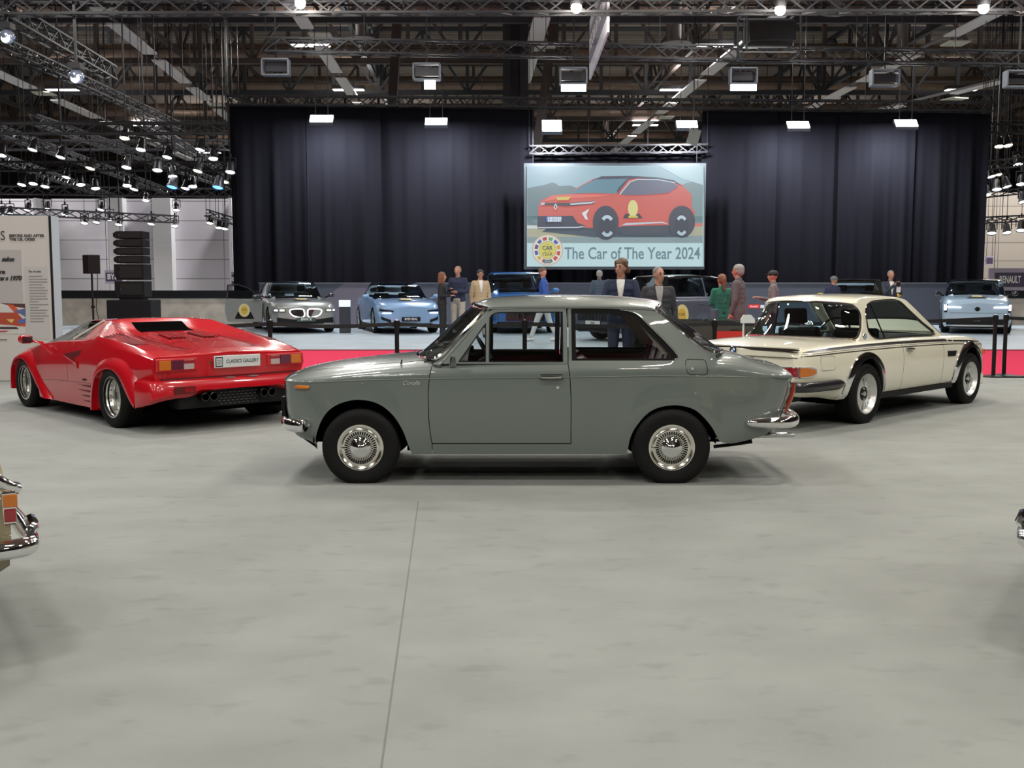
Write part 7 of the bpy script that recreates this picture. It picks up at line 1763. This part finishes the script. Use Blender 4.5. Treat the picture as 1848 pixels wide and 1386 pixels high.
    for hip, knee, foot in kn: body += [('c', hip, knee, .066 * k, .045 * k), ('c', knee, foot, .042 * k, .034 * k), ('c', foot, foot + Vector((.10 * k, 0, -.035 * k)), .036 * k, .028 * k)]
    body.append(('c', V(0, .07, hipz), V(0, -.07, hipz), .08 * k, .08 * k)); body.append(('c', V(0, 0, hipz), up(0, 0, 1.1), .08 * k, .08 * k))
    fuse('body', body, skin, root, vox if near else .0125, 1)
    # clothes
    b = root
    wz = .96
    tp = [('c', up(0, .10, 1.36), up(0, -.10, 1.36), .105 * k, .105 * k), ('c', up(0, .085, 1.28), up(0, -.085, 1.28), .108 * k, .108 * k), ('c', up(0, .075, 1.2), up(0, -.075, 1.2), .110 * k, .110 * k), ('c', up(0, .07, 1.11), up(0, -.07, 1.11), .110 * k, .110 * k), ('c', up(0, .07, 1.03), up(0, -.07, 1.03), .112 * k, .112 * k), ('c', up(0, .08, .95 - coat), up(0, -.08, .95 - coat), (.118 + coat * .06) * k, (.118 + coat * .06) * k), ('c', up(-.01, .165, 1.435), up(-.01, -.165, 1.435), .064 * k, .064 * k), ('c', up(-.005, 0, 1.44), up(-.002, 0, 1.515), .085 * k, .064 * k)]
    if coat:
        for q_ in range(1, 6): zq = .95 - coat * q_ / 6; tp.append(('c', V(0, .085, zq), V(0, -.085, zq), (.122 + coat * .05) * k, (.122 + coat * .05) * k))
        tp += [('c', up(0, .07, 1.0), V(0, .09, .95 - coat), .12 * k, .125 * k), ('c', up(0, -.07, 1.0), V(0, -.09, .95 - coat), .12 * k, .125 * k)]
    for s_ in (1, -1): e, h = arm(s_); tp += [('c', sh[s_], e, .063 * k, .052 * k), ('c', e, e.lerp(h, .93), .050 * k, .040 * k)]
    fuse('jacket', tp, top, root, vox, 16 if coat else 7)
    tr = [('c', V(0, .06, hipz + .02), V(0, -.06, hipz + .02), .122 * k, .122 * k)]
    for hip, knee, foot in kn: tr += [('c', hip, knee, .100 * k, .072 * k), ('c', knee, foot + Vector((0, 0, .03)), .068 * k, .056 * k)]
    fuse('trousers', tr, trou, root, vox, 4)
    for f in feet:
        fuse('shoe', [('c', f + Vector((-.03 * k, 0, -.02 * k)), f + Vector((.06 * k, 0, -.03 * k)), .046 * k, .042 * k), ('c', f + Vector((.06 * k, 0, -.035 * k)), f + Vector((.15 * k, 0, -.040 * k)), .040 * k, .034 * k)], shoe, root, .013, 1)
    if shirt:
        mb = MB(); mb.grid([[up(.112 + .010 * math.cos(q * 1.4) - .055 * max(0, zz_ - 1.40) / .1, q * w_, zz_) for q in (-1, -.5, 0, .5, 1)] for zz_, w_ in ((1.15, .008), (1.24, .024), (1.33, .040), (1.42, .052), (1.475, .058), (1.50, .052))]); mb.build('shirt_front', shirt, root, thick=.012)
    if hair:
        hs_ = [('e', Hd(-.018, 0, .052), (.104 * k, .090 * k, .088 * k)), ('e', Hd(-.045, 0, .005), (.074 * k, .086 * k, .090 * k))]
        if hairstyle == 'long': hs_ += [('c', Hd(-.05, .03, 0), Hd(-.075, .05, -.26), .065 * k, .045 * k), ('c', Hd(-.05, -.03, 0), Hd(-.075, -.05, -.26), .065 * k, .045 * k), ('c', Hd(.03, .07, .02), Hd(.0, .075, -.20), .028 * k, .035 * k), ('c', Hd(.03, -.07, .02), Hd(.0, -.075, -.20), .028 * k, .035 * k)]
        if hairstyle == 'tail': hs_ += [('c', Hd(-.10, 0, .02), Hd(-.13, 0, -.20), .045 * k, .028 * k)]
        if hairstyle == 'cap': hs_ = [('e', Hd(-.005, 0, .055), (.108 * k, .092 * k, .078 * k)), ('c', Hd(.07, -.03, .045), Hd(.07, .03, .045), .022 * k, .022 * k), ('c', Hd(.13, -.02, .035), Hd(.13, .02, .035), .014 * k, .014 * k)]
        if hairstyle == 'wavy': hs_ += [('e', Hd(-.03, 0, .075), (.10 * k, .09 * k, .075 * k)), ('c', Hd(.03, .06, .085), Hd(-.05, .085, -.04), .030 * k, .035 * k), ('c', Hd(.03, -.06, .085), Hd(-.05, -.085, -.04), .030 * k, .035 * k)]
        if hairstyle == 'cropped': hs_ = [('e', Hd(-.018, 0, .040), (.096 * k, .083 * k, .090 * k))]
        fuse('cap' if hairstyle == 'cap' else 'hair', hs_, hair, root, .011, 1)
    eb = MB()
    for y in (-.030, .030): eb.ball(Hd(.083, y, .016), .011 * k, 8, 6)
    e_ = eb.build('eyes', mat('eye_dark', (.04, .03, .03), .2), root) if near else None
    bb = MB()
    for y in (-.031, .031): bb.tube([Hd(.090, y - .016, .036), Hd(.095, y, .040), Hd(.090, y + .016, .036)], .0045 * k, 5)
    if near: bb.build('eyebrows', mat('brow', (.05, .03, .02), .8), root); MB().tube([Hd(.088, -.022, -.050), Hd(.093, 0, -.052), Hd(.088, .022, -.050)], .005 * k, 5).build('lips', mat('lip', (.35, .12, .10), .5), root)
    if extra: extra(root, up, k)
    return root
BLK = cloth('black', (.012, .012, .015)); NAVY = cloth('navy', (.015, .022, .055)); CHAR = cloth('charcoal', (.035, .035, .042)); BEI = cloth('beige', (.42, .32, .20)); GREEN = cloth('green', (.015, .13, .09)); GREYJ = cloth('grey_jacket', (.10, .09, .095)); BLUEB = cloth('blue_blazer', (.02, .07, .30)); WHT_T = cloth('white_trousers', (.55, .58, .60)); BLGR = cloth('blue_grey', (.05, .075, .11)); MGREY = cloth('mid_grey', (.16, .15, .155)); SHW = cloth('white_shirt', (.65, .64, .62))
SHB = mat('shoe_black', (.01, .01, .01), .4); SHWT = mat('shoe_white', (.7, .7, .7), .5)
HBR = mat('hair_brown', (.09, .045, .025), .6); HDK = mat('hair_dark', (.025, .018, .015), .6); HGR = mat('hair_grey', (.27, .26, .25), .75); HAUB = mat('hair_auburn', (.16, .06, .03), .6); HFA = mat('hair_cropped_fair', (.22, .13, .09), .6)
def P(px, depth): return ((px - 924) / FPX * depth, depth * 1.0, .0 if depth < 23.2 else .02)
def gl(c=(.5, .7, .1)):
    def f(root, up, k): pass
    return f
def lanyard(root, up, k):
    MB().tube([up(.05, .07, 1.46), up(.105, .035, 1.30), up(.12, 0, 1.13), up(.105, -.035, 1.30), up(.05, -.07, 1.46)], .007, 5).build('lanyard', mat('lanyard_dark', (.03, .02, .03), .6), root)
    MB().box(up(.125, 0, 1.09), (.008, .09, .12)).build('pass_card', mat('card_pale', (.6, .6, .6), .5), root, smooth=0)
def bag(root, up, k):
    MB().tube([up(.06, -.10, 1.45), up(-.11, -.02, 1.25), up(-.05, .17, 1.0)], .012, 5).build('shoulder_strap', mat('strap_blue', (.10, .16, .22), .6), root); MB().box(up(-.06, .20, .93), (.20, .08, .26)).build('shoulder_bag', mat('bag_blue', (.05, .09, .13), .6), root, smooth=0, bevel=.02)
def phone(root, up, k): MB().box(up(.44, 0, 1.46), (.02, .09, .17)).build('phone', SHB, root, smooth=0, bevel=.006)
def phone_w(root, up, k): phone(root, up, k); MB().box(up(.42, .02, 1.30), (.015, .10, .14)).build('paper_note', mat('card_pale', (.6, .6, .6), .5), root, smooth=0)
dn = -PI / 2
person('person in navy suit and white shirt leaning forward, looking left, above the grey car roof', P(1120, 15.4), dn - .15, 1.80, NAVY, NAVY, SHB, HBR, {1: 'lean', -1: 'lean'}, 'wavy', .04, shirt=SHW, near=True, extra=lanyard, headturn=-.45)
person('person in black zip sweater with short grey hair looking right behind the grey car', P(1187, 15.0), dn + .05, 1.69, CHAR, BLK, SHB, mat('hair_salt', (.16, .14, .13), .7), {1: 'down', -1: 'down'}, 'cropped', 0, shirt=cloth('grey_shirt', (.30, .29, .28)), near=True, headturn=.45)
person('person with long brown hair in a black outfit facing right beside the pale blue saloon', P(798, 27.5), -.15, 1.70, BLK, BLK, SHB, HAUB, {1: 'front', -1: 'fold'}, 'long', 0, slim=.9)
person('person in dark quilted jumper and pale trousers with a shaved head, hands together', P(827, 27.8), dn - .3, 1.86, NAVY, cloth('pale_trousers', (.36, .33, .28)), SHB, HFA, {1: 'fold', -1: 'front'}, 'cropped', 0)
person('person with glasses in a beige jacket over a white shirt', P(867, 28.2), dn + .25, 1.77, BEI, cloth('pale_trousers', (.36, .33, .28)), SHB, HDK, {1: 'down', -1: 'down'}, 'short', 0, shirt=SHW, extra=lambda r, up, k: MB().tube([up(.115, .05, 1.67), up(.125, 0, 1.665), up(.115, -.05, 1.67)], .006, 5).build('glasses', SHB, r))
person('person in bright blue blazer and white trousers walking in front of the blue SUV', P(982, 26.6), PI - .2, 1.80, BLUEB, WHT_T, SHWT, HBR, {1: 'swing', -1: 'down'}, 'short', .03, .30, headturn=2.4)
person('person in blue-grey suit seen from behind between the blue SUV and the navy suit', P(1081, 31), PI / 2, 1.78, BLGR, BLGR, SHB, HGR, {1: 'down', -1: 'down'}, 'short')
person('person in long green coat with auburn ponytail seen from behind, carrying a shoulder bag', P(1301, 20.4), PI / 2 + .35, 1.62, GREEN, BLK, SHB, HAUB, {1: 'front', -1: 'front'}, 'tail', 0, coat=.38, extra=bag, vox=.014)
person('person with silver hair in a grey jacket standing right of the green coat', P(1331, 19.6), PI - .5, 1.79, GREYJ, BLK, SHB, HGR, {1: 'down', -1: 'down'}, 'short', 0, near=True, vox=.013, coat=.10)
person('person in black cap and grey jacket facing left above the ivory roof', P(1394, 21.0), PI - .3, 1.70, MGREY, CHAR, SHB, mat('cap_black', (.012, .012, .014), .7), {1: 'down', -1: 'front'}, 'cap', 0, vox=.014, shirt=None)
person('person in dark jacket and grey knit hat bending low behind the ivory coupe', P(1497, 27.5), .6, 1.72, NAVY, BLK, SHB, cloth('knit_grey', (.14, .15, .16)), {1: 'front', -1: 'front'}, 'cap', .15, crouch=.12)
person('person in dark blazer holding up a phone behind the ivory coupe roof', P(1604, 26.8), dn + .1, 1.74, cloth('blue_black', (.03, .04, .06)), BLK, SHB, mat('hair_steel', (.22, .21, .20), .7), {1: 'phone', -1: 'phone'}, 'cropped', 0, shirt=SHW, extra=phone_w)
# ================================================================ CEILING FLOODLIGHTS over the show floor, plus the added far rows
HOUS = mat('flood_housing', (0.10, 0.10, 0.11), .4, .6)
def flood(i, x, y, z, w, col, sx, sy):
    r = empty('ceiling_floodlight', (x, y, z), 0, 'rectangular floodlight hung high over the show floor', 'floodlight', 'floodlights over the show floor')
    MB().box((0, 0, .12), (sx + .06, sy + .06, .18)).build('housing', HOUS, r, smooth=0)
    em = bpy.data.materials.get('flood_lens_%d' % (col == COOL)) or mat('flood_lens_%d' % (col == COOL), (.9, .9, .9), .3, emit=col, estr=6)
    MB().box((0, 0, .015), (sx, sy, .02)).build('lens', em, r, smooth=0)
    l = bpy.data.lights.new('flood', 'AREA'); l.shape = 'RECTANGLE'; l.size = sx; l.size_y = sy; l.energy = w; l.color = col
    lo = bpy.data.objects.new('flood_beam', l); COL.objects.link(lo); lo.parent = r; lo.location = (0, 0, -.01)
    if y > 25: roof_fill(r, min(w, 700) * .17, sx, sy)
def roof_fill(r, w, sx, sy):  # upward fill added to brighten the roof, not a real fitting
    l = bpy.data.lights.new('roof_fill_light', 'AREA'); l.shape = 'RECTANGLE'; l.size = sx; l.size_y = sy; l.energy = w; l.color = (1, .95, .9)
    lo = bpy.data.objects.new('roof_fill_beam', l); COL.objects.link(lo); lo.parent = r; lo.location = (0, 0, .24); lo.rotation_euler = (PI, 0, 0)
for i, a in enumerate(HALL_LIGHTS): flood(i, *a)
